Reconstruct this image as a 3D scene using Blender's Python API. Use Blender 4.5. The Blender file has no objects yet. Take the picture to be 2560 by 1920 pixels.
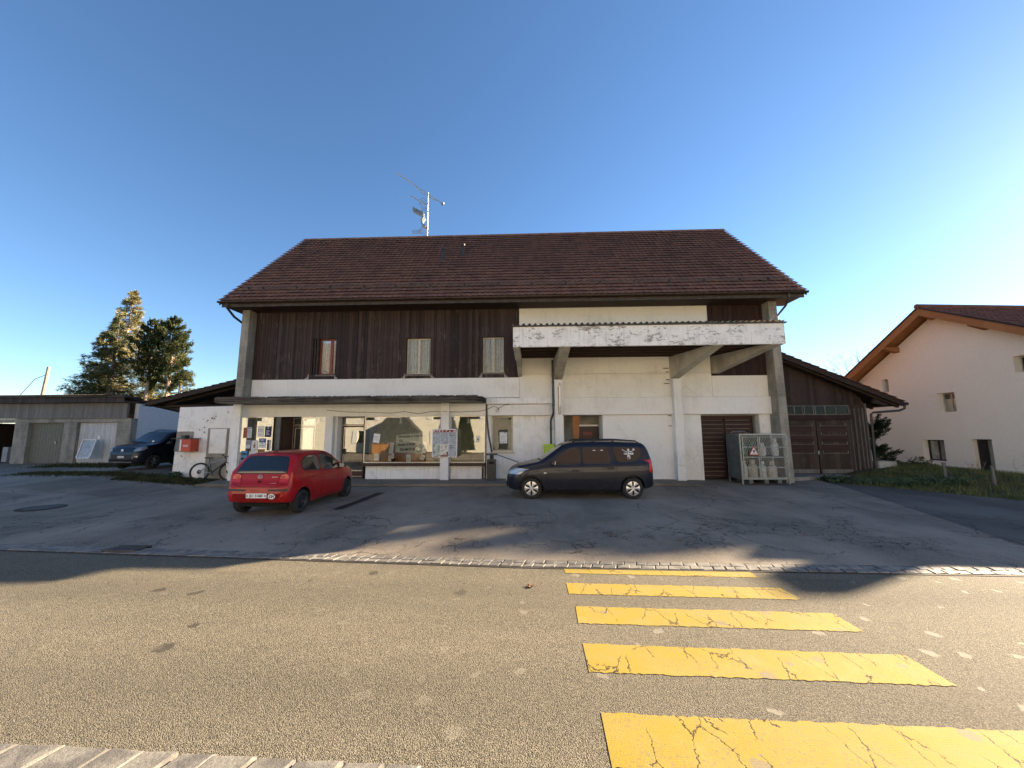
import bpy, bmesh, math, random
from mathutils import Vector, Matrix
from mathutils.bvhtree import BVHTree
from mathutils.geometry import tessellate_polygon
random.seed(7)
S = bpy.context.scene
C = S.collection
R = math.radians
# ------------------------------------------------------------------ camera
cam_d = bpy.data.cameras.new('camera'); cam = bpy.data.objects.new('camera', cam_d); C.objects.link(cam)
cam.location = (0, 0, 2.0)
cam_d.sensor_width = 36.0; cam_d.lens = 36.0 * 385.0 / 1024.0
cam_d.clip_start = 0.05; cam_d.clip_end = 3000
cam.matrix_world = (Matrix.Translation((0, 0, 2.0)) @ Matrix.Rotation(R(2.2), 4, 'Z')
                    @ Matrix.Rotation(R(90 + 7.12), 4, 'X') @ Matrix.Rotation(R(-0.25), 4, 'Z'))
S.camera = cam
# ------------------------------------------------------------------ sky and sun
SUN_AZ, SUN_EL = 62.5, 20.5
W = bpy.data.worlds.new('World'); S.world = W; W.use_nodes = True
wn = W.node_tree; wn.nodes.clear()
sky = wn.nodes.new('ShaderNodeTexSky'); sky.sky_type = 'NISHITA'; sky.sun_disc = False
sky.sun_elevation = R(SUN_EL); sky.sun_rotation = R(SUN_AZ); sky.altitude = 900
sky.air_density = 1.0; sky.dust_density = 0.2; sky.ozone_density = 3.0
bg = wn.nodes.new('ShaderNodeBackground'); bg.inputs[1].default_value = 0.05
wo = wn.nodes.new('ShaderNodeOutputWorld')
hs = wn.nodes.new('ShaderNodeHueSaturation'); hs.inputs['Saturation'].default_value = 1.08; hs.inputs['Value'].default_value = .93
wn.links.new(sky.outputs[0], hs.inputs['Color']); wn.links.new(hs.outputs[0], bg.inputs[0]); wn.links.new(bg.outputs[0], wo.inputs[0])
sd = bpy.data.lights.new('sun', 'SUN'); sun = bpy.data.objects.new('sun', sd); C.objects.link(sun)
sd.energy = 5.0; sd.angle = R(0.55); sd.color = (1.0, 0.80, 0.56)
sv = Vector((math.sin(R(SUN_AZ)) * math.cos(R(SUN_EL)), math.cos(R(SUN_AZ)) * math.cos(R(SUN_EL)), math.sin(R(SUN_EL))))
sun.rotation_euler = sv.to_track_quat('Z', 'Y').to_euler(); sun.location = sv * 50
S.view_settings.view_transform = 'Standard'; S.view_settings.look = 'None'
S.view_settings.exposure = 2.4; S.view_settings.gamma = 1.0

# ------------------------------------------------------------------ node helpers
class NT:
    def __init__(s, name):
        s.m = bpy.data.materials.new(name); s.m.use_nodes = True; s.t = s.m.node_tree; s.t.nodes.clear()
        s.out = s.n('ShaderNodeOutputMaterial')
    def n(s, t, **k):
        x = s.t.nodes.new(t)
        for a, b in k.items():
            setattr(x, a, b)
        return x
    def l(s, a, b): s.t.links.new(a, b)
    def set(s, sock, v):
        if isinstance(v, bpy.types.NodeSocket): s.l(v, sock)
        elif isinstance(v, (tuple, list)) and len(v) == 3 and sock.type == 'RGBA': sock.default_value = (*v, 1)
        else: sock.default_value = v
    def pos(s, scale=(1, 1, 1), obj=False):
        if obj: o = s.n('ShaderNodeTexCoord').outputs['Object']
        else: o = s.n('ShaderNodeNewGeometry').outputs['Position']
        m = s.n('ShaderNodeMapping'); s.l(o, m.inputs[0]); m.inputs['Scale'].default_value = scale
        return m.outputs[0]
    def noise(s, vec, scale=5, detail=3, rough=.6, dist=0, out=0):
        x = s.n('ShaderNodeTexNoise'); s.l(vec, x.inputs['Vector'])
        x.inputs['Scale'].default_value = scale; x.inputs['Detail'].default_value = detail
        x.inputs['Roughness'].default_value = rough; x.inputs['Distortion'].default_value = dist
        return x.outputs[out]
    def vor(s, vec, scale=5, feature='F1', out='Distance', rnd=1):
        x = s.n('ShaderNodeTexVoronoi', feature=feature); s.l(vec, x.inputs['Vector'])
        x.inputs['Scale'].default_value = scale; x.inputs['Randomness'].default_value = rnd
        return x.outputs[out]
    def ramp(s, v, a, b, ca=0., cb=1.):
        x = s.n('ShaderNodeMapRange', interpolation_type='SMOOTHSTEP'); s.l(v, x.inputs[0])
        for i, q in zip((1, 2, 3, 4), (a, b, ca, cb)): s.set(x.inputs[i], q)
        return x.outputs[0]
    def math(s, op, a, b=0.5, c=None):
        x = s.n('ShaderNodeMath', operation=op); s.set(x.inputs[0], a); s.set(x.inputs[1], b)
        if c is not None: s.set(x.inputs[2], c)
        return x.outputs[0]
    def mix(s, f, a, b, mode='MIX'):
        x = s.n('ShaderNodeMix', data_type='RGBA', blend_type=mode); x.clamp_result = False
        s.set(x.inputs[0], f); s.set(x.inputs[6], a); s.set(x.inputs[7], b)
        return x.outputs[2]
    def sep(s, v):
        x = s.n('ShaderNodeSeparateXYZ'); s.l(v, x.inputs[0]); return x.outputs
    def bump(s, h, strength=.3, dist=.01, prev=None):
        x = s.n('ShaderNodeBump'); s.l(h, x.inputs['Height']); x.inputs['Strength'].default_value = strength
        x.inputs['Distance'].default_value = dist
        if prev is not None: s.l(prev, x.inputs['Normal'])
        return x.outputs[0]
    def bsdf(s, color, rough=.7, metal=0, spec=.5, normal=None, coat=0, coat_r=.03, emis=None, trans=0, alpha=None, subsurf=0):
        p = s.n('ShaderNodeBsdfPrincipled')
        s.set(p.inputs['Base Color'], color); s.set(p.inputs['Roughness'], rough); s.set(p.inputs['Metallic'], metal)
        s.set(p.inputs['Specular IOR Level'], spec); s.set(p.inputs['Coat Weight'], coat); s.set(p.inputs['Coat Roughness'], coat_r)
        if normal is not None: s.l(normal, p.inputs['Normal'])
        s.l(p.outputs[0], s.out.inputs[0]); return p
MC = {}
def mat(name, fn):
    if name not in MC: MC[name] = fn(NT(name)).m
    return MC[name]
def plain(name, col, rough=.6, metal=0, spec=.5, coat=0, var=.12, sc=6, bump=0):
    def f(t):
        v = t.pos(obj=True)
        n = t.noise(v, sc, 3)
        c = t.mix(t.ramp(n, .3, .7), tuple(x * (1 - var) for x in col), tuple(min(1, x * (1 + var)) for x in col))
        nr = t.bump(t.noise(v, sc * 12, 3), bump, .004) if bump else None
        t.bsdf(c, rough, metal, spec, nr, coat); return t
    return mat(name, f)

# ------------------------------------------------------------------ surface materials
def f_stucco(t, base=(.74, .72, .66), dirt=(.36, .33, .27), amt=.35, bs=60, crk=.28):
    v = t.pos()
    big = t.noise(v, .9, 5, .65)
    st = t.noise(t.pos((5, 5, .5)), 1.2, 4, .7)
    g = t.noise(v, 9, 4, .7)
    m = t.math('MULTIPLY', t.ramp(big, .42, .75), t.ramp(st, .35, .7, .25, 1.))
    m = t.math('MULTIPLY', m, amt)
    c = t.mix(m, base, dirt)
    c = t.mix(t.ramp(g, .3, .7, 0, .12), c, (.5, .48, .43))
    hc = t.vor(t.pos((1, 1, .6)), 1.1, 'DISTANCE_TO_EDGE'); hm = t.math('MULTIPLY', t.ramp(hc, .002, .006, 1, 0), t.ramp(t.noise(v, .9, 3), .5, .6, 0, crk))
    c = t.mix(hm, c, (.16, .15, .13))
    drip = t.math('MULTIPLY', t.ramp(t.noise(t.pos((9, 9, .28)), 1.4, 5, .75), .56, .72), t.ramp(t.noise(v, 1.4, 3), .45, .7, 0, amt))
    c = t.mix(drip, c, dirt)
    fine = t.noise(v, bs, 4, .75)
    c = t.mix(t.ramp(fine, .35, .7, 0, .16), c, tuple(x * .62 for x in base))
    t.bsdf(c, .9, 0, .2, t.bump(fine, .7, .012, t.bump(g, .2, .02))); return t
M_white = mat('white_painted_render', lambda t: f_stucco(t, (.86, .85, .81)))
M_rough = mat('rough_stucco', lambda t: f_stucco(t, (.84, .82, .75), (.45, .43, .37), .45, 26))
M_cream = mat('cream_render', lambda t: f_stucco(t, (.86, .79, .67), (.7, .63, .52), .25, 30, 0))
M_oppo = mat('ochre_render', lambda t: f_stucco(t, (.86, .82, .70), (.7, .62, .5), .15, 40, 0))
def f_peel(t, base=(.86, .85, .82), under=(.17, .165, .15), lo=.60, hi=.64, rows=None):
    v = t.pos((1, 1, 2.2))
    a = t.noise(v, 1.1, 3, .6); b = t.noise(v, 7, 6, .75, .4)
    s_ = t.math('ADD', t.math('MULTIPLY', a, .45), t.math('MULTIPLY', b, .6))
    m = t.ramp(s_, lo, hi)
    g = t.noise(t.pos(), 3, 5, .7)
    dr = t.noise(t.pos((12, 12, .5)), 1.2, 4, .7)
    c = t.mix(t.ramp(g, .45, .75, 0, .4), base, (.42, .4, .35))
    c = t.mix(t.ramp(dr, .52, .74, 0, .45), c, (.36, .34, .29))
    c = t.mix(m, c, t.mix(t.noise(v, 30, 2), tuple(x * .6 for x in under), tuple(x * 1.9 for x in under)))
    fine = t.noise(t.pos(), 70, 3, .7)
    t.bsdf(c, .85, 0, .25, t.bump(t.math('SUBTRACT', fine, m), .5, .008)); return t
M_peel = mat('peeling_white_paint', lambda t: f_peel(t, lo=.565, hi=.60, under=(.27, .255, .22)))
M_chip = mat('chipped_white_paint', lambda t: f_peel(t, lo=.655, hi=.665, under=(.22, .21, .19)))
def f_conc(t, base=(.33, .31, .26), dark=(.17, .16, .135)):
    v = t.pos()
    a = t.noise(t.pos((1, 1, .45)), 2.2, 6, .7)
    bands = t.noise(t.pos((.4, .4, 9)), 2, 2)
    c = t.mix(t.ramp(a, .35, .68), base, dark)
    c = t.mix(t.ramp(bands, .4, .7, 0, .22), c, (.4, .38, .34))
    f = t.noise(v, 80, 3, .7)
    c = t.mix(t.ramp(f, .5, .8, 0, .35), c, (.1, .1, .09))
    t.bsdf(c, .9, 0, .2, t.bump(f, .4, .006)); return t
M_conc = mat('raw_concrete', f_conc)
M_conc_l = mat('pale_concrete', lambda t: f_conc(t, (.52, .50, .43), (.34, .32, .26)))
M_conc_d = mat('stained_concrete', lambda t: f_conc(t, (.062, .050, .040), (.018, .015, .013)))
def f_wood(t, base=(.040, .018, .012), alt=(.085, .05, .035), pale=(.32, .29, .25), axis='x', board=.13, pale_amt=.5, wear=.6):
    v = t.pos()
    o = t.sep(v)
    ax = {'x': 0, 'y': 1, 'z': 2}[axis]
    idx = t.math('FLOOR', t.math('DIVIDE', o[ax], board))
    w = t.n('ShaderNodeTexWhiteNoise', noise_dimensions='1D'); t.l(idx, w.inputs['W'])
    sc = (26, 26, 1.1) if axis == 'x' else (1.1, 26, 26)
    gr = t.noise(t.pos(sc), 1.6, 5, .7)
    c = t.mix(w.outputs['Value'], base, alt)
    c = t.mix(t.ramp(gr, .35, .75, 0, .7), c, tuple(x * .35 for x in base))
    pl = t.math('MULTIPLY', t.ramp(gr, wear, wear + .16), t.ramp(t.noise(v, 1.3, 4), .45, .7, .15, 1.))
    c = t.mix(t.math('MULTIPLY', pl, pale_amt), c, pale)
    t.bsdf(c, .72, 0, .3, t.bump(gr, .4, .006)); return t
M_clad = mat('dark_board_cladding', lambda t: f_wood(t, (.022, .014, .012), (.075, .048, .040), pale_amt=.75, wear=.53))
M_cladred = mat('reddish_board_cladding', lambda t: f_wood(t, (.028, .012, .010), (.052, .024, .019), pale_amt=.35))
M_clad_h = mat('dark_horizontal_boards', lambda t: f_wood(t, (.038, .019, .014), (.065, .034, .025), axis='z', pale_amt=.3))
M_fasc = mat('weathered_grey_boards', lambda t: f_wood(t, (.16, .145, .13), (.24, .22, .20), (.05, .045, .04), pale_amt=.8, wear=.5))
M_shed = mat('old_shed_boards', lambda t: f_wood(t, (.040, .026, .018), (.085, .058, .042), (.34, .31, .27), board=.2, pale_amt=.55, wear=.52))
M_warm = mat('orange_brown_timber', lambda t: f_wood(t, (.34, .14, .05), (.42, .19, .07), (.5, .3, .14), axis='y', board=.6, pale_amt=.2))
M_beam = mat('dark_soffit_timber', lambda t: f_wood(t, (.035, .02, .013), (.06, .036, .024), axis='y', board=.3, pale_amt=.25))
M_ply = mat('brown_cardboard', lambda t: f_wood(t, (.42, .24, .11), (.52, .31, .15), (.3, .18, .09), axis='x', board=.37, pale_amt=.3))
M_grey_ribbed = mat('pale_ribbed_boards', lambda t: f_wood(t, (.56, .55, .54), (.68, .67, .66), (.25, .24, .22), board=.1, pale_amt=.8, wear=.55))
M_olive = plain('olive_grey_paint', (.16, .15, .11), .7, bump=.2)
def f_tile(t, base=(.29, .135, .080), alt=(.19, .090, .056), cell=(.222, .31), moss=.3):
    v = t.pos(obj=True)
    w = t.n('ShaderNodeTexWhiteNoise', noise_dimensions='2D')
    o = t.sep(v)
    cx = t.math('FLOOR', t.math('DIVIDE', o[0], cell[0])); cy = t.math('FLOOR', t.math('DIVIDE', o[2], cell[1] * .7))
    cmb = t.n('ShaderNodeCombineXYZ'); t.l(cx, cmb.inputs[0]); t.l(cy, cmb.inputs[1]); t.l(cmb.outputs[0], w.inputs[0])
    c = t.mix(w.outputs['Value'], base, alt)
    big = t.noise(t.pos((1, 1, .35)), .8, 5, .7)
    c = t.mix(t.ramp(big, .5, .75, 0, .6), c, (.05, .026, .02))
    f = t.noise(v, 40, 4, .7)
    c = t.mix(t.ramp(f, .45, .8, 0, .45), c, (.06, .045, .035))
    c = t.mix(t.ramp(t.noise(v, 2.5, 5, .8), .62, .74, 0, moss), c, (.13, .115, .05))
    t.bsdf(c, .75, 0, .35, t.bump(f, .4, .006)); return t
M_tile = mat('brown_roof_tile', f_tile)
M_tile2 = mat('red_roof_tile', lambda t: f_tile(t, (.26, .095, .05), (.17, .065, .04)))
def f_lot(t, base=.17, warm=(1.18, 1.0, .78), crack=1., ylo=7.2, yhi=9.0, rough=.85):
    v = t.pos()
    g1 = t.noise(v, 60, 4, .8); g2 = t.vor(v, 130)
    big = t.noise(t.pos((1, .6, 1)), .45, 5, .65)
    a = tuple(base * .62 * k for k in warm); b = tuple(base * 1.45 * k for k in warm)
    c = t.mix(t.ramp(big, .32, .68), a, b)
    c = t.mix(t.ramp(g1, .42, .72, 0, .5), c, tuple(base * 2.6 * k for k in warm))
    c = t.mix(t.ramp(g2, .1, .5, .45, 0), c, (base * .3,) * 3)
    dv = t.n('ShaderNodeVectorMath', operation='ADD')
    t.l(v, dv.inputs[0]); nn = t.noise(v, 2.2, 4, .7, out=1); sc = t.n('ShaderNodeVectorMath', operation='SCALE')
    t.l(nn, sc.inputs[0]); sc.inputs['Scale'].default_value = .45; t.l(sc.outputs[0], dv.inputs[1])
    cr = t.vor(dv.outputs[0], .9, 'DISTANCE_TO_EDGE'); cr2 = t.vor(dv.outputs[0], 3.2, 'DISTANCE_TO_EDGE')
    yy = t.sep(v)[1]
    zone = t.math('MULTIPLY', t.ramp(yy, ylo - .6, ylo), t.ramp(yy, yhi + .8, yhi))
    zone = t.math('MULTIPLY', zone, t.ramp(t.noise(v, .55, 3), .48, .6))
    k1 = t.math('MULTIPLY', t.ramp(cr, .004, .016, 1, 0), t.ramp(t.noise(v, .4, 2), .45, .6, .0, .75))
    k2 = t.math('MULTIPLY', t.ramp(cr2, .01, .035, 1, 0), zone)
    k = t.math('MULTIPLY', t.math('MAXIMUM', k1, k2), crack)
    c = t.mix(k, c, (.012, .011, .01))
    c = t.mix(t.math('MULTIPLY', zone, .16), c, (.02, .019, .017))
    h = t.math('SUBTRACT', g1, t.math('MULTIPLY', k, 2.))
    t.bsdf(c, rough, 0, .35, t.bump(h, .5, .008)); return t
M_lot = mat('worn_parking_asphalt', f_lot)
M_drive = mat('dark_driveway_asphalt', lambda t: f_lot(t, .085, (1.08, 1.0, .88)))
M_tar = mat('fresh_tar_patch', lambda t: f_lot(t, .026, crack=0))
def f_walk(t): return f_lot(t, .14, crack=.5, ylo=30, yhi=31)
M_walk = mat('pavement_asphalt', f_walk)
def f_road(t):
    v = t.pos()
    vv = t.n('ShaderNodeVectorMath', operation='ADD'); t.l(v, vv.inputs[0]); t.l(t.noise(v, 25, 2, out=1), vv.inputs[1])
    stone = t.vor(v, 125, out='Color'); sd_ = t.vor(v, 125)
    st = t.n('ShaderNodeSeparateColor'); t.l(stone, st.inputs[0])
    g1 = t.noise(v, 170, 3, .8)
    big = t.noise(t.pos((.35, 1.2, 1)), .8, 4, .6)
    c = t.mix(t.ramp(big, .3, .7), (.125, .112, .082), (.175, .155, .115))
    c = t.mix(t.ramp(st.outputs[0], .30, .95, 0, .62), c, (.38, .34, .25))
    c = t.mix(t.ramp(sd_, .35, .75, 0, .62), c, (.030, .027, .022))
    smud = t.noise(t.pos((.25, .9, 1)), 1.1, 5, .7)
    c = t.mix(t.ramp(smud, .54, .72, 0, .5), c, (.07, .062, .05))
    c = t.mix(t.ramp(g1, .45, .75, 0, .5), c, (.035, .032, .028))
    yy = t.sep(v)[1]; wob = t.math('MULTIPLY_ADD', t.noise(t.pos((.3, .3, 1)), 1, 2), .8, yy)
    tr = t.math('ADD', t.math('MULTIPLY', t.ramp(wob, 2.9, 3.5), t.ramp(wob, 4.2, 3.7)), t.math('MULTIPLY', t.ramp(wob, 4.9, 5.4), t.ramp(wob, 6.0, 5.6)))
    c = t.mix(t.math('MULTIPLY', tr, .22), c, (.06, .053, .042))
    # worn round spots (old chewing gum and binder bleeding)
    def spots(scale, th, off):
        w = t.pos((1, 1, 0)); m = t.n('ShaderNodeMapping'); t.l(w, m.inputs[0]); m.inputs['Location'].default_value = off
        d = t.n('ShaderNodeVectorMath', operation='ADD'); t.l(m.outputs[0], d.inputs[0])
        k = t.n('ShaderNodeVectorMath', operation='SCALE'); t.l(t.noise(v, 9, 2, out=1), k.inputs[0]); k.inputs['Scale'].default_value = .16; t.l(k.outputs[0], d.inputs[1])
        x = t.n('ShaderNodeTexVoronoi', feature='F1', voronoi_dimensions='2D'); t.l(d.outputs[0], x.inputs['Vector']); x.inputs['Scale'].default_value = scale
        sc = t.n('ShaderNodeSeparateColor'); t.l(x.outputs['Color'], sc.inputs[0])
        return t.math('MULTIPLY', t.ramp(x.outputs['Distance'], t.math('MULTIPLY', sc.outputs[1], th * .7), t.math('MULTIPLY', sc.outputs[1], th * 1.3), 1, 0),
                      t.ramp(sc.outputs[0], .60, .64))
    s1 = spots(1.5, .15, (0, 0, 0)); s2 = spots(2.7, .17, (7, 3, 0)); xx = t.sep(v)[0]
    s1 = t.math('MULTIPLY', s1, t.ramp(xx, 3, -3, .25, 1.)); s2 = t.math('MULTIPLY', s2, t.ramp(xx, -2, 2.5, .25, 1.))
    c = t.mix(t.math('MULTIPLY', s1, .85), c, (.050, .044, .036))
    c = t.mix(t.math('MULTIPLY', s2, .6), c, (.28, .26, .21))
    any_ = t.math('MAXIMUM', s1, s2)
    h = t.math('MULTIPLY', t.math('SUBTRACT', 1, sd_), t.math('SUBTRACT', 1, any_))
    t.bsdf(c, .88, 0, .22, t.bump(h, .9, .006, t.bump(big, .1, .03))); return t
M_road = mat('coarse_road_asphalt', f_road)
def f_yellow(t):
    v = t.pos()
    base = t.mix(t.ramp(t.noise(v, 3, 4), .3, .7), (.30, .215, .018), (.29, .22, .05))
    dv = t.n('ShaderNodeVectorMath', operation='ADD'); t.l(t.pos((2.0, .75, 1)), dv.inputs[0])
    k = t.n('ShaderNodeVectorMath', operation='SCALE'); t.l(t.noise(v, 7, 4, .8, out=1), k.inputs[0]); k.inputs['Scale'].default_value = .16; t.l(k.outputs[0], dv.inputs[1])
    cr = t.vor(dv.outputs[0], 2.0, 'DISTANCE_TO_EDGE')
    cm = t.math('MULTIPLY', t.ramp(cr, .007, .014, 1, 0), t.ramp(t.noise(v, 2.4, 2), .44, .50))
    chip = t.math('MULTIPLY', t.ramp(t.noise(v, 40, 6, .85), .53, .58), t.ramp(t.noise(v, 1.7, 4, .7), .42, .6, .25, 1.))
    sp = t.n('ShaderNodeTexVoronoi', voronoi_dimensions='2D'); t.l(v, sp.inputs['Vector']); sp.inputs['Scale'].default_value = 3.4
    sc = t.n('ShaderNodeSeparateColor'); t.l(sp.outputs['Color'], sc.inputs[0])
    spot = t.math('MULTIPLY', t.ramp(sp.outputs['Distance'], t.math('MULTIPLY', sc.outputs[1], .18), t.math('MULTIPLY', sc.outputs[1], .23), 1, 0), t.ramp(sc.outputs[0], .6, .64))
    c = t.mix(t.ramp(t.noise(v, 1.3, 5, .7), .5, .8, 0, .45), base, (.42, .33, .14))
    c = t.mix(t.math('MULTIPLY', chip, .75), c, (.15, .13, .10))
    c = t.mix(t.math('MULTIPLY', spot, .8), c, (.19, .165, .12))
    c = t.mix(cm, c, (.02, .018, .015))
    g = t.noise(v, 120, 3, .8)
    rib = t.math('MULTIPLY', t.math('SINE', t.math('MULTIPLY', t.sep(v)[1], 330)), t.ramp(t.noise(v, 4, 3), .4, .7, 0, .5))
    c = t.mix(t.ramp(g, .4, .75, 0, .3), c, (.4, .27, .05))
    h = t.math('SUBTRACT', t.math('ADD', g, t.math('MULTIPLY', rib, .15)), t.math('MULTIPLY', cm, 3))
    t.bsdf(c, .8, 0, .25, t.bump(h, .6, .004)); return t
M_yellow = mat('worn_yellow_road_paint', f_yellow)
def f_cobble(t):
    v = t.pos()
    a = t.noise(v, 5.5, 2); g = t.noise(v, 45, 5, .75)
    c = t.mix(t.ramp(a, .35, .65), (.13, .122, .11), (.24, .225, .195))
    c = t.mix(t.ramp(g, .4, .75, 0, .6), c, (.08, .076, .068))
    t.bsdf(c, .65, 0, .45, t.bump(g, .6, .012)); return t
M_cobble = mat('granite_setts', f_cobble)
def f_green(t, a=(.030, .048, .014), b=(.075, .085, .028), r=.75):
    v = t.pos(); oi = t.n('ShaderNodeObjectInfo')
    n = t.noise(v, 2.2, 4); n2 = t.noise(v, 14, 2)
    c = t.mix(t.ramp(n, .35, .65), a, b); c = t.mix(t.ramp(n2, .4, .7, 0, .5), c, tuple(x * .45 for x in a))
    p = t.bsdf(c, r, 0, .3)
    return t
M_grass = mat('autumn_grass', lambda t: f_green(t, (.06, .085, .02), (.16, .165, .055)))
M_soil = mat('grassy_soil', lambda t: f_green(t, (.045, .052, .02), (.085, .08, .036)))
M_moss = mat('low_moss', lambda t: f_green(t, (.03, .036, .010), (.075, .075, .02)))
M_ivy = mat('dark_ground_leaves', lambda t: f_green(t, (.022, .045, .014), (.07, .10, .035), .5))
M_pine = mat('pine_needles', lambda t: f_green(t, (.035, .052, .018), (.095, .105, .030)))
M_spruce = mat('spruce_needles', lambda t: f_green(t, (.065, .075, .020), (.17, .155, .040)))
M_larch = mat('larch_needles', lambda t: f_green(t, (.20, .19, .075), (.40, .34, .16)))
M_jun = mat('juniper_needles', lambda t: f_green(t, (.012, .030, .012), (.035, .060, .022)))
M_bark = plain('pale_bark', (.30, .22, .15), .9, sc=3, var=.4, bump=.4)
M_bark_d = plain('dark_bark', (.09, .065, .045), .9, sc=3, var=.4, bump=.4)
M_dry = plain('dry_stalks', (.28, .22, .13), .9)
def f_glass(t, tint=(.93, .96, .95), f0=.05, gr=.0, k=1.5):
    lw = t.n('ShaderNodeFresnel'); lw.inputs[0].default_value = 1.52
    fac = t.math('MULTIPLY_ADD', lw.outputs[0], k, f0)
    fac = t.math('MINIMUM', fac, 1.)
    tr = t.n('ShaderNodeBsdfTransparent'); tr.inputs[0].default_value = (*tint, 1)
    gl = t.n('ShaderNodeBsdfGlossy'); gl.inputs['Roughness'].default_value = gr; gl.inputs[0].default_value = (1, 1, 1, 1)
    wv = t.bump(t.noise(t.pos(), .8, 1), .06, .05); t.l(wv, gl.inputs['Normal'])
    mx = t.n('ShaderNodeMixShader'); t.l(fac, mx.inputs[0]); t.l(tr.outputs[0], mx.inputs[1]); t.l(gl.outputs[0], mx.inputs[2])
    t.l(mx.outputs[0], t.out.inputs[0]); return t
M_glass = mat('window_glass', f_glass)
M_glassdim = mat('dull_window_glass', lambda t: f_glass(t, (.9, .92, .9), .0, 0, .5))
def f_carglass(t, col=(.012, .016, .018)):
    t.bsdf(col, .03, 0, .9, t.bump(t.noise(t.pos(obj=True), 2, 1), .03, .03)); return t
M_cglass = mat('tinted_car_glass', f_carglass)
def f_paint(t, col, flake=0.0, rough=.35):
    n = t.noise(t.pos(obj=True), 7, 4, .7)
    c = t.mix(t.ramp(n, .45, .8, 0, .03), col, (.25, .22, .2))
    z = t.sep(t.pos(obj=True))[2]
    dirt = t.math('MULTIPLY', t.ramp(z, .55, .2), t.ramp(n, .3, .7, .2, .8))
    c = t.mix(t.math('MULTIPLY', dirt, .22), c, (.12, .10, .085))
    rr = t.ramp(n, .3, .8, rough, rough + .15)
    t.bsdf(c, rr, flake, .3, None, t.math('SUBTRACT', .38, t.math('MULTIPLY', dirt, .3)), .04); return t
M_red = mat('red_car_paint', lambda t: f_paint(t, (.34, .002, .003), 0, .35))
M_navy = mat('navy_car_paint', lambda t: f_paint(t, (.006, .009, .020), .15))
M_black = mat('black_car_paint', lambda t: f_paint(t, (.006, .007, .013), .2))
M_rubber = plain('tyre_rubber', (.018, .018, .018), .85)
M_plas = plain('black_plastic', (.015, .015, .016), .5)
M_dark = plain('dark_void', (.006, .006, .006), .9)
M_int = plain('dark_grey_fabric', (.05, .05, .055), .9)
M_silver = plain('silver_plastic', (.55, .55, .56), .32, .7)
M_steel = plain('dark_steel_wheel', (.045, .045, .045), .5, .5)
M_galv = plain('galvanised_steel', (.32, .33, .32), .45, .8, var=.2, sc=12)
M_galv_d = plain('dull_grey_sheet', (.11, .125, .115), .6, .3, var=.2, sc=3)
M_alu = plain('pale_anodised_aluminium', (.70, .66, .57), .35, .6)
M_mgrey = plain('dark_grey_metal', (.05, .052, .052), .45, .4)
M_iron = plain('dull_cast_iron', (.07, .065, .06), .85)
M_copper = plain('brown_copper_gutter', (.055, .038, .03), .5, .6, var=.3)
M_lamp_red = mat('red_lamp_lens', lambda t: (t.bsdf((.5, .008, .006), .1, 0, .7, t.bump(t.vor(t.pos(obj=True), 60), .3, .003)), t)[1])
M_lamp_or = mat('orange_lamp_lens', lambda t: (t.bsdf((.55, .12, .01), .1, 0, .7), t)[1])
M_lamp_cl = mat('clear_lamp_lens', lambda t: (t.bsdf((.34, .37, .40), .08, .35, .9, t.bump(t.vor(t.pos(obj=True), 40), .5, .004)), t)[1])
M_wpaint = plain('white_gloss_paint', (.8, .8, .78), .35, var=.05)
M_paper = plain('white_paper', (.78, .79, .80), .8, var=.05)
M_ink = plain('black_ink', (.02, .02, .022), .7)
M_bluei = plain('blue_print', (.05, .10, .28), .6)
M_navyp = plain('navy_print', (.015, .02, .08), .6)
M_teal = plain('turquoise_print', (.10, .42, .42), .6)
M_sky = plain('light_blue_print', (.16, .38, .68), .6)
M_orange = plain('orange_red_print', (.62, .16, .07), .6, var=.4, sc=25)
M_maroon = plain('maroon_print', (.20, .02, .025), .5)
M_green = plain('lime_green_board', (.45, .62, .06), .5)
M_redbox = plain('red_orange_sheet', (.50, .055, .02), .45)
M_brownp = plain('brown_print', (.28, .14, .07), .6, var=.5, sc=20)
M_greyp = plain('grey_print', (.36, .40, .45), .6, var=.3, sc=12)
M_yel = plain('yellow_print', (.75, .66, .2), .6)
M_board = plain('grey_green_board', (.55, .54, .46), .8, var=.08)
M_curt = plain('pale_net_curtain', (.62, .64, .66), .95, var=.15, sc=14)
M_blind = plain('beige_blind', (.50, .48, .42), .9)
M_room = plain('dim_room_wall', (.42, .41, .35), .9)
M_roomfl = plain('dim_room_floor', (.12, .10, .08), .8)
M_brfr = plain('dark_brown_frame', (.040, .016, .012), .5)
M_cream_fr = plain('beige_window_frame', (.50, .44, .34), .6)
M_redfr = plain('red_brown_frame', (.20, .05, .025), .5)
M_bott = plain('beige_bottle_enamel', (.46, .42, .34), .5, var=.2)
M_bottg = plain('green_bottle_enamel', (.06, .16, .12), .5, var=.2)
M_bottw = plain('grey_white_bottle_enamel', (.55, .55, .53), .5, var=.2)
M_leaf = plain('brown_dead_leaf', (.16, .07, .03), .8)
M_pole = plain('weathered_pole_wood', (.34, .24, .18), .9, var=.3)

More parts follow.
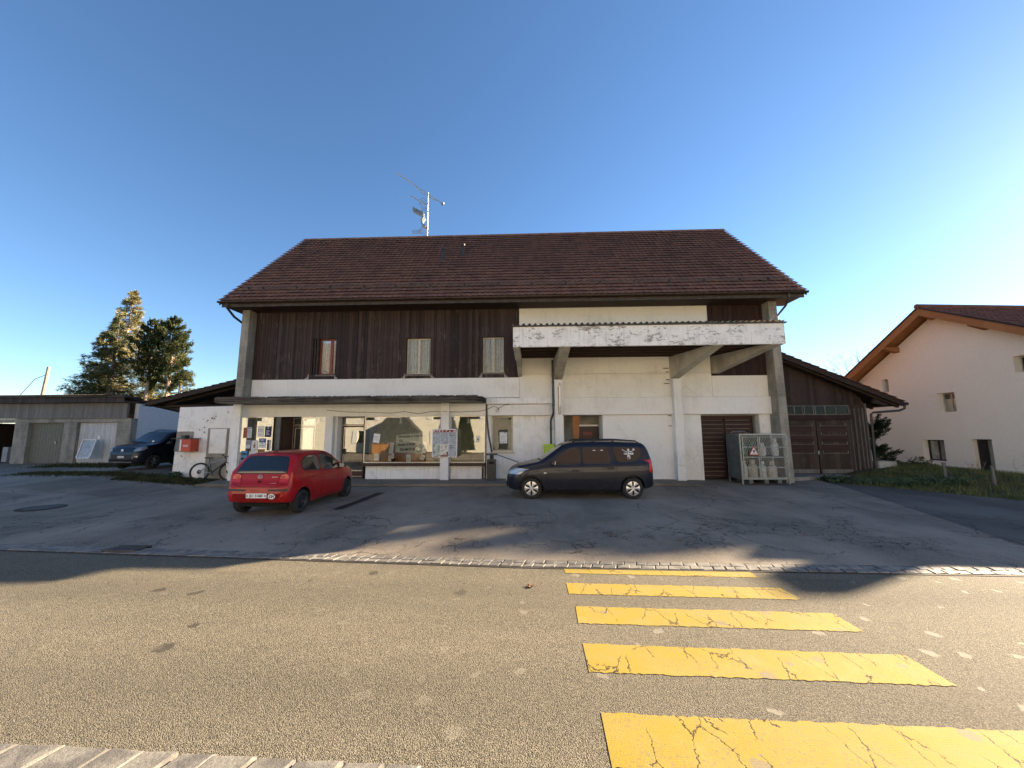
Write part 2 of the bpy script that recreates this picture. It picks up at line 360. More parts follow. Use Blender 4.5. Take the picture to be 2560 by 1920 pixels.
# ------------------------------------------------------------------ mesh builder
WL = {}
class MB:
    def __init__(s): s.v = []; s.f = []; s.mi = []
    def face(s, pts, mi=0):
        b = len(s.v); s.v += [tuple(p) for p in pts]; s.f.append(tuple(range(b, b + len(pts)))); s.mi.append(mi)
    def mesh(s, vs, fs, mi=0):
        b = len(s.v); s.v += [tuple(p) for p in vs]
        for f in fs: s.f.append(tuple(b + i for i in f)); s.mi.append(mi)
    def box(s, x0, x1, y0, y1, z0, z1, mi=0, M=None):
        if x0 > x1: x0, x1 = x1, x0
        if y0 > y1: y0, y1 = y1, y0
        if z0 > z1: z0, z1 = z1, z0
        vs = [(x0, y0, z0), (x1, y0, z0), (x1, y1, z0), (x0, y1, z0), (x0, y0, z1), (x1, y0, z1), (x1, y1, z1), (x0, y1, z1)]
        if M is not None: vs = [M @ Vector(p) for p in vs]
        s.mesh(vs, [(0, 3, 2, 1), (4, 5, 6, 7), (0, 1, 5, 4), (1, 2, 6, 5), (2, 3, 7, 6), (3, 0, 4, 7)], mi)
    def hexa(s, a, b, mi=0):   # two quads (4 pts each) joined
        s.mesh(list(a) + list(b), [(3, 2, 1, 0), (4, 5, 6, 7), (0, 1, 5, 4), (1, 2, 6, 5), (2, 3, 7, 6), (3, 0, 4, 7)], mi)
    def prism(s, poly, axis, a0, a1, mi=0, M=None):
        n = len(poly)
        def mk(p, a):
            q = {'x': (a, p[0], p[1]), 'y': (p[0], a, p[1]), 'z': (p[0], p[1], a)}[axis]
            return M @ Vector(q) if M is not None else q
        vs = [mk(p, a0) for p in poly] + [mk(p, a1) for p in poly]
        fs = [tuple(range(n)), tuple(range(2 * n - 1, n - 1, -1))] + [(i, (i + 1) % n + 0, n + (i + 1) % n, n + i)[::-1] for i in range(n)]
        s.mesh(vs, fs, mi)
    def tube(s, pts, r, n=8, mi=0, cap=True, closed=False):
        pts = [Vector(p) for p in pts]; m = len(pts); rs = r if isinstance(r, (list, tuple)) else [r] * m
        vs = []; prev = None
        for i, p in enumerate(pts):
            if closed: d = pts[(i + 1) % m] - pts[i - 1]
            else: d = pts[min(i + 1, m - 1)] - pts[max(i - 1, 0)]
            if d.length < 1e-9: d = Vector((0, 0, 1))
            d.normalize()
            if prev is None:
                a = Vector((0, 0, 1)) if abs(d.z) < .9 else Vector((1, 0, 0)); u = d.cross(a).normalized()
            else:
                u = prev - d * prev.dot(d)
                u = u.normalized() if u.length > 1e-6 else d.orthogonal().normalized()
            prev = u; w = d.cross(u)
            for k in range(n):
                an = 2 * math.pi * k / n; vs.append(p + (u * math.cos(an) + w * math.sin(an)) * rs[i])
        fs = []
        for i in range(m if closed else m - 1):
            for k in range(n):
                a, b = i * n + k, i * n + (k + 1) % n; j = (i + 1) % m
                fs.append((a, b, j * n + (k + 1) % n, j * n + k))
        if cap and not closed: fs += [tuple(range(n))[::-1], tuple((m - 1) * n + k for k in range(n))]
        s.mesh(vs, fs, mi)
    def lathe(s, prof, c=(0, 0, 0), axis='z', n=24, mi=0):
        vs = []
        for r, h in prof:
            for k in range(n):
                a = 2 * math.pi * k / n; p, q = r * math.cos(a), r * math.sin(a)
                vs.append({'z': (c[0] + p, c[1] + q, c[2] + h), 'y': (c[0] + p, c[1] + h, c[2] + q), 'x': (c[0] + h, c[1] + p, c[2] + q)}[axis])
        fs = [(i * n + k, i * n + (k + 1) % n, (i + 1) * n + (k + 1) % n, (i + 1) * n + k) for i in range(len(prof) - 1) for k in range(n)]
        s.mesh(vs, fs, mi)
    def wall(s, x0, x1, z0, z1, y0, y1, holes=(), mi=0, axis='y', M=None):
        xs = sorted({x0, x1, *[min(max(h[0], x0), x1) for h in holes], *[min(max(h[1], x0), x1) for h in holes]})
        zs = sorted({z0, z1, *[min(max(h[2], z0), z1) for h in holes], *[min(max(h[3], z0), z1) for h in holes]})
        def solid(i, j):
            if i < 0 or j < 0 or i >= len(xs) - 1 or j >= len(zs) - 1: return False
            cx, cz = (xs[i] + xs[i + 1]) / 2, (zs[j] + zs[j + 1]) / 2
            return not any(h[0] < cx < h[1] and h[2] < cz < h[3] for h in holes)
        def P(x, y, z):
            q = (x, y, z); return M @ Vector(q) if M is not None else q
        for i in range(len(xs) - 1):
            for j in range(len(zs) - 1):
                if not solid(i, j): continue
                a, b, c, d = xs[i], xs[i + 1], zs[j], zs[j + 1]
                s.face([P(a, y0, c), P(b, y0, c), P(b, y0, d), P(a, y0, d)], mi)
                s.face([P(b, y1, c), P(a, y1, c), P(a, y1, d), P(b, y1, d)], mi)
                if not solid(i - 1, j): s.face([P(a, y1, c), P(a, y0, c), P(a, y0, d), P(a, y1, d)], mi)
                if not solid(i + 1, j): s.face([P(b, y0, c), P(b, y1, c), P(b, y1, d), P(b, y0, d)], mi)
                if not solid(i, j - 1): s.face([P(a, y1, c), P(b, y1, c), P(b, y0, c), P(a, y0, c)], mi)
                if not solid(i, j + 1): s.face([P(a, y0, d), P(b, y0, d), P(b, y1, d), P(a, y1, d)], mi)
    def build(s, name, m, parent=None, smooth=False, bevel=0, fix=False):
        off = WL.get(parent.name, Vector((0, 0, 0))) if parent else Vector((0, 0, 0))
        me = bpy.data.meshes.new(name)
        me.from_pydata([(v[0] - off[0], v[1] - off[1], v[2] - off[2]) for v in s.v], [], s.f)
        ms = m if isinstance(m, (list, tuple)) else [m]
        for q in ms: me.materials.append(q)
        if len(ms) > 1: me.polygons.foreach_set('material_index', s.mi)
        if fix or bevel:
            bm = bmesh.new(); bm.from_mesh(me)
            bmesh.ops.remove_doubles(bm, verts=bm.verts, dist=1e-5)
            bmesh.ops.recalc_face_normals(bm, faces=bm.faces)
            if bevel:
                es = [e for e in bm.edges if len(e.link_faces) == 2 and e.calc_face_angle(0) > .5]
                bmesh.ops.bevel(bm, geom=es, offset=bevel, segments=2, affect='EDGES', profile=.6)
            bm.to_mesh(me); bm.free()
        if smooth:
            for p in me.polygons: p.use_smooth = True
            if isinstance(smooth, float):
                me.set_sharp_from_angle(angle=smooth)
        o = bpy.data.objects.new(name, me); C.objects.link(o)
        if parent: o.parent = parent
        WL[o.name] = off
        return o
def tag(o, label=None, cat=None, group=None, kind=None):
    if label: o['label'] = label
    if cat: o['category'] = cat
    if group: o['group'] = group
    if kind: o['kind'] = kind
    return o
def struct(name, mb, m, **k):
    o = mb.build(name, m, **k); o['kind'] = 'structure'; return o
def thing(name, label, cat, loc=(0, 0, 0), group=None):
    o = bpy.data.objects.new(name, None); C.objects.link(o); o.location = loc; o.empty_display_size = .2
    WL[o.name] = Vector(loc)
    return tag(o, label, cat, group)
def mb_box(*a, **k):
    m = MB(); m.box(*a, **k); return m
def text_mesh(body, size, extrude=.001, align='CENTER', bold=0.0):
    cu = bpy.data.curves.new('t', 'FONT'); cu.body = body; cu.size = size; cu.extrude = extrude; cu.align_x = align; cu.align_y = 'CENTER'
    cu.resolution_u = 2; cu.offset = bold
    o = bpy.data.objects.new('t', cu); C.objects.link(o)
    dg = bpy.context.evaluated_depsgraph_get(); me = bpy.data.meshes.new_from_object(o.evaluated_get(dg))
    bpy.data.objects.remove(o); return me
def add_text(mb, body, size, o, xd, up, mi=0, extrude=.001, bold=0.0, align='CENTER', sx=1.0):
    me = text_mesh(body, size, extrude, align, bold)
    xd = Vector(xd).normalized(); up = Vector(up).normalized(); n = xd.cross(up); o = Vector(o)
    mb.mesh([o + xd * v.co.x * sx + up * v.co.y + n * v.co.z for v in me.vertices], [tuple(p.vertices) for p in me.polygons], mi)
    bpy.data.meshes.remove(me)
def dup(root, loc=None, rotz=None, scale=None, label=None, group=None):
    def cp(o, par):
        c = o.copy(); C.objects.link(c)
        if par: c.parent = par
        for ch in list(o.children): cp(ch, c)
        return c
    r = cp(root, None)
    if loc is not None: r.location = loc
    if rotz is not None: r.rotation_euler = (0, 0, rotz)
    if scale is not None: r.scale = (scale,) * 3 if isinstance(scale, (int, float)) else scale
    if label: r['label'] = label
    if group: r['group'] = group
    return r
def sstep(x, a, b):
    t = min(1, max(0, (x - a) / (b - a))); return t * t * (3 - 2 * t)
def yk(x):   # line of the far sett strip between road and parking
    return 6.32 - (.068 * x if x < 0 else .022 * x)
def gz(x, y):
    z = .015 * max(0, y - yk(x))
    z += min(.30, .07 * max(0, -12.3 - x)) * sstep(y, 10, 15.2)
    return z
# ------------------------------------------------------------------ setting: ground, road, parking
def sheet(name, xs, ys, zf, m, kind='structure'):
    mb = MB(); nx, ny = len(xs), len(ys)
    vs = [(x, (y(x) if callable(y) else y), 0) for y in ys for x in xs]
    vs = [(a, b, zf(a, b)) for a, b, _ in vs]
    fs = [(j * nx + i, j * nx + i + 1, (j + 1) * nx + i + 1, (j + 1) * nx + i) for j in range(ny - 1) for i in range(nx - 1)]
    mb.mesh(vs, fs); o = mb.build(name, m, smooth=True); tag(o, kind=kind); return o
rng = lambda a, b, n: [a + (b - a) * i / (n - 1) for i in range(n)]
sheet('ground', [-900, -300, -120, -60] + rng(-45, 45, 46) + [70, 150, 400, 900], [-400, -100, -30, -12, 0] + rng(5, 40, 36) + [60, 120, 300, 900],
      lambda x, y: (gz(x, min(y, 30)) if -46 < x < 46 else gz(max(-46, min(46, x)), min(y, 30))) - (.12 if y > 5 and x < 9 else .05) + (0.02 * max(0, min(x, 40) - 12) * sstep(y, 8, 16) * .0), M_soil)
road = sheet('road', [-220, -100, -50] + rng(-30, 30, 31) + [60, 120, 220], [-5.2, 0, 2.2, lambda x: yk(x) - .33], lambda x, y: 0.0, M_road)
sheet('parking_lot', [-60] + rng(-36, 24, 121) + [60], [lambda x: yk(x) - .02] + [(lambda k: (lambda x: yk(x) + k))(k) for k in [.5, 1, 2, 3, 4, 5, 6, 7, 8, 9, 10, 11, 12, 13, 14, 16, 18, 24]],
      lambda x, y: gz(x, y) + .001, M_lot)
# darker driveway to the right
mb = MB()
L = [(10.95, 14.9), (10.6, 13.6), (9.13, 8.97), (8.45, 7.0), (8.3, 6.35)]
for i in range(len(L) - 1):
    (xa, ya), (xb, yb) = L[i], L[i + 1]
    for k in range(8):
        x0, x1 = k * 4, (k + 1) * 4
        q = [(xb + x0, yb), (xb + x1, yb), (xa + x1, ya), (xa + x0, ya)]
        mb.face([(a, b, gz(a, b) + .007) for a, b in q])
struct('driveway', mb, M_drive)
# tar patches and repaired areas
def blob(pts, z, n=3):
    out = []
    for i in range(len(pts)):
        a, b = pts[i], pts[(i + 1) % len(pts)]
        for k in range(n):
            t = k / n; out.append((a[0] + (b[0] - a[0]) * t + random.uniform(-.04, .04), a[1] + (b[1] - a[1]) * t + random.uniform(-.05, .05)))
    return [(x, y, gz(x, y) + z) for x, y in out]
mb = MB(); mb.face(blob([(-4.98, 10.0), (-4.72, 10.0), (-4.62, 11.2), (-4.55, 12.5), (-4.8, 12.5), (-4.9, 11.2)], .008))
struct('tar_strip', mb, M_tar)
mb = MB()
mb.face(blob([(-17.5, 12.6), (-13.0, 11.7), (-12.2, 13.2), (-14.2, 14.2), (-16.5, 13.9)], .009, 4))
mb.face(blob([(-22.0, 10.4), (-15.6, 10.2), (-15.3, 11.6), (-18.4, 12.4), (-22, 12.6)], .009, 4))
struct('asphalt_repair', mb, M_walk)
# crosswalk
mbs = [[(0.51, 6.00), (3.14, 5.90), (3.16, 5.58), (0.53, 5.66)], [(0.50, 5.44), (3.22, 5.35), (3.26, 5.00), (0.50, 5.09)],
       [(0.54, 4.75), (3.35, 4.66), (3.35, 4.26), (0.52, 4.35)], [(0.51, 3.96), (3.36, 3.86), (3.36, 3.43), (0.5, 3.52)],
       [(0.51, 3.05), (3.36, 2.97), (3.36, 2.50), (0.49, 2.59)], [(0.5, 2.12), (3.36, 2.04), (3.36, 1.6), (0.5, 1.68)]]
mbs[0] = [(0.51, 6.17 - .06), (3.16, 6.04 - .03), (3.16, 5.70), (0.53, 5.80)]
for i, q in enumerate(mbs):
    mb = MB()
    nseg = 90
    for k in range(nseg):
        t0, t1 = k / nseg, (k + 1) / nseg
        e = lambda a, b, t: (a[0] + (b[0] - a[0]) * t, a[1] + (b[1] - a[1]) * t)
        jj = lambda s_, d_: (lambda p: (p[0], p[1] + random.Random(int(s_ * 977) + d_).uniform(-.010, .010)))
        A, B, Cc, D = e(q[3], q[2], t0), e(q[3], q[2], t1), e(q[0], q[1], t1), e(q[0], q[1], t0)
        A, B = jj(k, 1)(A), jj(k + 1, 1)(B); D, Cc = jj(k, 2)(D), jj(k + 1, 2)(Cc)
        mb.face([(*A, .004), (*B, .004), (*Cc, .004), (*D, .004)])
    o = mb.build('crosswalk_stripe', M_yellow, road)
# granite sett strips
def setts(name, pts_fn, x0, x1, rows, size, depth, zf, seed=1):
    rnd = random.Random(seed); mb = MB()
    for r in range(rows):
        x = x0 + rnd.uniform(0, size)
        while x < x1:
            w = size * rnd.uniform(.8, 1.25)
            y = pts_fn(x) - r * depth
            dx = .005; j = lambda: rnd.uniform(-.009, .009)
            top = .014 + rnd.uniform(-.004, .005); s = .018; sk = rnd.uniform(-.012, .012) + depth * .25
            y1, y0 = y - .004, y - depth + .004
            z = zf(x, y)
            a = [(x + dx + j(), y0 + j(), z - .05), (x + w - dx + j(), y0 + j(), z - .05), (x + w - dx + sk + j(), y1 + j(), z - .05), (x + dx + sk + j(), y1 + j(), z - .05)]
            cx = sum(p[0] for p in a) / 4; cy = sum(p[1] for p in a) / 4
            mid = [(p[0], p[1], z + top - .007) for p in a]
            b = [(cx + (p[0] - cx) * .90, cy + (p[1] - cy) * .90, z + top + rnd.uniform(-.003, .003)) for p in a]
            mb.hexa(a, mid); mb.hexa(mid, b)
            x += w
    return mb
mb = setts('s', yk, -34, 22, 2, .17, .150, lambda x, y: 0.0, 3)
struct('sett_strip', mb, M_cobble)
mb = MB()
for i in range(60):
    x0, x1 = -34 + i * 1.0, -33 + i * 1.0
    mb.face([(x0, yk(x0) - .34, .006), (x1, yk(x1) - .34, .006), (x1, yk(x1) + .02, .006), (x0, yk(x0) + .02, .006)])
struct('sett_bedding', mb, M_tar)
near = lambda x: 2.535 - .030 * (x + 1.8)
mb = setts('s', near, -12, 3, 1, .27, .24, lambda x, y: .045, 5)
struct('near_kerb_setts', mb, M_cobble)
mb = MB(); rnd = random.Random(2); pts = []
x = -8
while x < .4:
    pts.append((x, near(x) + rnd.uniform(.0, .02), .004)); x += rnd.uniform(.04, .12)
mb.tube(pts, [rnd.uniform(.010, .026) for _ in pts], 5); struct('kerb_gap', mb, M_dark)
mb = MB(); mb.box(-60, 60, -5.2, 2.2, -.05, .05); struct('near_sidewalk', mb, M_walk)
# pavement along the building
mb = MB(); ks = lambda x: 13.78 + .012 * (x + 4)
xs = rng(-11.9, 6.6, 38)
for i in range(len(xs) - 1):
    a, b = xs[i], xs[i + 1]; za = gz(a, 14) + .085; zb = gz(b, 14) + .085
    if b > 5.4: za -= .075 * (a - 5.1) / 1.5 if a > 5.1 else 0; zb -= .075 * (b - 5.1) / 1.5
    mb.face([(a, ks(a), za), (b, ks(b), zb), (b, 16.6, .19), (a, 16.6, .19)])
    mb.face([(a, ks(a), za - .12), (b, ks(b), zb - .12), (b, ks(b), zb), (a, ks(a), za)])
mb.face([(6.6, ks(6.6), gz(6, 14)), (9.9, 14.2, .135), (9.9, 16.6, .19), (6.6, 16.6, .19)])
struct('pavement', mb, M_walk)
mb = MB()
for i in range(900):
    x = random.uniform(-11.9, 6.4); y = ks(x) - abs(random.gauss(0, .035)) - .01; s = random.uniform(.015, .04)
    z = gz(x, y) + .004
    a = random.uniform(0, 6.28)
    mb.face([(x + s * math.cos(a + k * 2.1), y + s * .7 * math.sin(a + k * 2.1), z + random.uniform(0, .02)) for k in range(3)])
tag(mb.build('gutter_litter', M_leaf), kind='stuff')
# manhole, drain
mh = thing('manhole_cover', 'round dark iron manhole cover in the asphalt in front of the garages', 'manhole', (-12.95, 10.1, gz(-12.95, 10.1)))
mb = MB(); z = gz(-12.95, 10.1)
mb.lathe([(0, .018), (.36, .018), (.37, .008)], (-12.95, 10.1, z), n=36); mb.build('cover', M_iron, mh)
mb = MB(); mb.lathe([(.38, .006), (.385, .016), (.46, .016), (.47, .002)], (-12.95, 10.1, z), n=36); mb.build('rim', M_tar, mh)
dg_ = thing('drain_grate', 'rectangular iron drain grate set in the sett strip by the road', 'drain', (-6.95, 6.68, 0.02))
mb = MB()
for k in range(8): mb.box(-7.2 + k * .065, -7.165 + k * .065, 6.58, 6.84, .02, .04)
mb.box(-7.24, -6.66, 6.55, 6.575, .02, .042); mb.box(-7.24, -6.66, 6.845, 6.87, .02, .042)
mb.build('grate', M_iron, dg_); mb_box(-7.24, -6.66, 6.55, 6.87, -.02, .018).build('pit', M_dark, dg_)

# ------------------------------------------------------------------ main building
F = 15.2
B = thing('shop_building', 'long two storey building with brown tiled roof, dark board cladding and white rendered ground floor', 'building', (-1, F, .15))
def part(name, mb, m, parent=None, **k): return mb.build(name, m, parent or B, **k)
# concrete gable pillars (tapered buttresses)
mb = MB()
mb.hexa([(-11.60, 14.80, 3.30), (-11.28, 14.80, 3.30), (-11.28, 15.6, 3.30), (-11.60, 15.6, 3.30)], [(-11.58, 14.83, 7.2), (-11.27, 14.83, 7.2), (-11.27, 15.6, 7.2), (-11.58, 15.6, 7.2)])
part('gable_pillar', mb, M_conc)
mb = MB(); mb.box(-11.62, -11.30, 14.80, 14.93, .1, 3.137); part('gable_pillar', mb, M_chip)['label'] = 'white painted lower pillar with small black chips'
mb = MB()
mb.hexa([(9.33, 14.58, .1), (9.62, 14.58, .1), (9.62, 15.9, .1), (9.33, 15.9, .1)], [(9.38, 14.80, 7.2), (9.68, 14.80, 7.2), (9.68, 15.9, 7.2), (9.38, 15.9, 7.2)])
part('gable_pillar', mb, M_conc)
# side and back walls
mb = MB(); mb.box(-11.60, -11.35, 15.62, 23.8, .0, 7.2); mb.box(9.38, 9.66, 15.92, 23.8, 0, 7.2); mb.box(-11.6, 9.66, 23.82, 24.0, 0, 7.2)
for x in (-11.58, 9.5):
    mb.prism([(15.25, 7.22), (19.5, 11.6), (23.75, 7.22)], 'x', x, x + .14)
part('end_wall', mb, M_clad)
# upper cladding with real battens
def board_wall(x0, x1, z0, z1, y, holes, step=.145, seed=4):
    rnd = random.Random(seed); mb = MB(); mb.wall(x0, x1, z0, z1, y + .03, y + .2, holes)
    x = x0
    while x < x1 - .02:
        w = min(step * rnd.uniform(.75, 1.15), x1 - x); a, b = x + .006, x + w - .006; yy = y + rnd.uniform(0, .018)
        segs = [(z0 - rnd.uniform(0, .02), z1)]
        for h in holes:
            if h[0] - .02 < (a + b) / 2 < h[1] + .02:
                n_ = []
                for s0, s1 in segs:
                    if h[2] > s0: n_.append((s0, h[2]))
                    if h[3] < s1: n_.append((h[3], s1))
                segs = n_
        for s0, s1 in segs:
            if b - a > .02 and s1 > s0: mb.box(a, b, yy, y + .028, s0, s1)
        x += w
    return mb
wh = [(-8.86, -7.82, 4.36, 5.86), (-4.89, -3.87, 4.34, 5.83), (-1.77, -.91, 4.37, 5.84)]
part('wood_cladding', board_wall(-11.25, -.29, 4.18, 7.15, F, wh), M_clad)
part('wood_cladding', board_wall(7.24, 9.40, 4.17, 7.15, F + .02, [], .19, 9), M_cladred)
mb = MB(); mb.box(-11.25, 9.4, F + .22, F + .3, 0.2, 7.1); 
# white rendered walls of upper storey
mb = MB(); mb.box(-11.25, -.29, F + .02, F + .21, 3.37, 4.165); part('wall_band', mb, M_white)
mb = MB(); mb.box(-.28, 7.22, F, F + .21, 3.34, 4.275); mb.box(7.235, 9.40, F + .01, F + .21, 3.34, 4.155)
part('wall_band', mb, M_rough)
mb = MB(); mb.box(-.28, 7.22, F + .012, F + .21, 4.285, 7.12); part('upper_wall', mb, M_rough)
# horizontal beams
mb = MB(); mb.box(1.40, 9.45, F - .10, F + .2, 2.655, 3.325); part('lintel_beam', mb, M_white, bevel=.01)
mb = MB(); mb.box(-11.92, -1.63, F - .02, F + .2, 2.65, 3.135); part('lintel_beam', mb, M_white, bevel=.01)
mb = MB(); mb.box(-1.60, 1.05, F + .02, F + .3, 2.655, 3.09); part('lintel_beam', mb, M_white, bevel=.01)
mb = MB(); mb.box(-1.60, 1.05, F - .08, F + .3, 3.105, 3.34); part('ledge', mb, M_chip, bevel=.01)
# awning slab
mb = MB()
poly = [(-11.75, 14.0), (-2.05, 14.0), (-1.66, 14.32), (-1.60, F - .001), (-11.75, F - .001)]
mb.prism(poly, 'z', 3.15, 3.335); 
part('awning_slab', mb, M_conc_d, bevel=.008)
mb = MB(); mb.prism([(-11.72, 14.02), (-2.07, 14.02), (-1.69, 14.33), (-1.63, F - .03), (-11.72, F - .03)], 'z', 3.138, 3.148); part('awning_soffit', mb, M_conc)
mb = MB()
for k in range(500):
    x = random.uniform(-11.7, -1.8); s = random.uniform(.02, .07); y = 14.0 + abs(random.gauss(0, .05)) 
    mb.hexa([(x - s, y, 3.33), (x + s, y, 3.33), (x + s, y + s, 3.33), (x - s, y + s, 3.33)], [(x - s * .4, y + .01, 3.345 + s * .35), (x + s * .4, y + .01, 3.34 + s * .4), (x + s * .3, y + s * .6, 3.345 + s * .3), (x - s * .4, y + s * .6, 3.34 + s * .3)])
o = part('moss_edge', mb, M_conc_d); o['kind'] = 'stuff'
# ground floor masonry
mb = MB()
mb.box(-8.07, -7.76, F - .02, F + .2, .1, 2.65)     # pier
mb.box(-7.755, -7.66, F + .18, F + .62, .1, 2.65)
part('pier', mb, M_white, bevel=.008)
mb = MB(); mb.box(-3.36, -3.04, 14.93, F + .1, .1, 3.136); part('column', mb, M_white, bevel=.01)
part('plinth_wall', mb_box(-6.40, -3.38, F + .08, F + .28, .1, .695), M_chip, bevel=.01); part('plinth_wall', mb_box(-3.02, -1.79, F + .08, F + .28, .1, .695), M_chip, bevel=.01)
part('window_ledge', mb_box(-6.55, -3.37, F - .08, F + .3, .70, .815), M_brfr, bevel=.008); part('window_ledge', mb_box(-3.03, -1.66, F - .08, F + .3, .70, .815), M_brfr, bevel=.008)
part('plinth_wall', mb_box(-11.92, -10.2, F + .08, F + .28, .1, .74), M_brfr); part('plinth_wall', mb_box(-9.1, -8.08, F + .08, F + .28, .1, .74), M_brfr)
# wall right of the shop with small window
mb = MB(); mb.wall(-1.62, 1.07, .1, 2.65, F + .22, F + .45, [(-1.42, -.56, 1.22, 2.65)]); part('rear_set_wall', mb, M_chip)
# columns and beams of the canopy
def col(x0, x1, y0):
    m = MB(); m.box(x0, x1, y0, F + .4, .1, 4.02)
    return m
part('column', col(1.08, 1.39, 14.90), M_white, bevel=.012)
part('column', col(5.62, 5.93, 14.90), M_white, bevel=.012)
def cbeam(xw0, xw1, xf0, xf1, zb=4.03, yw=14.9, top=4.92):
    m = MB()
    m.hexa([(xw0, F + .1, zb - .02), (xw0, F + .1, top), (xf0, 12.92, top), (xf0, 12.92, 4.84)][::1], [(xw1, F + .1, zb - .02), (xw1, F + .1, top), (xf1, 12.92, top), (xf1, 12.92, 4.84)])
    return m
part('canopy_beam', cbeam(-.33, -.18, -.40, -.22, 4.18), M_conc_l, fix=True)
part('canopy_beam', cbeam(1.09, 1.40, 1.14, 1.50), M_conc_l, fix=True)
part('canopy_beam', cbeam(5.60, 5.92, 6.26, 6.60), M_conc_l, fix=True)
part('canopy_beam', cbeam(7.22, 7.50, 8.12, 8.46, 4.24), M_conc_l, fix=True)
# canopy box
mb = MB(); mb.box(-.45, 8.57, 12.80, 12.91, 4.86, 5.56); mb.box(-.45, -.33, 12.912, F - .001, 4.86, 5.56); mb.box(8.47, 8.57, 12.912, F - .001, 4.86, 5.56)
part('canopy_fascia', mb, M_peel, bevel=.006)
mb = MB(); mb.box(-.5, 8.63, 12.74, 12.86, 5.562, 5.60); part('drip_edge', mb, M_mgrey)
mb = MB()
for k in range(5):
    y = 13.15 + k * .48; mb.box(-.32, 8.46, y, y + .1, 4.93, 5.10)
mb.box(-.32, 8.46, 12.93, F, 5.11, 5.13)
part('canopy_joists', mb, M_beam)
mb = MB(); xs = rng(-.48, 8.62, 46 * 8 + 1)
for i in range(len(xs) - 1):
    f = lambda x: .045 * math.cos((x + .48) / 9.1 * 46 * 2 * math.pi)
    a, b = xs[i], xs[i + 1]
    mb.face([(a, 12.78, 5.635 + f(a)), (b, 12.78, 5.635 + f(b)), (b, F - .01, 5.95 + f(b)), (a, F - .01, 5.95 + f(a))])
part('corrugated_roof', mb, plain('yellow_corrugated_sheet', (.42, .33, .16), .8, var=.5), smooth=True)  # sheet coloured a mottled yellow-brown
# recess with back door between the columns
mb = MB(); mb.box(2.95, 5.62, F + .02, F + .2, .1, 2.65); part('ground_wall', mb, M_white)
part('ground_wall', mb_box(5.94, 6.72, F + .02, F + .22, .1, 2.65), M_white); part('ground_wall', mb_box(8.93, 9.34, F + .02, F + .22, .1, 2.65), M_chip)
mb = MB(); mb.box(1.40, 1.46, F + .2, F + 1.0, .1, 2.65); mb.box(2.96, 3.04, F + .2, F + 1.0, .1, 2.65); mb.box(1.4, 3.0, F + .2, F + 1.0, 2.66, 2.7)
part('recess_side', mb, M_white)
d = part('back_door', mb_box(2.02, 2.92, 16.02, 16.08, .15, 2.22), M_brfr)
mb = MB(); mb.box(2.0, 2.95, 16.0, 16.1, 2.225, 2.29); part('transom_bar', mb, M_wpaint, d)
mb = MB(); mb.box(2.3, 2.66, 16.008, 16.018, 1.86, 1.99); part('letter_plate', mb, M_maroon, d)
mb = MB(); mb.box(1.47, 2.95, 16.12, 16.16, .15, 2.65); part('recess_back', mb, M_conc)
mb = MB(); mb.hexa([(1.86, 15.5, .3), (1.96, 15.5, .3), (1.96, 15.53, .3), (1.86, 15.53, .3)], [(1.80, 15.4, 2.64), (2.09, 15.4, 2.64), (2.09, 15.43, 2.64), (1.80, 15.43, 2.64)])
part('open_door_leaf', mb, M_warm)
# slatted garage door right
g = part('garage_door', mb_box(6.72, 8.80, F + .26, F + .3, .2, 2.62), M_clad_h)
mb = MB()
for k in range(14):
    z = .32 + k * .163
    mb.box(6.74, 7.66, F + .228, F + .258, z, z + .150); mb.box(7.72, 8.78, F + .228, F + .258, z + (.0), z + .150)
part('door_board', mb, M_clad_h, g)
mb = MB()
for k in range(14): 
    if k % 2 == 0 or k > 10: mb.box(7.74, 8.66, F + .222, F + .227, .300 + k * .163, .312 + k * .163)
    mb.box(6.78, 7.62, F + .222, F + .227, .300 + k * .163, .309 + k * .163)
part('pale_edge', mb, plain('chalky_edge', (.30, .24, .20), .9), g)
mb = MB(); mb.box(8.81, 8.925, F + .1, F + .3, .1, 2.645); mb.box(6.73, 8.80, F + .1, F + .3, 2.60, 2.65); part('door_jamb', mb, M_conc)
# eaves, soffit, gutter, roof
RX0, RX1, EY, EZ, RY, RZ = -12.06, 10.42, 14.22, 7.17, 19.53, 12.50
def tile_roof(mb, o, u, v, width, length, rows, cols, th=.075, jit=.006, seed=1, skip=None):
    rnd = random.Random(seed); o = Vector(o); u = Vector(u).normalized(); v = Vector(v).normalized(); n = u.cross(v).normalized()
    prof = [(0, .012), (.10, .030), (.22, .012), (.60, .0), (.93, .008), (1.0, .012)]
    w = width / cols; l = length / rows
    for r in range(rows):
        for c in range(cols):
            if skip and skip(r, c): continue
            lift = rnd.uniform(-jit, jit) * .6; dl = rnd.uniform(-jit, jit)
            b0 = o + u * (c * w) + v * (r * l - .02 + dl); b1 = o + u * (c * w) + v * ((r + 1) * l + .05)
            vs = []
            for p, h in prof:
                vs.append(b0 + u * (p * w) + n * (h + th + lift - .016)); vs.append(b0 + u * (p * w) + n * (h + th + lift)); vs.append(b1 + u * (p * w) + n * (h + .002 + lift)); vs.append(b0 + v * .10 + u * (p * w) + n * (h + th * .65 + lift - .016))
            fs = []
            for k in range(len(prof) - 1):
                a = k * 4; fs += [(a, a + 4, a + 5, a + 1), (a + 1, a + 5, a + 6, a + 2), (a, a + 3, a + 7, a + 4)]
            mb.mesh(vs, fs)
sl = math.hypot(RY - EY, RZ - EZ); vdir = Vector((0, RY - EY, RZ - EZ)).normalized()
roof_mb = MB(); roof_mb.prism([(EY, EZ - .02), (RY, RZ - .06), (RY, RZ - .16), (EY, EZ - .12)], 'x', RX0 + .03, RX1 - .03)
bk = (2 * RY - EY)
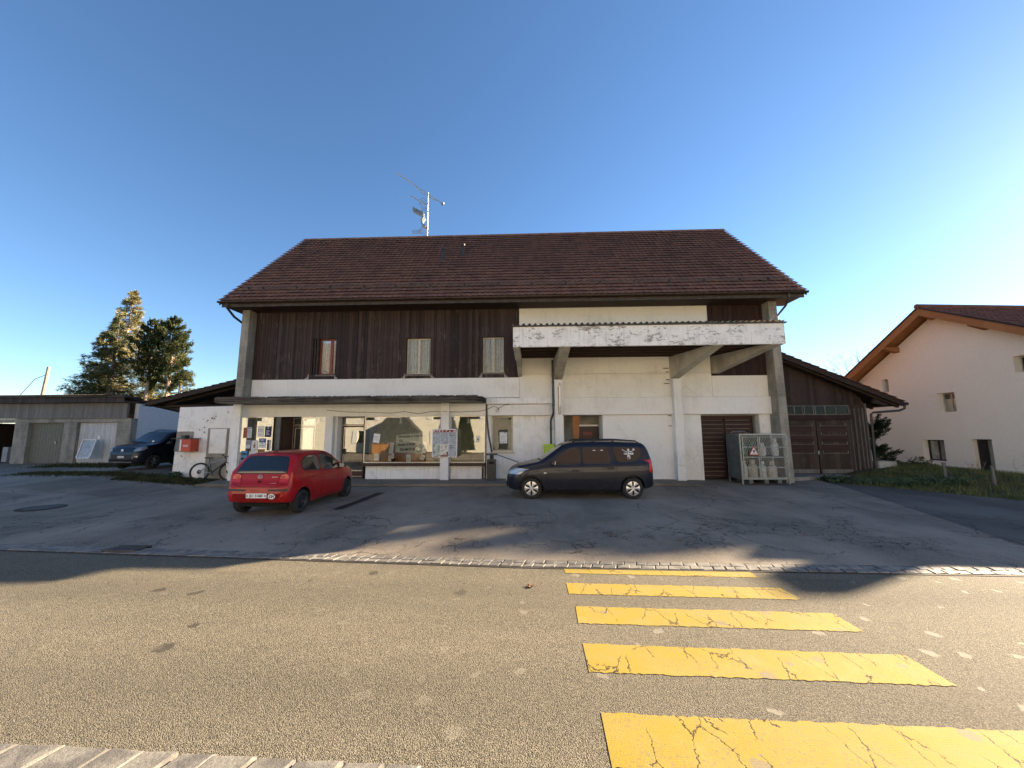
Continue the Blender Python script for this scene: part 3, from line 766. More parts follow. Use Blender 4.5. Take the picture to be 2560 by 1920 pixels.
roof_mb.prism([(bk, EZ - .02), (RY, RZ - .06), (RY, RZ - .16), (bk, EZ - .12)], 'x', RX0 + .03, RX1 - .03)
rf = part('roof', roof_mb, M_beam)
tm = MB(); tile_roof(tm, (RX0, EY - .03, EZ - .01), (1, 0, 0), vdir, RX1 - RX0, sl, 25, 101)
part('roof_tiles', tm, M_tile, rf)
tm = MB(); tm.face([(RX0, bk, EZ + .02), (RX1, bk, EZ + .02), (RX1, RY, RZ), (RX0, RY, RZ)]); part('back_slope', tm, M_tile, rf)
tm = MB(); k = 0; x = RX0
while x < RX1:
    w = .40; tm.prism([(RY - .15, RZ - .10), (RY - .10, RZ + .03), (RY, RZ + .075 + .012 * (k % 2)), (RY + .10, RZ + .03), (RY + .15, RZ - .10)], 'x', x, min(x + w - .01, RX1)); x += w; k += 1
part('ridge_tiles', tm, M_tile, rf)
tm = MB()
for x in (RX0 - .02, RX1 - .03):
    q = Vector((0, vdir.y, vdir.z)); nn = Vector((0, -vdir.z, vdir.y))
    tm = MB(); tm.prism([(EY - .02, EZ - .16), (RY, RZ - .20), (bk + .02, EZ - .16), (bk + .02, EZ - .0), (RY, RZ - .03), (EY - .02, EZ - .0)], 'x', x, x + .05); part('barge_board', tm, M_beam, rf)
tm = MB(); tm.box(RX0 + .06, RX1 - .06, EY + .02, EY + .06, 6.94, EZ - .03); part('eaves_fascia', tm, plain('dark_fascia_board', (.055, .045, .036), .8, var=.3), rf)
tm = MB(); tm.box(RX0 + .06, RX1 - .06, EY + .07, F + .25, 7.00, 7.03); part('soffit', tm, M_beam, rf)
tm = MB()
gx = rng(RX0 - .03, RX1 + .03, 2)
arc = [(EY - .075 + .065 * math.cos(a), 7.145 + .075 * math.sin(a)) for a in rng(math.pi, 2 * math.pi, 9)] + [(EY - .02, 7.145)] + [(EY - .075 + .055 * math.cos(a), 7.147 + .063 * math.sin(a)) for a in rng(2 * math.pi, math.pi, 9)]
tm.prism(arc, 'x', gx[0], gx[1])
for k in range(24): 
    x = RX0 + .4 + k * .94; tm.box(x, x + .025, EY - .145, EY - .138 + .01, 7.06, 7.15)
part('gutter', tm, M_copper, rf)
tm = MB(); tm.tube([(-11.72, EY - .07, 7.06), (-11.72, EY - .06, 6.9), (-11.66, 14.5, 6.62), (-11.64, 14.9, 6.5), (-11.66, 15.3, 6.3), (-11.66, 15.3, 3.4)], .045, 8); part('downpipe', tm, M_copper)
tm = MB(); tm.tube([(9.75, EY - .07, 7.06), (9.76, EY - .05, 6.93), (9.80, 14.45, 6.7), (9.80, 15.0, 6.45), (9.80, 15.0, 1.9), (9.8, 15.0, 1.87)], .04, 8)
part('downpipe', tm, M_mgrey)
tm = MB(); tm.tube([(9.80, 15.0, 1.9), (9.80, 15.0, .2)], .05, 8); tm.lathe([(.058, 0), (.058, .05)], (9.8, 15.0, 1.86), n=12); part('downpipe', tm, plain('rusty_pipe', (.10, .045, .035), .7))
tm = MB(); tm.tube([(1.02, 14.92, 4.8), (1.02, 14.92, 2.75), (.99, 14.99, 2.62), (.94, 15.04, 2.5), (.92, 15.06, 2.4), (.92, 15.08, 1.2)], .042, 8)
for z in (3.9, 3.0, 2.1): tm.lathe([(.055, 0), (.055, .04)], (1.02 if z > 2.6 else .92, 14.92 if z > 2.6 else 15.06, z), n=10)
part('downpipe', tm, M_mgrey)
# snow guards
sg = MB(); 
for h in (.11, .055): 
    r_, off_ = .008, h
    base = Vector((0, EY, EZ)) + vdir * .92 + Vector((0, -vdir.z, vdir.y)) * (.05 + h)
    sg.tube([(RX0 + .45, base.y, base.z), (RX1 - .25, base.y, base.z)], r_, 6)
part('snow_rail', sg, plain('tarnished_rail', (.16, .15, .14), .5, .6), rf)
gd = None
base = Vector((0, EY, EZ)) + vdir * .80; nn = Vector((0, -vdir.z, vdir.y))
for i, x in enumerate([-11.35, -10.75, -9.35, -7.95, -6.55, -5.25, -3.85, -2.45, -1.1, .25, 1.6, 2.95, 4.3, 5.65, 7.0, 8.35, 9.45]):
    if gd is None:
        m = MB()
        P_ = lambda s, t, h: tuple(vdir * t + nn * h + Vector((s, 0, 0)))
        m.hexa([P_(-.13, 0, .03), P_(.13, 0, .03), P_(.13, .2, .05), P_(-.13, .2, .05)], [P_(-.09, .02, .065), P_(.09, .02, .065), P_(.09, .2, .07), P_(-.09, .2, .07)])
        m.hexa([P_(-.03, .05, .06), P_(.03, .05, .06), P_(.03, .14, .06), P_(-.03, .14, .06)], [P_(-.02, .08, .19), P_(.02, .08, .19), P_(.02, .12, .19), P_(-.02, .12, .19)])
        m.hexa([P_(-.2, .0, .035), P_(-.135, .0, .035), P_(-.135, .16, .05), P_(-.2, .16, .05)], [P_(-.2, .0, .055), P_(-.135, .0, .055), P_(-.135, .16, .06), P_(-.2, .16, .06)])
        gd = m.build('snow_guard', M_mgrey); gd.parent = rf
        WL['gd'] = Vector((0, 0, 0))
    o = gd if i == 0 else gd.copy()
    if i: C.objects.link(o)
    o.location = Vector((x, base.y, base.z)) - WL[rf.name]
# roof vents
for x, t in ((-3.86, 3.95), (-2.98, 4.45)):
    b = Vector((x, EY, EZ)) + vdir * t; P_ = lambda s, tt, h: tuple(b + vdir * tt + nn * h + Vector((s, 0, 0)))
    m = MB(); m.hexa([P_(-.17, -.12, .03), P_(.17, -.12, .03), P_(.17, .22, .05), P_(-.17, .22, .05)], [P_(-.15, -.1, .06), P_(.15, -.1, .06), P_(.15, .2, .075), P_(-.15, .2, .075)])
    m.tube([P_(0, .05, .05), tuple(Vector(P_(0, .05, .05)) + Vector((0, 0, .42)))], [.075, .045], 10); m.lathe([(0, .60), (.09, .55), (.09, .47), (.03, .42)], tuple(P_(0, .05, .05)), n=12)
    part('roof_vent', m, M_mgrey, rf, fix=True)
# upper windows
def shutter_window(x0, x1, z0, z1, y, kind):
    w = part('upper_window', MB_frame(x0, x1, z0, z1, y + .10, .05, .06), M_redfr if kind == 0 else M_cream_fr)
    m = MB(); xm = (x0 + x1) / 2 + (.13 if kind == 0 else 0); m.box(xm - .05, xm + .05, y + .09, y + .15, z0 + .05, z1 - .05)
    part('mullion', m, M_redfr if kind == 0 else M_cream_fr, w)
    m = MB(); m.box(x0 + .05, x1 - .05, y + .13, y + .136, z0 + .05, z1 - .05); part('pane', m, M_glass if kind == 0 else M_glassdim, w)
    m = MB(); n = 40
    for k in range(n):
        a, b = x0 + .05 + (x1 - x0 - .1) * k / n, x0 + .05 + (x1 - x0 - .1) * (k + 1) / n
        f = lambda t: .02 * math.sin(t * 60)
        m.face([(a, y + .19 + f(a), z0 + .05), (b, y + .19 + f(b), z0 + .05), (b, y + .19 + f(b), z1 - .05), (a, y + .19 + f(a), z1 - .05)])
    part('curtain', m, M_curt, w, smooth=True)
    m = MB(); m.box(x0 - .02, x0 + .0, y - .03, y + .2, z0 - .01, z1 + .01); m.box(x1, x1 + .02, y - .03, y + .2, z0 - .01, z1 + .01); m.box(x0 - .02, x1 + .02, y - .03, y + .2, z1 + .01, z1 + .03)
    part('casing', m, M_clad, w)
    m = MB(); m.box(x0 - .06, x1 + .06, y - .07, y + .09, z0 - .07, z0 - .02); part('sill', m, M_fasc, w)
    return w
def MB_frame(x0, x1, z0, z1, y, d, t):
    m = MB(); m.box(x0, x0 + t, y, y + d, z0, z1); m.box(x1 - t, x1, y, y + d, z0, z1); m.box(x0 + t, x1 - t, y + .002, y + d, z0, z0 + t); m.box(x0 + t, x1 - t, y + .002, y + d, z1 - t, z1); return m
for i, h in enumerate(wh):
    x0 = h[0] + (.32 if i == 0 else 0)
    w = shutter_window(x0, h[1], h[2], h[3], F + .05, 0 if i == 0 else 1)
    if i == 0:
        m = MB()
        for q in range(3): m.box(h[0] + .02 + q * .09, h[0] + .09 + q * .09, F + .02 + q * .03, F + .07 + q * .03, h[2], h[3])
        part('folded_shutter', m, M_clad, w)
# pale weathered streaks beside the sills are modelled as worn paint patches
def worn(x0, x1, z0, h, seed, side=1):
    rnd = random.Random(seed); m = MB()
    for k in range(16):
        x = rnd.uniform(x0, x1); q = abs(x - (x1 if x1 - x0 > 0 and side > 0 else x0)) / (x1 - x0); hh = h * (1 - q) ** 1.6 * rnd.uniform(.4, 1); w_ = rnd.uniform(.004, .012); m.box(x - w_, x + w_, F - .004 - rnd.random() * .002, F + .004, z0 - .02, z0 + hh)
    return m
for i, h in enumerate(wh):
    o = part('flaked_paint', worn(h[0] - .17, h[0] - .02, 4.19, .22, i), plain('bare_pale_wood', (.34, .31, .27), .9, var=.3), fix=False)
    o = part('flaked_paint', worn(h[1] + .02, h[1] + .17, 4.19, .20, i + 9, -1), plain('bare_pale_wood', (.34, .31, .27), .9, var=.3))
# shop windows: frames, glass, interior
def pane(x0, x1, z0, z1, y, parent, m=None): 
    q = MB(); q.box(x0, x1, y, y + .008, z0, z1); return part('pane', q, m or M_glass, parent)
w = part('shop_window', MB_frame(-11.80, -10.22, .74, 2.645, F + .07, .05, .025), M_alu); pane(-11.775, -10.245, .765, 2.62, F + .09, w)
w = part('shop_window', MB_frame(-9.10, -8.075, .74, 2.645, F + .07, .05, .02), M_alu); pane(-9.08, -8.095, .76, 2.625, F + .09, w)
w = part('shop_window', MB_frame(-6.50, -3.37, .815, 2.645, F + .07, .05, .03), M_alu); pane(-6.47, -3.40, .845, 2.615, F + .09, w)
w = part('shop_window', MB_frame(-3.03, -1.67, .815, 2.645, F + .07, .05, .025), M_alu); pane(-3.005, -1.695, .84, 2.62, F + .09, w)
mb = MB(); mb.box(-1.67, -1.655, F + .1, F + .22, .82, 2.64); part('corner_glass', mb, M_alu)
# entrance 1 recess
mb = MB(); mb.box(-10.20, -9.98, F + .1, F + .14, .15, 2.64); part('grey_panel', mb, M_galv_d)
mb = MB(); mb.box(-10.22, -10.20, F + .02, F + .95, .15, 2.64); mb.box(-9.98, -9.95, F + .14, F + .9, .15, 2.64); part('recess_side', mb, M_brfr)
def shop_door(x0, x1, z0, z1, y, zt):
    d = part('shop_door', MB_frame(x0, x1, z0, z1, y, .05, .05), M_brfr)
    a = MB_frame(x0 + .02, x1 - .02, z0 + .04, z1 - .02, y - .012, .01, .016)
    b = MB_frame(x0 + .10, x1 - .10, z0 + .26, zt - .08, y - .012, .01, .028)
    c = MB(); c.box(x0 + .02, x1 - .02, y - .012, y - .002, zt - .012, zt + .014); c.box(x0 + .1, x1 - .02, y - .013, y - .003, zt + .04, zt + .055)
    part('bright_trim', a, M_alu, d); part('bright_trim', b, M_alu, d); part('bright_trim', c, M_alu, d)
    m = MB(); m.box(x0 + .05, x0 + .098, y, y + .04, z0 + .05, zt); m.box(x1 - .098, x1 - .05, y, y + .04, z0 + .05, zt); m.box(x0 + .098, x1 - .098, y, y + .04, z0 + .05, z0 + .25); m.box(x0 + .05, x1 - .05, y, y + .04, zt - .07, zt + .03)
    part('leaf', m, M_brfr, d)
    m = MB(); m.box(x0 + .1, x1 - .1, y + .01, y + .018, z0 + .25, zt - .08); m.box(x0 + .04, x1 - .04, y + .01, y + .018, zt + .05, z1 - .05); part('pane', m, M_glass, d)
    m = MB(); m.box(x0 + .06, x0 + .20, y - .05, y - .015, 1.15, 1.35); part('letter_box', m, M_plas, d)
    return d
shop_door(-9.95, -8.95, .2, 2.64, 16.10, 2.30)
d2 = shop_door(-7.65, -6.56, .2, 2.645, 15.72, 2.31)
mb = MB(); mb.box(-6.55, -6.50, F + .1, 15.8, .1, 2.645); mb.box(-7.66, -6.50, 15.78, 15.84, .1, .22); part('recess_side', mb, M_brfr)
mb = MB(); mb.box(-7.68, -6.5, F + .2, 15.9, 2.646, 2.655); part('recess_ceiling', mb, M_conc)
# interior room
mb = MB(); mb.box(-11.85, -1.7, 19.6, 19.7, .1, 3.1); mb.box(-11.88, -11.81, F + .07, 19.6, .1, 3.1); mb.box(-1.75, -1.68, F + .3, 19.6, .1, 3.1); mb.box(-7.75, -7.68, 16.0, 19.6, .1, 3.1)
part('interior_wall', mb, M_room)
part('interior_floor', mb_box(-11.8, -1.75, F + .3, 19.6, .1, .16), M_roomfl)
part('interior_ceiling', mb_box(-11.8, -1.75, F + .25, 19.6, 2.9, 2.95), M_room)
mb = MB(); mb.box(-6.4, -3.1, 15.58, 15.62, .82, 1.62); 
for k, x in enumerate(rng(-6.3, -3.2, 9)): mb.box(x, x + .32, 15.54, 15.575, .82, 1.62 + (.13 if k % 3 == 0 else 0))
part('window_backing', mb, M_ply)
# small window 4
w = part('small_window', MB_frame(-1.42, -.56, 1.22, 2.65, F + .28, .06, .07), M_cream_fr); pane(-1.35, -.63, 1.29, 2.58, F + .31, w, M_glassdim)
mb = MB(); mb.box(-1.35, -.63, F + .36, F + .37, 1.29, 1.98); mb.box(-1.35, -.63, F + .39, F + .40, 1.98, 2.58); part('blind', mb, plain('grey_beige_blind', (.13, .12, .095), .9), w)
mb = MB(); mb.box(-1.48, -.5, F + .16, F + .28, 1.17, 1.215); part('sill', mb, M_cream_fr, w)
# cables on the facade
mb = MB(); pts = [(-8.02, F - .04, 2.90), (-7.2, F - .035, 2.83), (-6.3, F - .035, 2.81), (-5.4, F - .035, 2.77), (-4.9, F - .035, 2.83), (-4.3, F - .035, 2.74), (-3.8, F - .035, 2.82), (-3.2, 14.90, 2.80), (-2.6, F - .035, 2.80), (-1.8, F - .035, 2.83), (-1.5, F, 2.93), (-1.3, F, 3.02), (-1.15, F, 2.96), (-1.1, F, 2.82), (-1.18, F, 2.78), (-1.24, F, 2.85), (-1.1, F, 2.94), (-.9, F, 3.06), (-.7, F, 3.08)]
mb.tube(pts, .010, 5); part('cable', mb, M_mgrey)
mb = MB(); mb.tube([(-1.60, F - .02, 3.1), (-1.58, F - .03, 2.6), (-1.50, 15.1, 1.9), (-1.36, 14.9, 1.25)], .035, 8); part('slanting_downpipe', mb, M_mgrey)
mb = MB(); mb.tube([(-1.2, 14.9, 1.17), (.3, 14.9, .62)], .022, 8); mb.tube([(-.2, 14.9, .2), (-.2, 14.9, .8)], .018, 6); part('handrail', mb, M_galv)
# tube light on the column
mb = MB(); mb.box(1.20, 1.30, 14.86, 14.895, 2.7, 3.75); t_ = part('lamp_housing', mb, M_cream_fr)
mb = MB(); mb.tube([(1.27, 14.84, 2.8), (1.27, 14.83, 3.78), (1.26, 14.88, 3.88)], .028, 8); part('lamp_tube', mb, M_alu, t_)
mb = MB(); mb.tube([(1.255, 14.84, 2.66), (1.255, 14.84, 2.95)], .045, 8); part('socket', mb, M_cream_fr, t_)
# nails, stubs on the column edge
mb = MB()
for i, z in enumerate([4.45, 4.3, 4.0, 3.85, 3.3, 3.15, 2.95, 2.6, 2.2]): mb.box(5.50 - .10 * (i % 3 == 0) - .03, 5.58, F - .05, F - .005, z, z + .025)
part('rusty_stub', mb, M_copper)

m = MB(); m.box(-10.0, 8.6, 24.01, 35, 0, 8.6); part('shade_wing', m, M_clad)  # unseen wing added to keep the sun off the garage side wall
m = MB(); m.prism([(-10.4, 8.6), (-.7, 12.0), (9.0, 8.6)], 'y', 24.9, 35.3); part('shade_wing_roof', m, M_tile)
# ------------------------------------------------------------------ things in and on the shop front
def poster(x, z, w, h, label, base, marks=(), y=F + .082, tilt=0, name='poster', cat='poster', txt=(), group='posters taped inside the left shop window'):
    # marks: (u0,u1,v0,v1,material) in 0..1
    ms = [base]; m = MB(); T = Matrix.Translation((x, y, z)) @ Matrix.Rotation(R(tilt), 4, 'Y')
    m.box(-w / 2, w / 2, 0, .003, -h / 2, h / 2, 0, T)
    for k, (u0, u1, v0, v1, mm) in enumerate(marks):
        if mm not in ms: ms.append(mm)
        yy = -.0015 - .0006 * k
        m.box(-w / 2 + u0 * w, -w / 2 + u1 * w, yy - .0004, yy, -h / 2 + v0 * h, -h / 2 + v1 * h, ms.index(mm), T)
    for body, u, v, s, mm in txt:
        if mm not in ms: ms.append(mm)
        o = T @ Vector((-w / 2 + u * w, -.006, -h / 2 + v * h)); add_text(m, body, s, o, T.to_3x3() @ Vector((1, 0, 0)), T.to_3x3() @ Vector((0, 0, 1)), ms.index(mm), .0004, .002)
    o = thing(name, label, cat, (x, y, z), group)
    m.build('sheet', ms, o); return o
def lines(n, v0, v1, mm, u0=.15, u1=.85, th=.35):
    s = (v1 - v0) / n; return [(u0, u1 - .12 * (k % 3), v0 + k * s, v0 + k * s + s * th, mm) for k in range(n)]
poster(-11.40, 2.02, .17, .42, 'orange red poster with dark text, top left of the shop window posters', M_orange, lines(6, .1, .9, M_maroon))
poster(-11.23, 2.03, .19, .42, 'white poster with blue heading beside the orange one', M_paper, [(.08, .9, .88, .94, M_bluei)] + lines(7, .15, .78, M_greyp))
poster(-10.77, 2.07, .25, .44, 'white poster with grey blue loops, top middle', M_paper, [(.1, .8, .66, .72, M_greyp), (.06, .2, .5, .7, M_greyp), (.72, .85, .52, .7, M_greyp), (.15, .8, .46, .5, M_greyp), (.2, .7, .18, .24, M_greyp)])
poster(-10.46, 2.06, .26, .42, 'dark navy poster with white text beside the entrance recess', M_navyp, lines(5, .2, .7, M_paper, .2, .8, .3) + [(.42, .58, .8, .93, M_paper)])
poster(-11.25, 1.56, .20, .32, 'small pale grey poster with a faint snow scene', M_paper, [(.05, .95, .45, .95, M_greyp)])
poster(-10.98, 1.50, .27, .42, 'white poster showing a brown guitar case', M_paper, [(.35, .62, .3, .62, M_brownp), (.5, .58, .6, .85, M_brownp), (.2, .8, .12, .16, M_greyp)])
poster(-10.67, 1.60, .27, .38, 'blue and white poster with a slanting band', M_bluei, [(.0, 1, .0, .58, M_paper), (.2, .8, .82, .88, M_paper), (.3, .7, .74, .79, M_paper), (.4, .6, .42, .5, M_maroon), (.15, .45, .2, .3, M_greyp), (.55, .85, .2, .3, M_greyp)])
poster(-10.40, 1.52, .13, .42, 'narrow dark poster with white edge', M_navyp, [(.72, 1, 0, 1, M_paper), (.2, .6, .6, .8, M_brownp)])
poster(-11.38, 1.10, .26, .40, 'light blue poster with black car shapes, bottom left', M_sky, [(.1, .85, .62, .76, M_ink), (0, 1, .45, .58, M_teal), (.05, .6, .1, .32, M_ink), (.6, .95, .08, .36, M_paper)])
poster(-11.03, 1.08, .30, .40, 'poster with a large brown drum picture', M_paper, [(.2, .95, .15, .75, M_brownp), (.5, .62, .2, .7, M_cream)])
poster(-10.69, 1.18, .27, .36, 'brown poster with a red lower edge', M_brownp, [(0, 1, 0, .4, M_orange), (.1, .9, .12, .22, M_paper)])
poster(-10.40, 1.14, .25, .24, 'turquoise and yellow leaflet above the red car', M_teal, [(.05, .3, .15, .75, M_yel), (.5, .7, .2, .6, M_sky)])
# lamps inside
for i, (x, lb) in enumerate([(-10.85, 'white pendant lamp behind the left shop window'), (-8.75, 'white pendant lamp behind the entrance glass'), (-5.25, 'white pendant lamp behind the large shop window'), (-2.43, 'white pendant lamp behind the right shop window')]):
    o = thing('pendant_lamp', lb, 'lamp', (x, 15.9, 2.45), 'pendant lamps in the shop windows')
    m = MB(); m.tube([(x, 15.9, 2.9), (x, 15.9, 2.62)], .012, 6); m.build('cord', M_wpaint, o)
    m = MB(); m.lathe([(.03, .16), (.035, .02), (.075, -.07), (.07, -.08), (.03, 0)], (x, 15.9, 2.45), n=14); m.build('shade', M_wpaint, o, smooth=True)
# cardboard sign in the large window with hand written text
o = thing('cardboard_sign', 'large grey hand-lettered sale sign leaning in the big shop window', 'sign', (-4.72, F + .22, 1.2))
m = MB(); m.prism([(-5.28, 1.22), (-4.17, 1.16), (-4.16, 1.70), (-4.30, 1.98), (-5.10, 1.90), (-5.24, 1.90)], 'y', F + .20, F + .215)
m.build('card', M_board, o)
m = MB()
for body, x, z, s, r in (('Immeuble à Vendre', -5.16, 1.84, .155, 2), ('OU', -5.13, 1.67, .14, 0), ('locaux à louer', -5.17, 1.52, .15, 3), ('032 484 70 05', -5.08, 1.32, .13, 2)):
    q = R(r); add_text(m, body, s, (x, F + .193, z), (math.cos(q), 0, math.sin(q)), (-math.sin(q), 0, math.cos(q)), 0, .001, .004, 'LEFT', .80)
m.build('lettering', M_ink, o)
for i, (x, z, w_, h_, tl, lb) in enumerate([(-5.42, 1.35, .16, .50, 8, 'long white paper taped left of the sale sign'), (-5.42, 1.02, .22, .32, 0, 'white paper low in the big window below the long paper'), (-4.72, .99, .18, .30, -2, 'white paper under the middle of the sale sign'),
                                     (-4.16, 1.02, .18, .20, 25, 'tilted white paper under the right end of the sale sign'), (-4.10, 1.42, .14, .46, 0, 'narrow white paper right of the sale sign'), (-6.02, 1.05, .19, .30, -4, 'white paper low near the left edge of the big window')]):
    poster(x, z, w_, h_, lb, M_paper, lines(3, .3, .7, M_greyp), F + .17, tl, 'paper_sheet', 'paper', group='papers in the big shop window')
poster(-6.0, 1.78, .26, .36, 'white poster stuck on the left of the big window with a round ring', M_paper, lines(4, .3, .8, M_greyp), F + .082, 6, 'paper_sheet', 'paper', group='papers in the big shop window')
poster(-1.94, 1.73, .14, .24, 'small white notice on the right shop window', M_paper, [(.3, .7, .3, .6, M_ink), (.2, .8, .12, .18, M_greyp)], F + .082, 0, 'paper_notice', 'notice', group=None)
poster(-.95, 1.78, .30, .45, 'white A3 notice with black hand lettering on the small window', M_paper, [(.08, .2, .88, .95, M_ink), (.35, .45, .88, .95, M_ink), (.55, .92, .89, .96, M_ink)] + lines(8, .28, .8, M_greyp, .12, .95) + [(.1, .3, .12, .17, M_ink), (.68, .85, .15, .2, M_ink), (.45, .55, .07, .15, M_ink)], F + .3065, 0, 'paper_notice', 'notice', group=None)
# box of plants, stool behind the window
for i, (x, lb) in enumerate([(-5.35, 'small brown flower pot on the window ledge below the sale sign'), (-3.62, 'small brown flower pot behind the notice board')]):
    o = thing('flower_pot', lb, 'pot', (x, F + .2, .83), None)
    m = MB(); m.lathe([(0, 0), (.06, 0), (.085, .12), (.09, .12), (.09, .15), (.0, .14)], (x, F + .2, .83), n=14); m.build('pot', M_brfr, o)
# notice board on the column
o = thing('notice_board', 'white framed display board with maroon header fixed on the white column', 'notice board', (-3.19, 14.85, 1.0))
def rrect(x0, x1, z0, z1, r, n=5):
    out = []
    for cx, cz, a0 in ((x1 - r, z0 + r, -90), (x1 - r, z1 - r, 0), (x0 + r, z1 - r, 90), (x0 + r, z0 + r, 180)):
        for k in range(n + 1):
            a = R(a0 + 90 * k / n); out.append((cx + r * math.cos(a), cz + r * math.sin(a)))
    return out
bx0, bx1, bz0, bz1 = -3.66, -2.69, 1.05, 2.13
m = MB(); m.prism(rrect(bx0, bx1, bz0, bz1, .06), 'y', 14.85, 14.91); m.build('frame', M_wpaint, o, bevel=.006)
m = MB(); m.prism(rrect(bx0 + .02, bx1 - .02, bz0 + .02, bz1 - .02, .045), 'y', 14.842, 14.846); m.build('backing', M_paper, o)
m = MB(); m.box(bx0 + .03, bx1 - .03, 14.838, 14.841, 2.0, 2.095)
for a, b in ((.04, .26), (.34, .66), (.76, .86), (.92, .98)): m.box(bx0 + .03 + a * .9, bx0 + .03 + b * .9, 14.838, 14.841, 1.072, 1.095)
m.build('maroon_band', M_maroon, o)
m = MB()
for k, (x, z, s) in enumerate([(-3.57, 2.05, .05), (-3.46, 2.06, .03), (-3.36, 2.05, .045), (-3.24, 2.05, .035), (-3.1, 2.06, .035), (-2.96, 2.03, .03)]): m.box(x - s, x + s * .4, 14.834, 14.837, z - .02, z + .022, 0, None)
m.prism([(-2.86, 2.01), (-2.83, 2.01), (-2.79, 2.05), (-2.75, 2.01), (-2.72, 2.01), (-2.79, 2.09)], 'y', 14.834, 14.837)
m.build('header_sign', M_wpaint, o)
cw = (bx1 - bx0 - .06 - .02) / 3
for r_ in range(2):
    for c_ in range(3):
        x = bx0 + .03 + c_ * (cw + .01); z = 1.105 + (1 - r_) * .45
        m = MB(); m.box(x, x + cw, 14.836, 14.840, z, z + .44)
        base = [[M_greyp, M_greyp, M_greyp], [plain('photo_meadow', (.38, .45, .40), .3, var=.6, sc=6), plain('photo_snow', (.55, .55, .5), .3, var=.5, sc=9), M_greyp]][r_][c_]
        if r_ == 1 and c_ == 1: m.box(x, x + cw, 14.833, 14.8355, z, z + .04, 1); m.box(x + cw * .78, x + cw * .98, 14.833, 14.8355, z + .045, z + .17, 1)
        if c_ == 2: m.box(x + .03, x + .10, 14.833, 14.8355, z + .38, z + .40, 1); m.box(x + .03, x + .2, 14.833, 14.8355, z + .32, z + .335, 1)
        m.build('picture_panel', [base, M_maroon if c_ == 1 else M_ink], o)
# bin with ashtray roof
o = thing('litter_bin', 'dark grey metal litter bin with flat ashtray roof at the shop corner', 'bin', (-1.36, 14.9, .17))
m = MB(); m.box(-1.53, -1.20, 14.76, 15.04, .2, .97); m.build('body', M_mgrey, o, bevel=.012)
m = MB(); m.box(-1.46, -1.27, 14.752, 14.762, .80, .90); m.build('slot', M_dark, o)
m = MB(); m.box(-1.43, -1.29, 14.84, 14.97, .97, 1.14); m.build('neck', M_plas, o)
m = MB(); m.box(-1.58, -1.15, 14.68, 15.08, 1.14, 1.19); m.build('lid', M_mgrey, o, bevel=.01)
# green board
o = thing('green_panel', 'lime green board on the wall behind the dark wagon', 'panel', (.84, 15.02, 1.0))
m = MB(); m.box(.63, 1.04, 15.0, 15.05, .98, 1.54); m.build('board', M_green, o, bevel=.006)
m = MB(); m.box(1.041, 1.06, 14.99, 15.06, .97, 1.55); m.build('edge_strip', M_plas, o)
# ------------------------------------------------------------------ antenna
AX, AY = -5.30, 19.45
o = thing('tv_antenna', 'silver rooftop aerial mast with long yagi and grid antennas on the ridge', 'antenna', (AX, AY, 12.4))
m = MB(); m.tube([(AX, AY, 12.3), (AX, AY, 15.05)], .028, 8); m.build('mast', M_galv, o)
a, b = Vector((-7.08, AY - .1, 16.2)), Vector((-4.47, AY - .1, 14.30))
m = MB(); m.tube([a, b], .022, 6)
d = (b - a)
for k in range(24):
    p = a + d * (.02 + k * .038); m.tube([p + Vector((0, -.13, 0)), p + Vector((0, .13, 0))], .005, 4)
m.tube([a + d * .45 + Vector((0, 0, -.02)), a + d * .5 + Vector((0, 0, -.16)), a + d * .8 + Vector((0, 0, -.10)), a + d * .92], .015, 5)
m.build('yagi_boom', M_galv, o)
m = MB(); 
for an in range(8): 
    c, s_ = math.cos(an * .785), math.sin(an * .785); m.tube([b, b + Vector((.09 * c + .03, .1 * s_, .13 * s_ * .7))], .008, 4)
m.lathe([(.02, -.08), (.09, -.02), (.09, .04), (.02, .1)], tuple(b), n=10); m.build('dipole', M_galv, o)
a, b = Vector((-6.26, AY - .05, 14.85)), Vector((AX, AY - .05, 14.25))
m = MB(); m.tube([a, b], .022, 6)
for k in range(8):
    p = a + (b - a) * (.1 + k * .11); m.tube([p + Vector((0, -.1, 0)), p + Vector((0, .1, 0))], .005, 4)
m.build('short_boom', M_galv, o)
def grid(cx, cz, ang, w, h, n):
    m = MB(); u = Vector((math.cos(ang), .35, math.sin(ang))); v = Vector((-math.sin(ang), .1, math.cos(ang)))
    c = Vector((cx, AY - .1, cz))
    for k in range(n): m.tube([c + u * (-w / 2) + v * (h * (k / (n - 1) - .5)), c + u * (w / 2) + v * (h * (k / (n - 1) - .5))], .010, 4)
    for s_ in (-1, 1): m.tube([c + u * (w / 2 * s_) - v * h / 2, c + u * (w / 2 * s_) + v * h / 2], .010, 4)
    m.build('reflector_grid', M_galv, o)
grid(-5.55, 14.45, .5, .42, .42, 5); grid(-5.45, 13.9, .35, .35, .5, 7); grid(-5.45, 12.75, -.6, .42, .45, 7); grid(-5.85, 12.72, .2, .5, .22, 4)
m = MB()
for k in range(3): 
    m.hexa([(-6.10, AY - .15, 14.13 - k * .09), (-6.10, AY + .1, 14.13 - k * .09), (-5.50, AY + .1, 13.78 - k * .09), (-5.50, AY - .15, 13.78 - k * .09)], [(-6.10, AY - .15, 14.17 - k * .09), (-6.10, AY + .1, 14.17 - k * .09), (-5.50, AY + .1, 13.82 - k * .09), (-5.50, AY - .15, 13.82 - k * .09)])
m.build('panel_blades', M_galv, o)
m = MB()
for k in range(9): 
    t = k / 8; an = -1.2 + 2.0 * t
p0 = [(-5.55, 13.50), (-5.63, 13.35), (-5.58, 13.12), (-5.40, 12.98), (-5.33, 13.02), (-5.48, 13.15), (-5.54, 13.35), (-5.42, 13.55)]
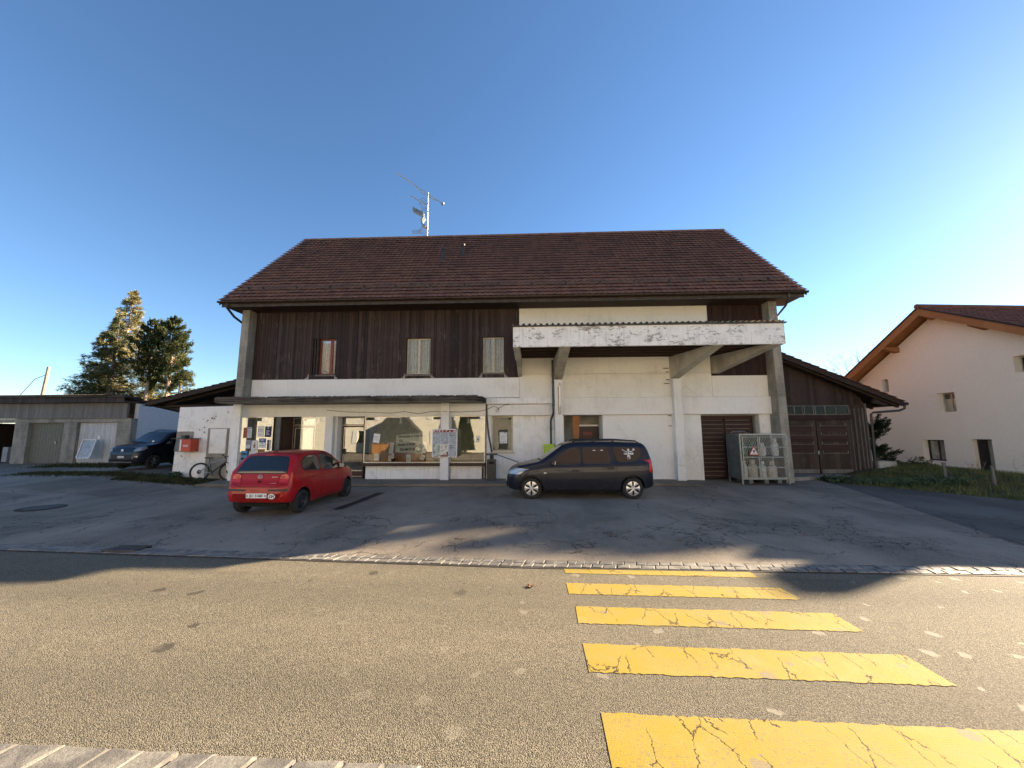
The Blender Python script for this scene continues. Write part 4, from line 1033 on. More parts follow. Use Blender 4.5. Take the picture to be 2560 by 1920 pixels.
m.prism(p0, 'y', AY - .22, AY + .15); m.build('small_dish', M_galv, o)
# ------------------------------------------------------------------ white wall with mailbox, bicycle niche, annexe roof
BY = 15.45
o = thing('annexe_wall', 'free white rendered wall with dark chips between the garages and the shop', 'wall', (-12.9, BY, .2))
m = MB(); z0 = .0
m.prism([(-14.46, .2), (-11.90, .0), (-11.90, 3.13), (-14.40, 3.08)], 'y', BY, BY + .25); m.build('wall', M_chip, o)
# niche panel
m = MB(); m.box(-13.10, -12.20, BY - .012, BY + .0, .1, 2.21); m.build('niche', M_olive if 0 else M_conc, o)
m = MB(); m.box(-12.99, -12.29, BY - .03, BY - .013, 1.19, 2.18); m.build('white_panel', M_chip, o, bevel=.006)
m = MB(); m.box(-14.42, -13.70, BY - .012, BY, 1.26, 2.08); m.build('bare_patch', M_conc, o)
rnd = random.Random(3); m = MB()
for (x, z, s) in [(-12.92, 2.58, .07), (-12.30, 2.82, .06), (-12.9, 2.74, .04), (-13.3, 2.25, .07), (-13.55, 2.2, .06), (-12.3, 1.82, .05), (-13.25, 2.05, .05), (-13.3, 2.62, .05), (-13.15, 2.5, .05), (-14.1, 1.05, .05), (-13.9, 1.0, .04)]:
    for q in range(3):
        s2 = s * rnd.uniform(.25, .8); x2, z2 = x + rnd.uniform(-.09, .09), z + rnd.uniform(-.06, .06); ax_, az_ = rnd.uniform(.5, 1.6), rnd.uniform(.4, 1.2); n = 11
        m.prism([(x2 + ax_ * s2 * (.35 + rnd.random() * .65) * math.cos(k * 6.28 / n), z2 + az_ * s2 * (.35 + rnd.random() * .65) * math.sin(k * 6.28 / n)) for k in range(n)], 'y', BY - .003 - .001 * q, BY + .001)
m.build('dark_chip', plain('dark_spall', (.10, .095, .085), .9), o)
o = thing('newspaper_box', 'orange red and grey newspaper box with a flat lid on the white wall', 'newspaper box', (-13.75, 15.1, 1.3))
m = MB(); m.hexa([(-13.76, 14.96, 1.30), (-13.36, 14.96, 1.27), (-13.42, 15.42, 1.27), (-13.76, 15.42, 1.30)], [(-13.76, 14.96, 1.77), (-13.36, 14.96, 1.78), (-13.42, 15.42, 1.78), (-13.76, 15.42, 1.77)]); m.build('red_box', M_redbox, o, bevel=.01)
m = MB(); m.box(-13.80, -13.74, 14.95, 14.958, 1.31, 1.77); m.build('white_edge', M_paper, o)
m = MB()
for k in range(2): m.box(-13.66, -13.46, 14.950, 14.957, 1.53 - k * .05, 1.55 - k * .05)
m.build('print_lines', M_paper, o)
m = MB(); m.hexa([(-14.16, 15.10, 1.30), (-13.80, 14.97, 1.30), (-13.80, 15.38, 1.30), (-14.10, 15.4, 1.30)], [(-14.10, 15.10, 1.76), (-13.80, 14.97, 1.76), (-13.80, 15.38, 1.76), (-14.08, 15.4, 1.76)]); m.build('grey_box', M_fasc, o, bevel=.006)
m = MB(); m.box(-14.18, -13.34, 14.92, 15.42, 1.785, 1.81); m.box(-14.0, -13.85, 15.2, 15.4, 1.81, 1.93); m.build('lid', M_mgrey, o, bevel=.004)
# annexe roof
o = thing('annexe', 'low open shelter with red tiled roof between garages and main building', 'shelter', (-13.6, 17, .3))
A0, A1 = (-15.95, 3.30), (-11.62, 4.33)
m = MB()
m.prism([(A0[0], A0[1]), (A1[0], A1[1]), (A1[0], A1[1] - .16), (A0[0], A0[1] - .16)], 'y', 15.5, 15.56)
m.build('barge_board', M_beam, o)
m = MB(); m.prism([(A0[0], A0[1] - .02), (A1[0], A1[1] - .02), (A1[0], A1[1] - .08), (A0[0], A0[1] - .08)], 'y', 15.57, 24)
for k in range(6): m.prism([(A0[0] + .1, A0[1] - .09), (A1[0], A1[1] - .09), (A1[0], A1[1] - .22), (A0[0] + .1, A0[1] - .20)], 'y', 15.9 + k * 1.2, 16.0 + k * 1.2)
m.box(-15.7, -11.7, 15.9, 16.0, 3.12, 3.22); m.build('rafters', M_beam, o)
tm = MB(); ul = math.hypot(A1[0] - A0[0], A1[1] - A0[1]); uv = Vector((A1[0] - A0[0], 0, A1[1] - A0[1])).normalized()
tile_roof(tm, (A0[0], 24.0, A0[1] + .01), (0, -1, 0), uv, 8.5, ul, 14, 38, th=.04)
tm.build('roof_tiles', M_tile2, o)
m = MB(); m.tube([(A0[0] - .03, 15.45, A0[1] - .1), (A0[0] - .03, 24, A0[1] - .1)], .06, 8); m.build('gutter', M_mgrey, o)
for x in (-12.4,): mb_box(x, x + .12, 16.2, 16.32, .2, 3.2).build('post', M_beam, o)
m = MB(); m.box(-15.2, -11.7, 22.5, 22.6, 0, 3.9); m.build('back_wall', M_clad, o)
# small weed at the wall corner
def weed(name, label, x, y, r, h, n, m_, cat, kind=None, seed=1):
    rnd = random.Random(seed); mb = MB(); z = gz(x, y)
    for k in range(n):
        a = rnd.uniform(0, 6.28); rr = r * math.sqrt(rnd.random()); hh = h * rnd.uniform(.3, 1) * (1 - .5 * rr / r)
        p = Vector((x + rr * math.cos(a), y + rr * math.sin(a) * .7, z + hh)); s = rnd.uniform(.03, .07)
        u = Vector((rnd.uniform(-1, 1), rnd.uniform(-1, 1), rnd.uniform(-.6, .8))).normalized(); v = u.orthogonal().normalized()
        mb.face([p - u * s, p - v * s * .5, p + u * s, p + v * s * .5])
    o = mb.build(name, m_); tag(o, label, cat, kind=kind); return o
weed('weed_clump', 'small dark weed clump at the foot of the white wall corner', -14.1, 15.2, .28, .3, 160, M_ivy, 'weed', seed=2)
# ------------------------------------------------------------------ garages
GY = 19.5
o = thing('garage_row', 'row of low garages with weathered grey board fascia and dark flat roof', 'garages', (-25, GY, .5))
m = MB()
for a, b in ((-27.12, -26.36), (-24.38, -23.67), (-21.48, -20.72), (-30.1, -29.4)): m.box(a, b, GY - .02, GY + .3, .3, 2.6)
m.box(-34, -20.72, GY - .03, GY + .3, 2.605, 2.80); m.build('pillar', M_conc, o)
m = MB(); m.box(-34, -20.95, GY - .10, GY + .02, 2.81, 3.62); m.build('board_fascia', M_fasc, o)
m = MB(); m.box(-34, -20.80, GY - .45, GY - .40, 3.70, 3.88); m.box(-34, -20.8, GY - .45, GY + .3, 3.62, 3.70); m.build('roof_edge', M_clad, o)
m = MB(); m.hexa([(-34, GY - .55, 3.90), (-20.75, GY - .55, 3.90), (-20.75, 27.2, 2.55), (-34, 27.2, 2.55)], [(-34, GY - .55, 3.98), (-20.75, GY - .55, 3.98), (-20.75, 27.2, 2.63), (-34, 27.2, 2.63)])
for k in range(150):
    x = -33.9 + k * .088; m.tube([(x, GY - .6, 4.0), (x, GY + .6, 3.86)], .030, 5)
m.build('roof_sheet', M_conc_d, o)
m = MB(); m.prism([(GY + .31, .2), (27, .2), (27, 2.52), (GY + .31, 3.60)], 'x', -20.95, -20.74); m.build('side_wall', plain('blue_white_stucco', (.62, .66, .70), .9, var=.15, sc=20, bump=.6), o)
m = MB(); m.box(-26.355, -24.385, GY + .18, GY + .22, .3, 2.6); 
for k in range(12): m.box(-26.34 + k * .163, -26.19 + k * .163, GY + .165, GY + .179, .5, 2.58)
d = m.build('garage_door', M_olive, o); d['label'] = 'olive grey garage door'
m = MB(); m.box(-25.0, -24.9, GY + .13, GY + .16, 1.5, 1.6); m.build('handle', M_galv, d)
m = MB(); m.box(-23.665, -21.485, GY + .16, GY + .20, .3, 2.6)
for k in range(22): m.box(-23.65 + k * .0985, -23.65 + k * .0985 + .086, GY + .12, GY + .16, .5, 2.58)
d = m.build('garage_door', M_grey_ribbed, o); d['label'] = 'pale ribbed garage door'
m = MB(); m.box(-22.55, -22.45, GY + .07, GY + .11, 1.72, 1.9); m.build('handle', M_wpaint, d)
m = MB(); m.box(-29.39, -27.13, GY + 2.5, GY + 2.6, .3, 2.6); m.box(-33.9, -30.11, GY + .18, GY + .22, .3, 2.6); m.box(-29.45, -29.39, GY + .3, GY + 2.5, .3, 2.6); m.box(-27.13, -27.07, GY + .3, GY + 2.5, .3, 2.6); m.build('open_bay', M_clad, o)
m = MB(); m.box(-28.9, -28.6, GY + .9, GY + 1.3, .5, 1.3); m.build('stored_box', M_greyp, o)
o = thing('leaning_frame', 'white framed board leaning against the pale garage door', 'board', (-22.6, 19.2, .6))
T = Matrix.Translation((-22.55, 19.0, .78)) @ Matrix.Rotation(R(-14), 4, 'X')
m = MB(); w2, h2 = .36, .95
fr = rrect(-w2, w2, 0, h2, .06)
m.prism([(p[0], p[1]) for p in fr], 'y', 0, .03, 0, T); m.build('panel', M_greyp, o)
m = MB()
m.tube([T @ Vector((p[0], -.02, p[1])) for p in fr], .028, 6, closed=True); m.build('frame', M_wpaint, o)
# ------------------------------------------------------------------ gas bottle cage
o = thing('gas_bottle_cage', 'grey galvanised steel cage for gas bottles with a red warning triangle', 'cage', (8.35, 14.6, .2))
cx0, cx1, cy0, cy1, cz0, cz1 = 7.53, 9.13, 14.10, 14.98, .34, 1.87
def bar(m, a, b, r=.018): m.tube([a, b], r, 4)
m = MB()
xm = cx0 + .63
for y in (cy0, cy1):
    for x in (cx0, cx1): m.box(x - .02, x + .02, y - .02, y + .02, .16, cz1 + .02)
    for z in (cz0, cz1): m.box(cx0 + .02, cx1 - .02, y - .018, y + .018, z - .02, z + .02)
for x in (cx0, cx1):
    for z in (cz0, cz1): m.box(x - .018, x + .018, cy0 + .02, cy1 - .02, z - .02, z + .02)
m.build('frame', M_galv, o)
m = MB()
for a, b in ((cx0 + .05, xm - .015), (xm + .015, cx1 - .05)):
    m.box(a, a + .03, cy0 - .045, cy0 - .021, cz0 + .03, cz1 - .05); m.box(b - .03, b, cy0 - .045, cy0 - .021, cz0 + .03, cz1 - .05)
    for k in range(5):
        z = cz0 + .04 + k * (cz1 - cz0 - .12) / 4; m.box(a + .03, b - .03, cy0 - .043, cy0 - .023, z - .012, z + .012)
m.build('door_frame', M_galv, o)
m = MB(); z0, z1, a, b = cz0 + .04, cz1 - .06, cx0 + .07, cx1 - .07
step = .085
def clipline(x, z, dx, dz):
    pts = []
    t0, t1 = -9, 9
    for p, dd, lo, hi in ((x, dx, a, b), (z, dz, z0, z1)):
        ta, tb = (lo - p) / dd, (hi - p) / dd
        if ta > tb: ta, tb = tb, ta
        t0, t1 = max(t0, ta), min(t1, tb)
    return t0, t1
k = -2.0
while k < 3.4:
    for sg_ in (-1, 1):
        x = a + k * 1.0; t0, t1 = clipline(x, z0, .5 * sg_, 1)
        if t1 > t0:
            p, q = Vector((x + .5 * sg_ * t0, cy0 - .018, z0 + t0)), Vector((x + .5 * sg_ * t1, cy0 - .018, z0 + t1))
            dn = Vector((1, 0, -.5 * sg_)).normalized() * .0045
            m.face([p - dn, p + dn, q + dn, q - dn])
    k += step
m.build('wire_mesh', M_galv, o)
m = MB(); m.box(cx0 - .021, cx0 - .012, cy0 + .02, cy1 - .02, cz0, cz1); m.box(cx0 + .02, cx1 - .02, cy1 - .01, cy1, cz0, cz1); m.build('side_sheet', M_galv_d, o)
m = MB(); m.box(cx0, cx1, cy0, cy1, cz1 + .021, cz1 + .035); m.build('roof_sheet', M_galv, o)
m = MB(); m.box(cx0, cx1, cy0, cy1, cz0 - .03, cz0 - .021); 
for x in (cx0 + .22, cx0 + .75, cx0 + 1.2): m.box(x, x + .14, cy0, cy1, .18, .31)
m.build('base', M_galv_d, o)
m = MB(); m.tube([(cx0 + .1, cy1 - .1, cz1 + .04), (cx0 + .18, cy1 - .1, cz1 + .12), (cx0 + .62, cy1 - .1, cz1 + .12), (cx0 + .7, cy1 - .1, cz1 + .04)], .012, 6); m.build('lifting_bar', M_galv, o)
m = MB(); m.prism([(7.78, 1.16), (8.13, 1.16), (7.955, 1.47)], 'y', cy0 - .062, cy0 - .056, 0); sgn = m.build('warning_triangle', M_redbox, o)
m = MB(); m.prism([(7.82, 1.183), (8.09, 1.183), (7.955, 1.425)], 'y', cy0 - .067, cy0 - .063); m.build('white_field', M_paper, sgn)
m = MB(); m.prism([(7.92, 1.27), (7.99, 1.27), (8.0, 1.31), (7.975, 1.34), (7.955, 1.365), (7.935, 1.33), (7.91, 1.30)], 'y', cy0 - .072, cy0 - .068); m.box(7.85, 8.06, cy0 - .072, cy0 - .068, 1.195, 1.205); m.box(7.9, 8.01, cy0 - .072, cy0 - .068, 1.225, 1.245); m.build('flame_symbol', M_maroon, sgn)
m = MB(); m.box(cx0 + .03, cx1 - .03, cy0 + .05, cy1 - .03, 1.09, 1.11); m.build('shelf', M_galv_d, o)
def bottle(x, y, z, r, h, m_, label, square=False):
    q = thing('gas_bottle', label, 'gas bottle', (x, y, z), 'gas bottles in the cage')
    a = MB()
    if square: a.box(x - r, x + r, y - r, y + r, z, z + h * .8)
    else: a.lathe([(0, .0), (r * .85, 0), (r, .04), (r, h * .62), (r * .8, h * .74), (r * .3, h * .8), (0, h * .8)], (x, y, z), n=18)
    a.build('cylinder', m_, q, smooth=.6)
    a = MB(); a.lathe([(r * .55, h * .78), (r * .6, h), (r * .56, h), (r * .5, h * .78)], (x, y, z), n=14); a.lathe([(0, h * .95), (.03, h * .93), (.03, h * .78)], (x, y, z), n=8); a.build('collar', m_, q)
bottle(7.76, 14.42, .32, .13, .62, M_bottw, 'grey white gas bottle at the lower left corner of the cage'); bottle(8.05, 14.36, .32, .15, .66, M_bott, 'wide beige gas bottle in the lower left half of the cage')
bottle(8.42, 14.42, .32, .12, .60, M_bottw, 'narrow grey gas bottle in the lower middle of the cage'); bottle(8.72, 14.36, .32, .155, .62, M_bott, 'beige gas bottle with dark band at the lower right of the cage')
bottle(7.80, 14.40, 1.12, .13, .50, M_bottg, 'green gas bottle on the shelf behind the warning triangle'); bottle(8.10, 14.42, 1.12, .13, .52, M_bottg, 'green gas bottle on the shelf beside the door post of the cage')
bottle(8.42, 14.34, 1.12, .12, .46, M_bottw, 'pale striped gas bottle in the middle of the shelf'); bottle(8.86, 14.34, 1.12, .12, .62, M_bottw, 'grey white gas bottle standing alone at the right end of the shelf')
# ------------------------------------------------------------------ shed on the right
SY = 16.3
o = thing('wooden_shed', 'old dark wooden shed with double doors and red tiled lean-to roof', 'shed', (12.3, SY, .2))
m = MB(); m.prism([(9.95, .15), (13.82, .15), (13.82, 3.1), (13.4, 3.62), (9.95, 5.05)], 'y', SY + .05, SY + .15)
m.prism([(SY + .15, .1), (24, .1), (24, 3.4), (SY + .15, 3.4)], 'x', 13.72, 13.82); m.build('wall', M_shed, o)
m = MB(); m.prism([(9.95, 3.06), (13.15, 3.06), (13.82, 3.06), (13.45, 3.6), (9.95, 5.02)], 'y', SY + .01, SY + .045); m.build('gable_boards', M_clad, o)
m = MB()
for x in (13.2, 13.38, 13.55, 13.70): m.box(x, x + .025, SY - .0, SY + .049, .22, 2.9)
m.box(13.80, 13.86, SY - .01, SY + .3, .15, 3.1); m.build('batten', M_fasc, o)
for dx0, dx1 in ((10.10, 11.76), (11.80, 13.08)):
    d = mb_box(dx0, dx1, SY - .03, SY + .03, .30, 2.42).build('shed_door', M_shed, o)
    m = MB()
    for z in (2.20, 1.83, 1.46, 1.10): m.box(dx0 + .15, dx1 - .14, SY - .045, SY - .031, z - .008, z + .0); m.box(dx1 - .15, dx1 - .14, SY - .044, SY - .031, z + .001, z + .1); m.box(dx0 + .15, dx0 + .16, SY - .044, SY - .031, z + .001, z + .1)
    m.build('pale_moulding', plain('chalky_moulding', (.30, .27, .23), .9), d)
    m = MB()
    for z in (2.1, 1.7, 1.3): m.box(dx0 + .17, dx1 - .17, SY - .042, SY - .031, z - .15, z + .15)
    m.build('door_panel', M_clad_h, d)
    m = MB(); m.box(dx0 + .05, dx1 - .04, SY - .05, SY - .031, .30, .46); m.build('kick_board', M_fasc, d)
m = MB(); m.box(11.74, 11.79, SY - .06, SY - .04, 1.05, 1.2); m.build('latch', M_galv, o)
m = MB(); m.box(9.95, 13.2, SY - .10, SY + .02, 2.45, 2.64); m.build('lintel', M_cladred, o)
w = MB_frame(10.0, 13.14, 2.645, 3.03, SY - .04, .04, .03).build('window_strip', M_fasc, o)
m = MB()
for k, x in enumerate([10.5, 10.95, 11.28, 11.36, 11.72, 11.80, 12.18, 12.60]): m.box(x, x + .035, SY - .038, SY - .005, 2.676, 2.999)
m.build('glazing_bar', M_fasc, w)
m = MB(); m.box(10.03, 13.11, SY - .02, SY - .014, 2.68, 2.999); m.build('pane', mat('dusty_shed_glass', lambda t: f_glass(t, (.35, .36, .36), .0, 0, .35)), w)
m = MB(); m.box(10.03, 13.11, SY + .0, SY + .008, 2.68, 2.999); m.build('curtain', M_int, w)
m = MB(); m.box(11.45, 11.7, SY - .012, SY - .004, 2.68, 2.71); m.box(10.75, 10.9, SY - .012, SY - .004, 2.68, 2.75); m.build('paper_scrap', M_paper, w)
S0, S1 = (14.85, 3.08), (9.80, 5.30)
m = MB()
m.prism([(S0[0], S0[1] + .03), (S1[0], S1[1] + .03), (S1[0], S1[1] - .16), (S0[0], S0[1] - .14)], 'y', 15.72, 15.78)
m.build('barge_board', M_beam, o)
m = MB(); m.prism([(S0[0], S0[1]), (S1[0], S1[1]), (S1[0], S1[1] - .06), (S0[0], S0[1] - .06)], 'y', 15.79, 24)
m.prism([(13.9, 3.3), (14.4, 3.02), (14.3, 2.98), (13.8, 3.1)], 'y', 15.9, 16.0)
for y in (15.85, 17, 18.2): m.prism([(S0[0] - .1, S0[1] - .07), (S1[0], S1[1] - .07), (S1[0], S1[1] - .22), (S0[0] - .1, S0[1] - .18)], 'y', y, y + .12)
m.build('rafters', M_beam, o)
ul = math.hypot(S1[0] - S0[0], S1[1] - S0[1]); uv = Vector((S1[0] - S0[0], 0, S1[1] - S0[1])).normalized()
tm = MB(); tile_roof(tm, (S0[0], 15.68, S0[1] + .03), (0, 1, 0), uv, 8.3, ul, 16, 37, th=.045, jit=.012); tm.build('roof_tiles', M_tile, o)
m = MB(); m.tube([(14.90, 15.66, 3.04), (14.90, 24, 3.04)], .065, 8); m.build('gutter', M_mgrey, o)
m = MB(); m.tube([(14.88, 15.75, 3.02), (14.86, 15.75, 2.86), (14.7, 15.8, 2.78), (13.95, 16.1, 2.72), (13.9, 16.15, 2.66), (13.88, 16.2, .3)], .045, 8); m.build('downpipe', M_mgrey, o)
m = MB(); m.prism([(9.95, 16.32), (9.95, 15.1), (11.0, 15.5), (13.6, 15.75), (14.2, 16.35)], 'z', .05, .27); m.build('concrete_step', M_conc, o)
o = thing('concrete_block', 'pale square concrete block beside the shed corner', 'block', (14.35, 16.25, .2))
m = MB(); m.box(13.95, 14.62, 16.1, 16.7, .1, .78); m.build('block', M_conc_l, o, bevel=.02)
o = thing('white_post', 'short white stake behind the concrete block', 'stake', (14.35, 16.9, .3))
m = MB(); m.tube([(14.35, 16.9, .3), (14.33, 16.9, 1.22)], .045, 6); m.build('stake', M_wpaint, o)
o = thing('black_pipe', 'black drain pipe lying from the shed corner to the grass', 'pipe', (14.3, 15.9, .25))
m = MB(); m.tube([(13.95, 16.0, .40), (14.5, 15.8, .30), (14.95, 15.45, .22)], .06, 8); m.build('pipe', M_plas, o)
# ------------------------------------------------------------------ house on the right
HA = R(85); HU = Vector((math.cos(HA), -math.sin(HA), 0)); HN = Vector((-math.sin(HA), -math.cos(HA), 0)); HD = Vector((18.9, 16.0, 0))
HM = Matrix((( HU.x, -HN.x, 0, HD.x), (HU.y, -HN.y, 0, HD.y), (0, 0, 1, 0), (0, 0, 0, 1)))   # local x along wall, local y into house, z up
H = thing('farmhouse', 'cream rendered farmhouse with orange brown timber eaves and tiled gable roof', 'house', (18.9, 16, 0))
ap, lz, rz_, sl_l, sl_r = -1.9, 0, 0, .655, .54
zr = lambda s, o=0: 7.42 + o - (sl_l * (ap - s) if s < ap else sl_r * (s - ap))
SL, SR = -8.3, 5.4
m = MB()
hol = [(-4.65, -4.33, 3.96, 4.62), (-2.24, -1.58, 2.80, 3.66), (-3.10, -2.23, .62, 1.56), (-1.23, -.55, .04, 1.62), (.49, 1.15, 4.2, 4.84), (2.0, 2.9, .7, 1.6), (1.9, 2.6, 2.8, 3.66)]
zt_ = min(zr(SL), zr(SR)) - .25
m.wall(SL, SR, -.3, 3.95, 0, .35, [h for h in hol if h[3] < 3.96], 0, 'y', HM)
hs = [h for h in hol if h[3] > 3.96]
m.wall(-5.2, 1.9, 3.95, 4.9, 0, .35, hs, 0, 'y', HM)
def hp(poly, a, b, mi=0, mm=None): (mm or m).prism(poly, 'y', a, b, mi, HM)
hp([(SL, 3.95), (-5.2, 3.95), (-5.2, 4.9), (-5.6, zr(-5.6) - .1), (SL, zr(SL) - .1)], 0, .35)
hp([(1.9, 3.95), (SR, 3.95), (SR, zr(SR) - .1), (1.9, 4.9)], 0, .35)
hp([(-5.6, zr(-5.6) - .1), (-5.2, 4.9), (1.9, 4.9), (ap + (7.42 - 5.0) / sl_r, 4.9 + 0), (ap, zr(ap) - .1)], 0.001, .35)
m.build('wall', M_cream, H)
m = MB(); m.box(SL, SR, .35, 12, -.3, 3.4, 0, HM); m.build('rear_body', M_cream, H)
m = MB(); m.box(SL, -1.235, -.03, 0, -.3, .40, 0, HM); m.box(-.545, SR, -.03, 0, -.3, .42, 0, HM); m.build('plinth', M_chip if 0 else mat('pale_plinth', lambda t: f_stucco(t, (.62, .56, .44), bs=18)), H)
# roof slabs
m = MB()
OH = -.72
for s0, s1 in ((SL - .6, ap), (ap, SR + .5)):
    poly = [(s0, zr(s0) + .10), (s1, zr(s1) + .10), (s1, zr(s1) + .02), (s0, zr(s0) + .02)]
    hp(poly, OH, 12.5)
m.build('roof_deck', M_warm, H)
for s0, s1 in ((SL - .6, ap), (ap, SR + .5)):
    m = MB(); hp([(s0, zr(s0) + .14), (s1, zr(s1) + .14), (s1, zr(s1) - .20), (s0, zr(s0) - .20)], OH - .05, OH - .001, mm=m); m.build('verge_board', M_warm, H)
    m = MB(); hp([(s0, zr(s0) + .20), (s1, zr(s1) + .20), (s1, zr(s1) + .125), (s0, zr(s0) + .125)], OH - .09, OH - .052, mm=m); m.build('verge_trim', M_clad, H)
def htile(s0, s1, n, c, up):
    a = HM @ Vector((s0, OH - .08, zr(s0) + .13)); b = HM @ Vector((s1, OH - .08, zr(s1) + .13)); back = (HM.to_3x3() @ Vector((0, 1, 0)))
    tm = MB(); v = (b - a)
    if up: tile_roof(tm, a + back * 12.6, -back, v, 12.6, v.length, n, c, th=.045)
    else: tile_roof(tm, a, back, v, 12.6, v.length, n, c, th=.045)
    tm.build('roof_tiles', M_tile2, H)
htile(SL - .65, ap, 22, 50, True)
htile(SR + .55, ap, 20, 50, False)
m = MB(); r0 = HM @ Vector((ap, OH - .1, zr(ap) + .22)); r1 = HM @ Vector((ap, 12.5, zr(ap) + .22)); m.tube([r0, r1], .12, 8); m.build('ridge_tiles', M_tile2, H)
m = MB()
for s, w_ in ((ap, .16), (-3.73, .14), (-.10, .14), (-6.6, .14), (2.4, .14)):
    zz = zr(s) - .03; 
    m.hexa([HM @ Vector(p) for p in ((s - w_, OH + .0, zz - .16), (s + w_, OH + .0, zz - .16), (s + w_, .01, zz - .34), (s - w_, .01, zz - .34))], [HM @ Vector(p) for p in ((s - w_, OH, zz - (.0 if s == ap else .08)), (s + w_, OH, zz - (.0 if s == ap else .08)), (s + w_, .01, zz - .06), (s - w_, .01, zz - .06))])
m.build('purlin_end', M_warm, H)
def hwin(h, kind, door=False):
    x0, x1, z0, z1 = h; y = .26
    fr = MB()
    t = .05
    for q in ((x0, x0 + t, z0, z1), (x1 - t, x1, z0, z1), (x0 + t, x1 - t, z0, z0 + t), (x0 + t, x1 - t, z1 - t, z1)): fr.box(q[0], q[1], y, y + .05, q[2], q[3], 0, HM)
    w = fr.build('house_door' if door else 'window', M_brfr if kind else M_cream_fr, H)
    q = MB(); q.box(x0 + t, x1 - t, y + .02, y + .026, z0 + t, z1 - t, 0, HM); q.build('pane', M_glassdim, w)
    q = MB(); q.box(x0, x1, y + .10, y + .11, z0, z1, 0, HM); q.build('dark_room', M_dark if kind else M_int, w)
    if not door:
        q = MB(); xm = (x0 + x1) / 2; q.box(xm - .02, xm + .02, y - .004, y + .045, z0 + t, z1 - t, 0, HM); q.build('mullion', M_brfr if kind else M_cream_fr, w)
        if kind == 1: q = MB(); q.box(x0 + .1, xm + .1, y + .05, y + .06, z0 + .05, z1 - .05, 0, HM); q.build('curtain', M_curt, w)
    else:
        q = MB(); q.box(x0 + t, x0 + (x1 - x0) * .5, y + .005, y + .019, z0 + t, z1 - t, 0, HM); q.build('leaf', M_plas, w)
        q = MB(); q.box(x0 - .05, x1 + .05, -.25, .3, z0 - .12, z0 - .0, 0, HM); q.build('door_step', M_conc_l, w)
for i, h in enumerate(hol): hwin(h, 1 if h[3] < 2 else 0, i == 3)
# ------------------------------------------------------------------ grass bank on the right
def bz(x, y):
    d_ = sstep(x - (11.3 + max(0, 14.7 - y) * .62), 0, 3.5)
    return gz(x, y) - .03 + .42 * d_ * sstep(y, 9, 12.5) * (1 - .75 * sstep(x, 15.5, 18.6))
xs = rng(10.9, 30, 78); ys = rng(4, 24, 60)
bm_ = MB(); nx = len(xs)
edge = lambda y: 11.15 + (14.6 - y) * .70 if y < 14.6 else 11.0
for j in range(len(ys) - 1):
    for i in range(nx - 1):
        if ys[j] < 7: continue
        pts = []
        for a, b in ((i, j), (i + 1, j), (i + 1, j + 1), (i, j + 1)):
            x = max(xs[a], edge(ys[b])); pts.append((x, ys[b], bz(x, ys[b]) + (.035 if xs[a] > edge(ys[b]) else 0.005)))
        if pts[0][0] >= pts[1][0] - 1e-4 and pts[3][0] >= pts[2][0] - 1e-4: continue
        if xs[i] > 18.7 + (16 - ys[j]) * .087: continue
        bm_.face(pts)
struct('grass_bank', bm_, M_soil, fix=True, smooth=True)
rnd = random.Random(11)
mb = MB()
for k in range(26000):
    y = rnd.uniform(9, 19); x = rnd.uniform(edge(y) - .05, 18.7 + (16 - y) * .087)
    if 9.9 < x < 14.1 and y > 15.7: continue
    z = bz(x, y) + .02; h = rnd.uniform(.04, .13) * (1 + (y > 12) * .3); a = rnd.uniform(0, 6.28); w_ = rnd.uniform(.008, .016); lx, ly = rnd.uniform(-.05, .05), rnd.uniform(-.05, .05)
    c, s_ = math.cos(a) * w_, math.sin(a) * w_
    mb.face([(x - c, y - s_, z), (x + c, y + s_, z), (x + lx, y + ly, z + h)])
tag(mb.build('grass', M_grass), kind='stuff')
mb = MB()
for k in range(3800):
    t = rnd.random(); u_ = rnd.gauss(0, .28)
    x, y = 11.0 + 3.0 * t + u_ * .2, 15.1 - 1.9 * t + u_ * (.75 - .3 * t)
    z = max(bz(x, y), gz(x, y)) + .05 + abs(rnd.gauss(0, .06)); s_ = rnd.uniform(.025, .06)
    u = Vector((rnd.uniform(-1, 1), rnd.uniform(-1, 1), rnd.uniform(-.4, .5))).normalized(); v = u.orthogonal().normalized()
    p = Vector((x, y, z)); mb.face([p - u * s_, p - v * s_ * .7, p + u * s_, p + v * s_ * .7])
tag(mb.build('ground_ivy', M_ivy), kind='stuff')
# grass and moss strips left, at the Fiat and garages
mb = MB()
for k in range(15000):
    q = rnd.random()
    if q < .5: x = rnd.uniform(-20.5, -12.4); y = 15.0 + .30 * (x + 20.5) / 8 * -1 + rnd.gauss(0, .30) + .25
    elif q < .75: x = rnd.uniform(-15.6, -11.7); y = 14.35 + rnd.gauss(0, .16)
    else: x = rnd.uniform(-23.5, -18.6); y = 18.3 + rnd.gauss(0, .45)
    z = gz(x, y); h = rnd.uniform(.02, .09) * (2.2 if q > .75 and rnd.random() < .3 else 1); a = rnd.uniform(0, 6.28); w_ = rnd.uniform(.01, .025)
    c, s_ = math.cos(a) * w_, math.sin(a) * w_
    mb.face([(x - c, y - s_, z), (x + c, y + s_, z), (x + rnd.uniform(-.06, .06), y + rnd.uniform(-.06, .06), z + h)])
tag(mb.build('moss_strip', M_moss), kind='stuff')
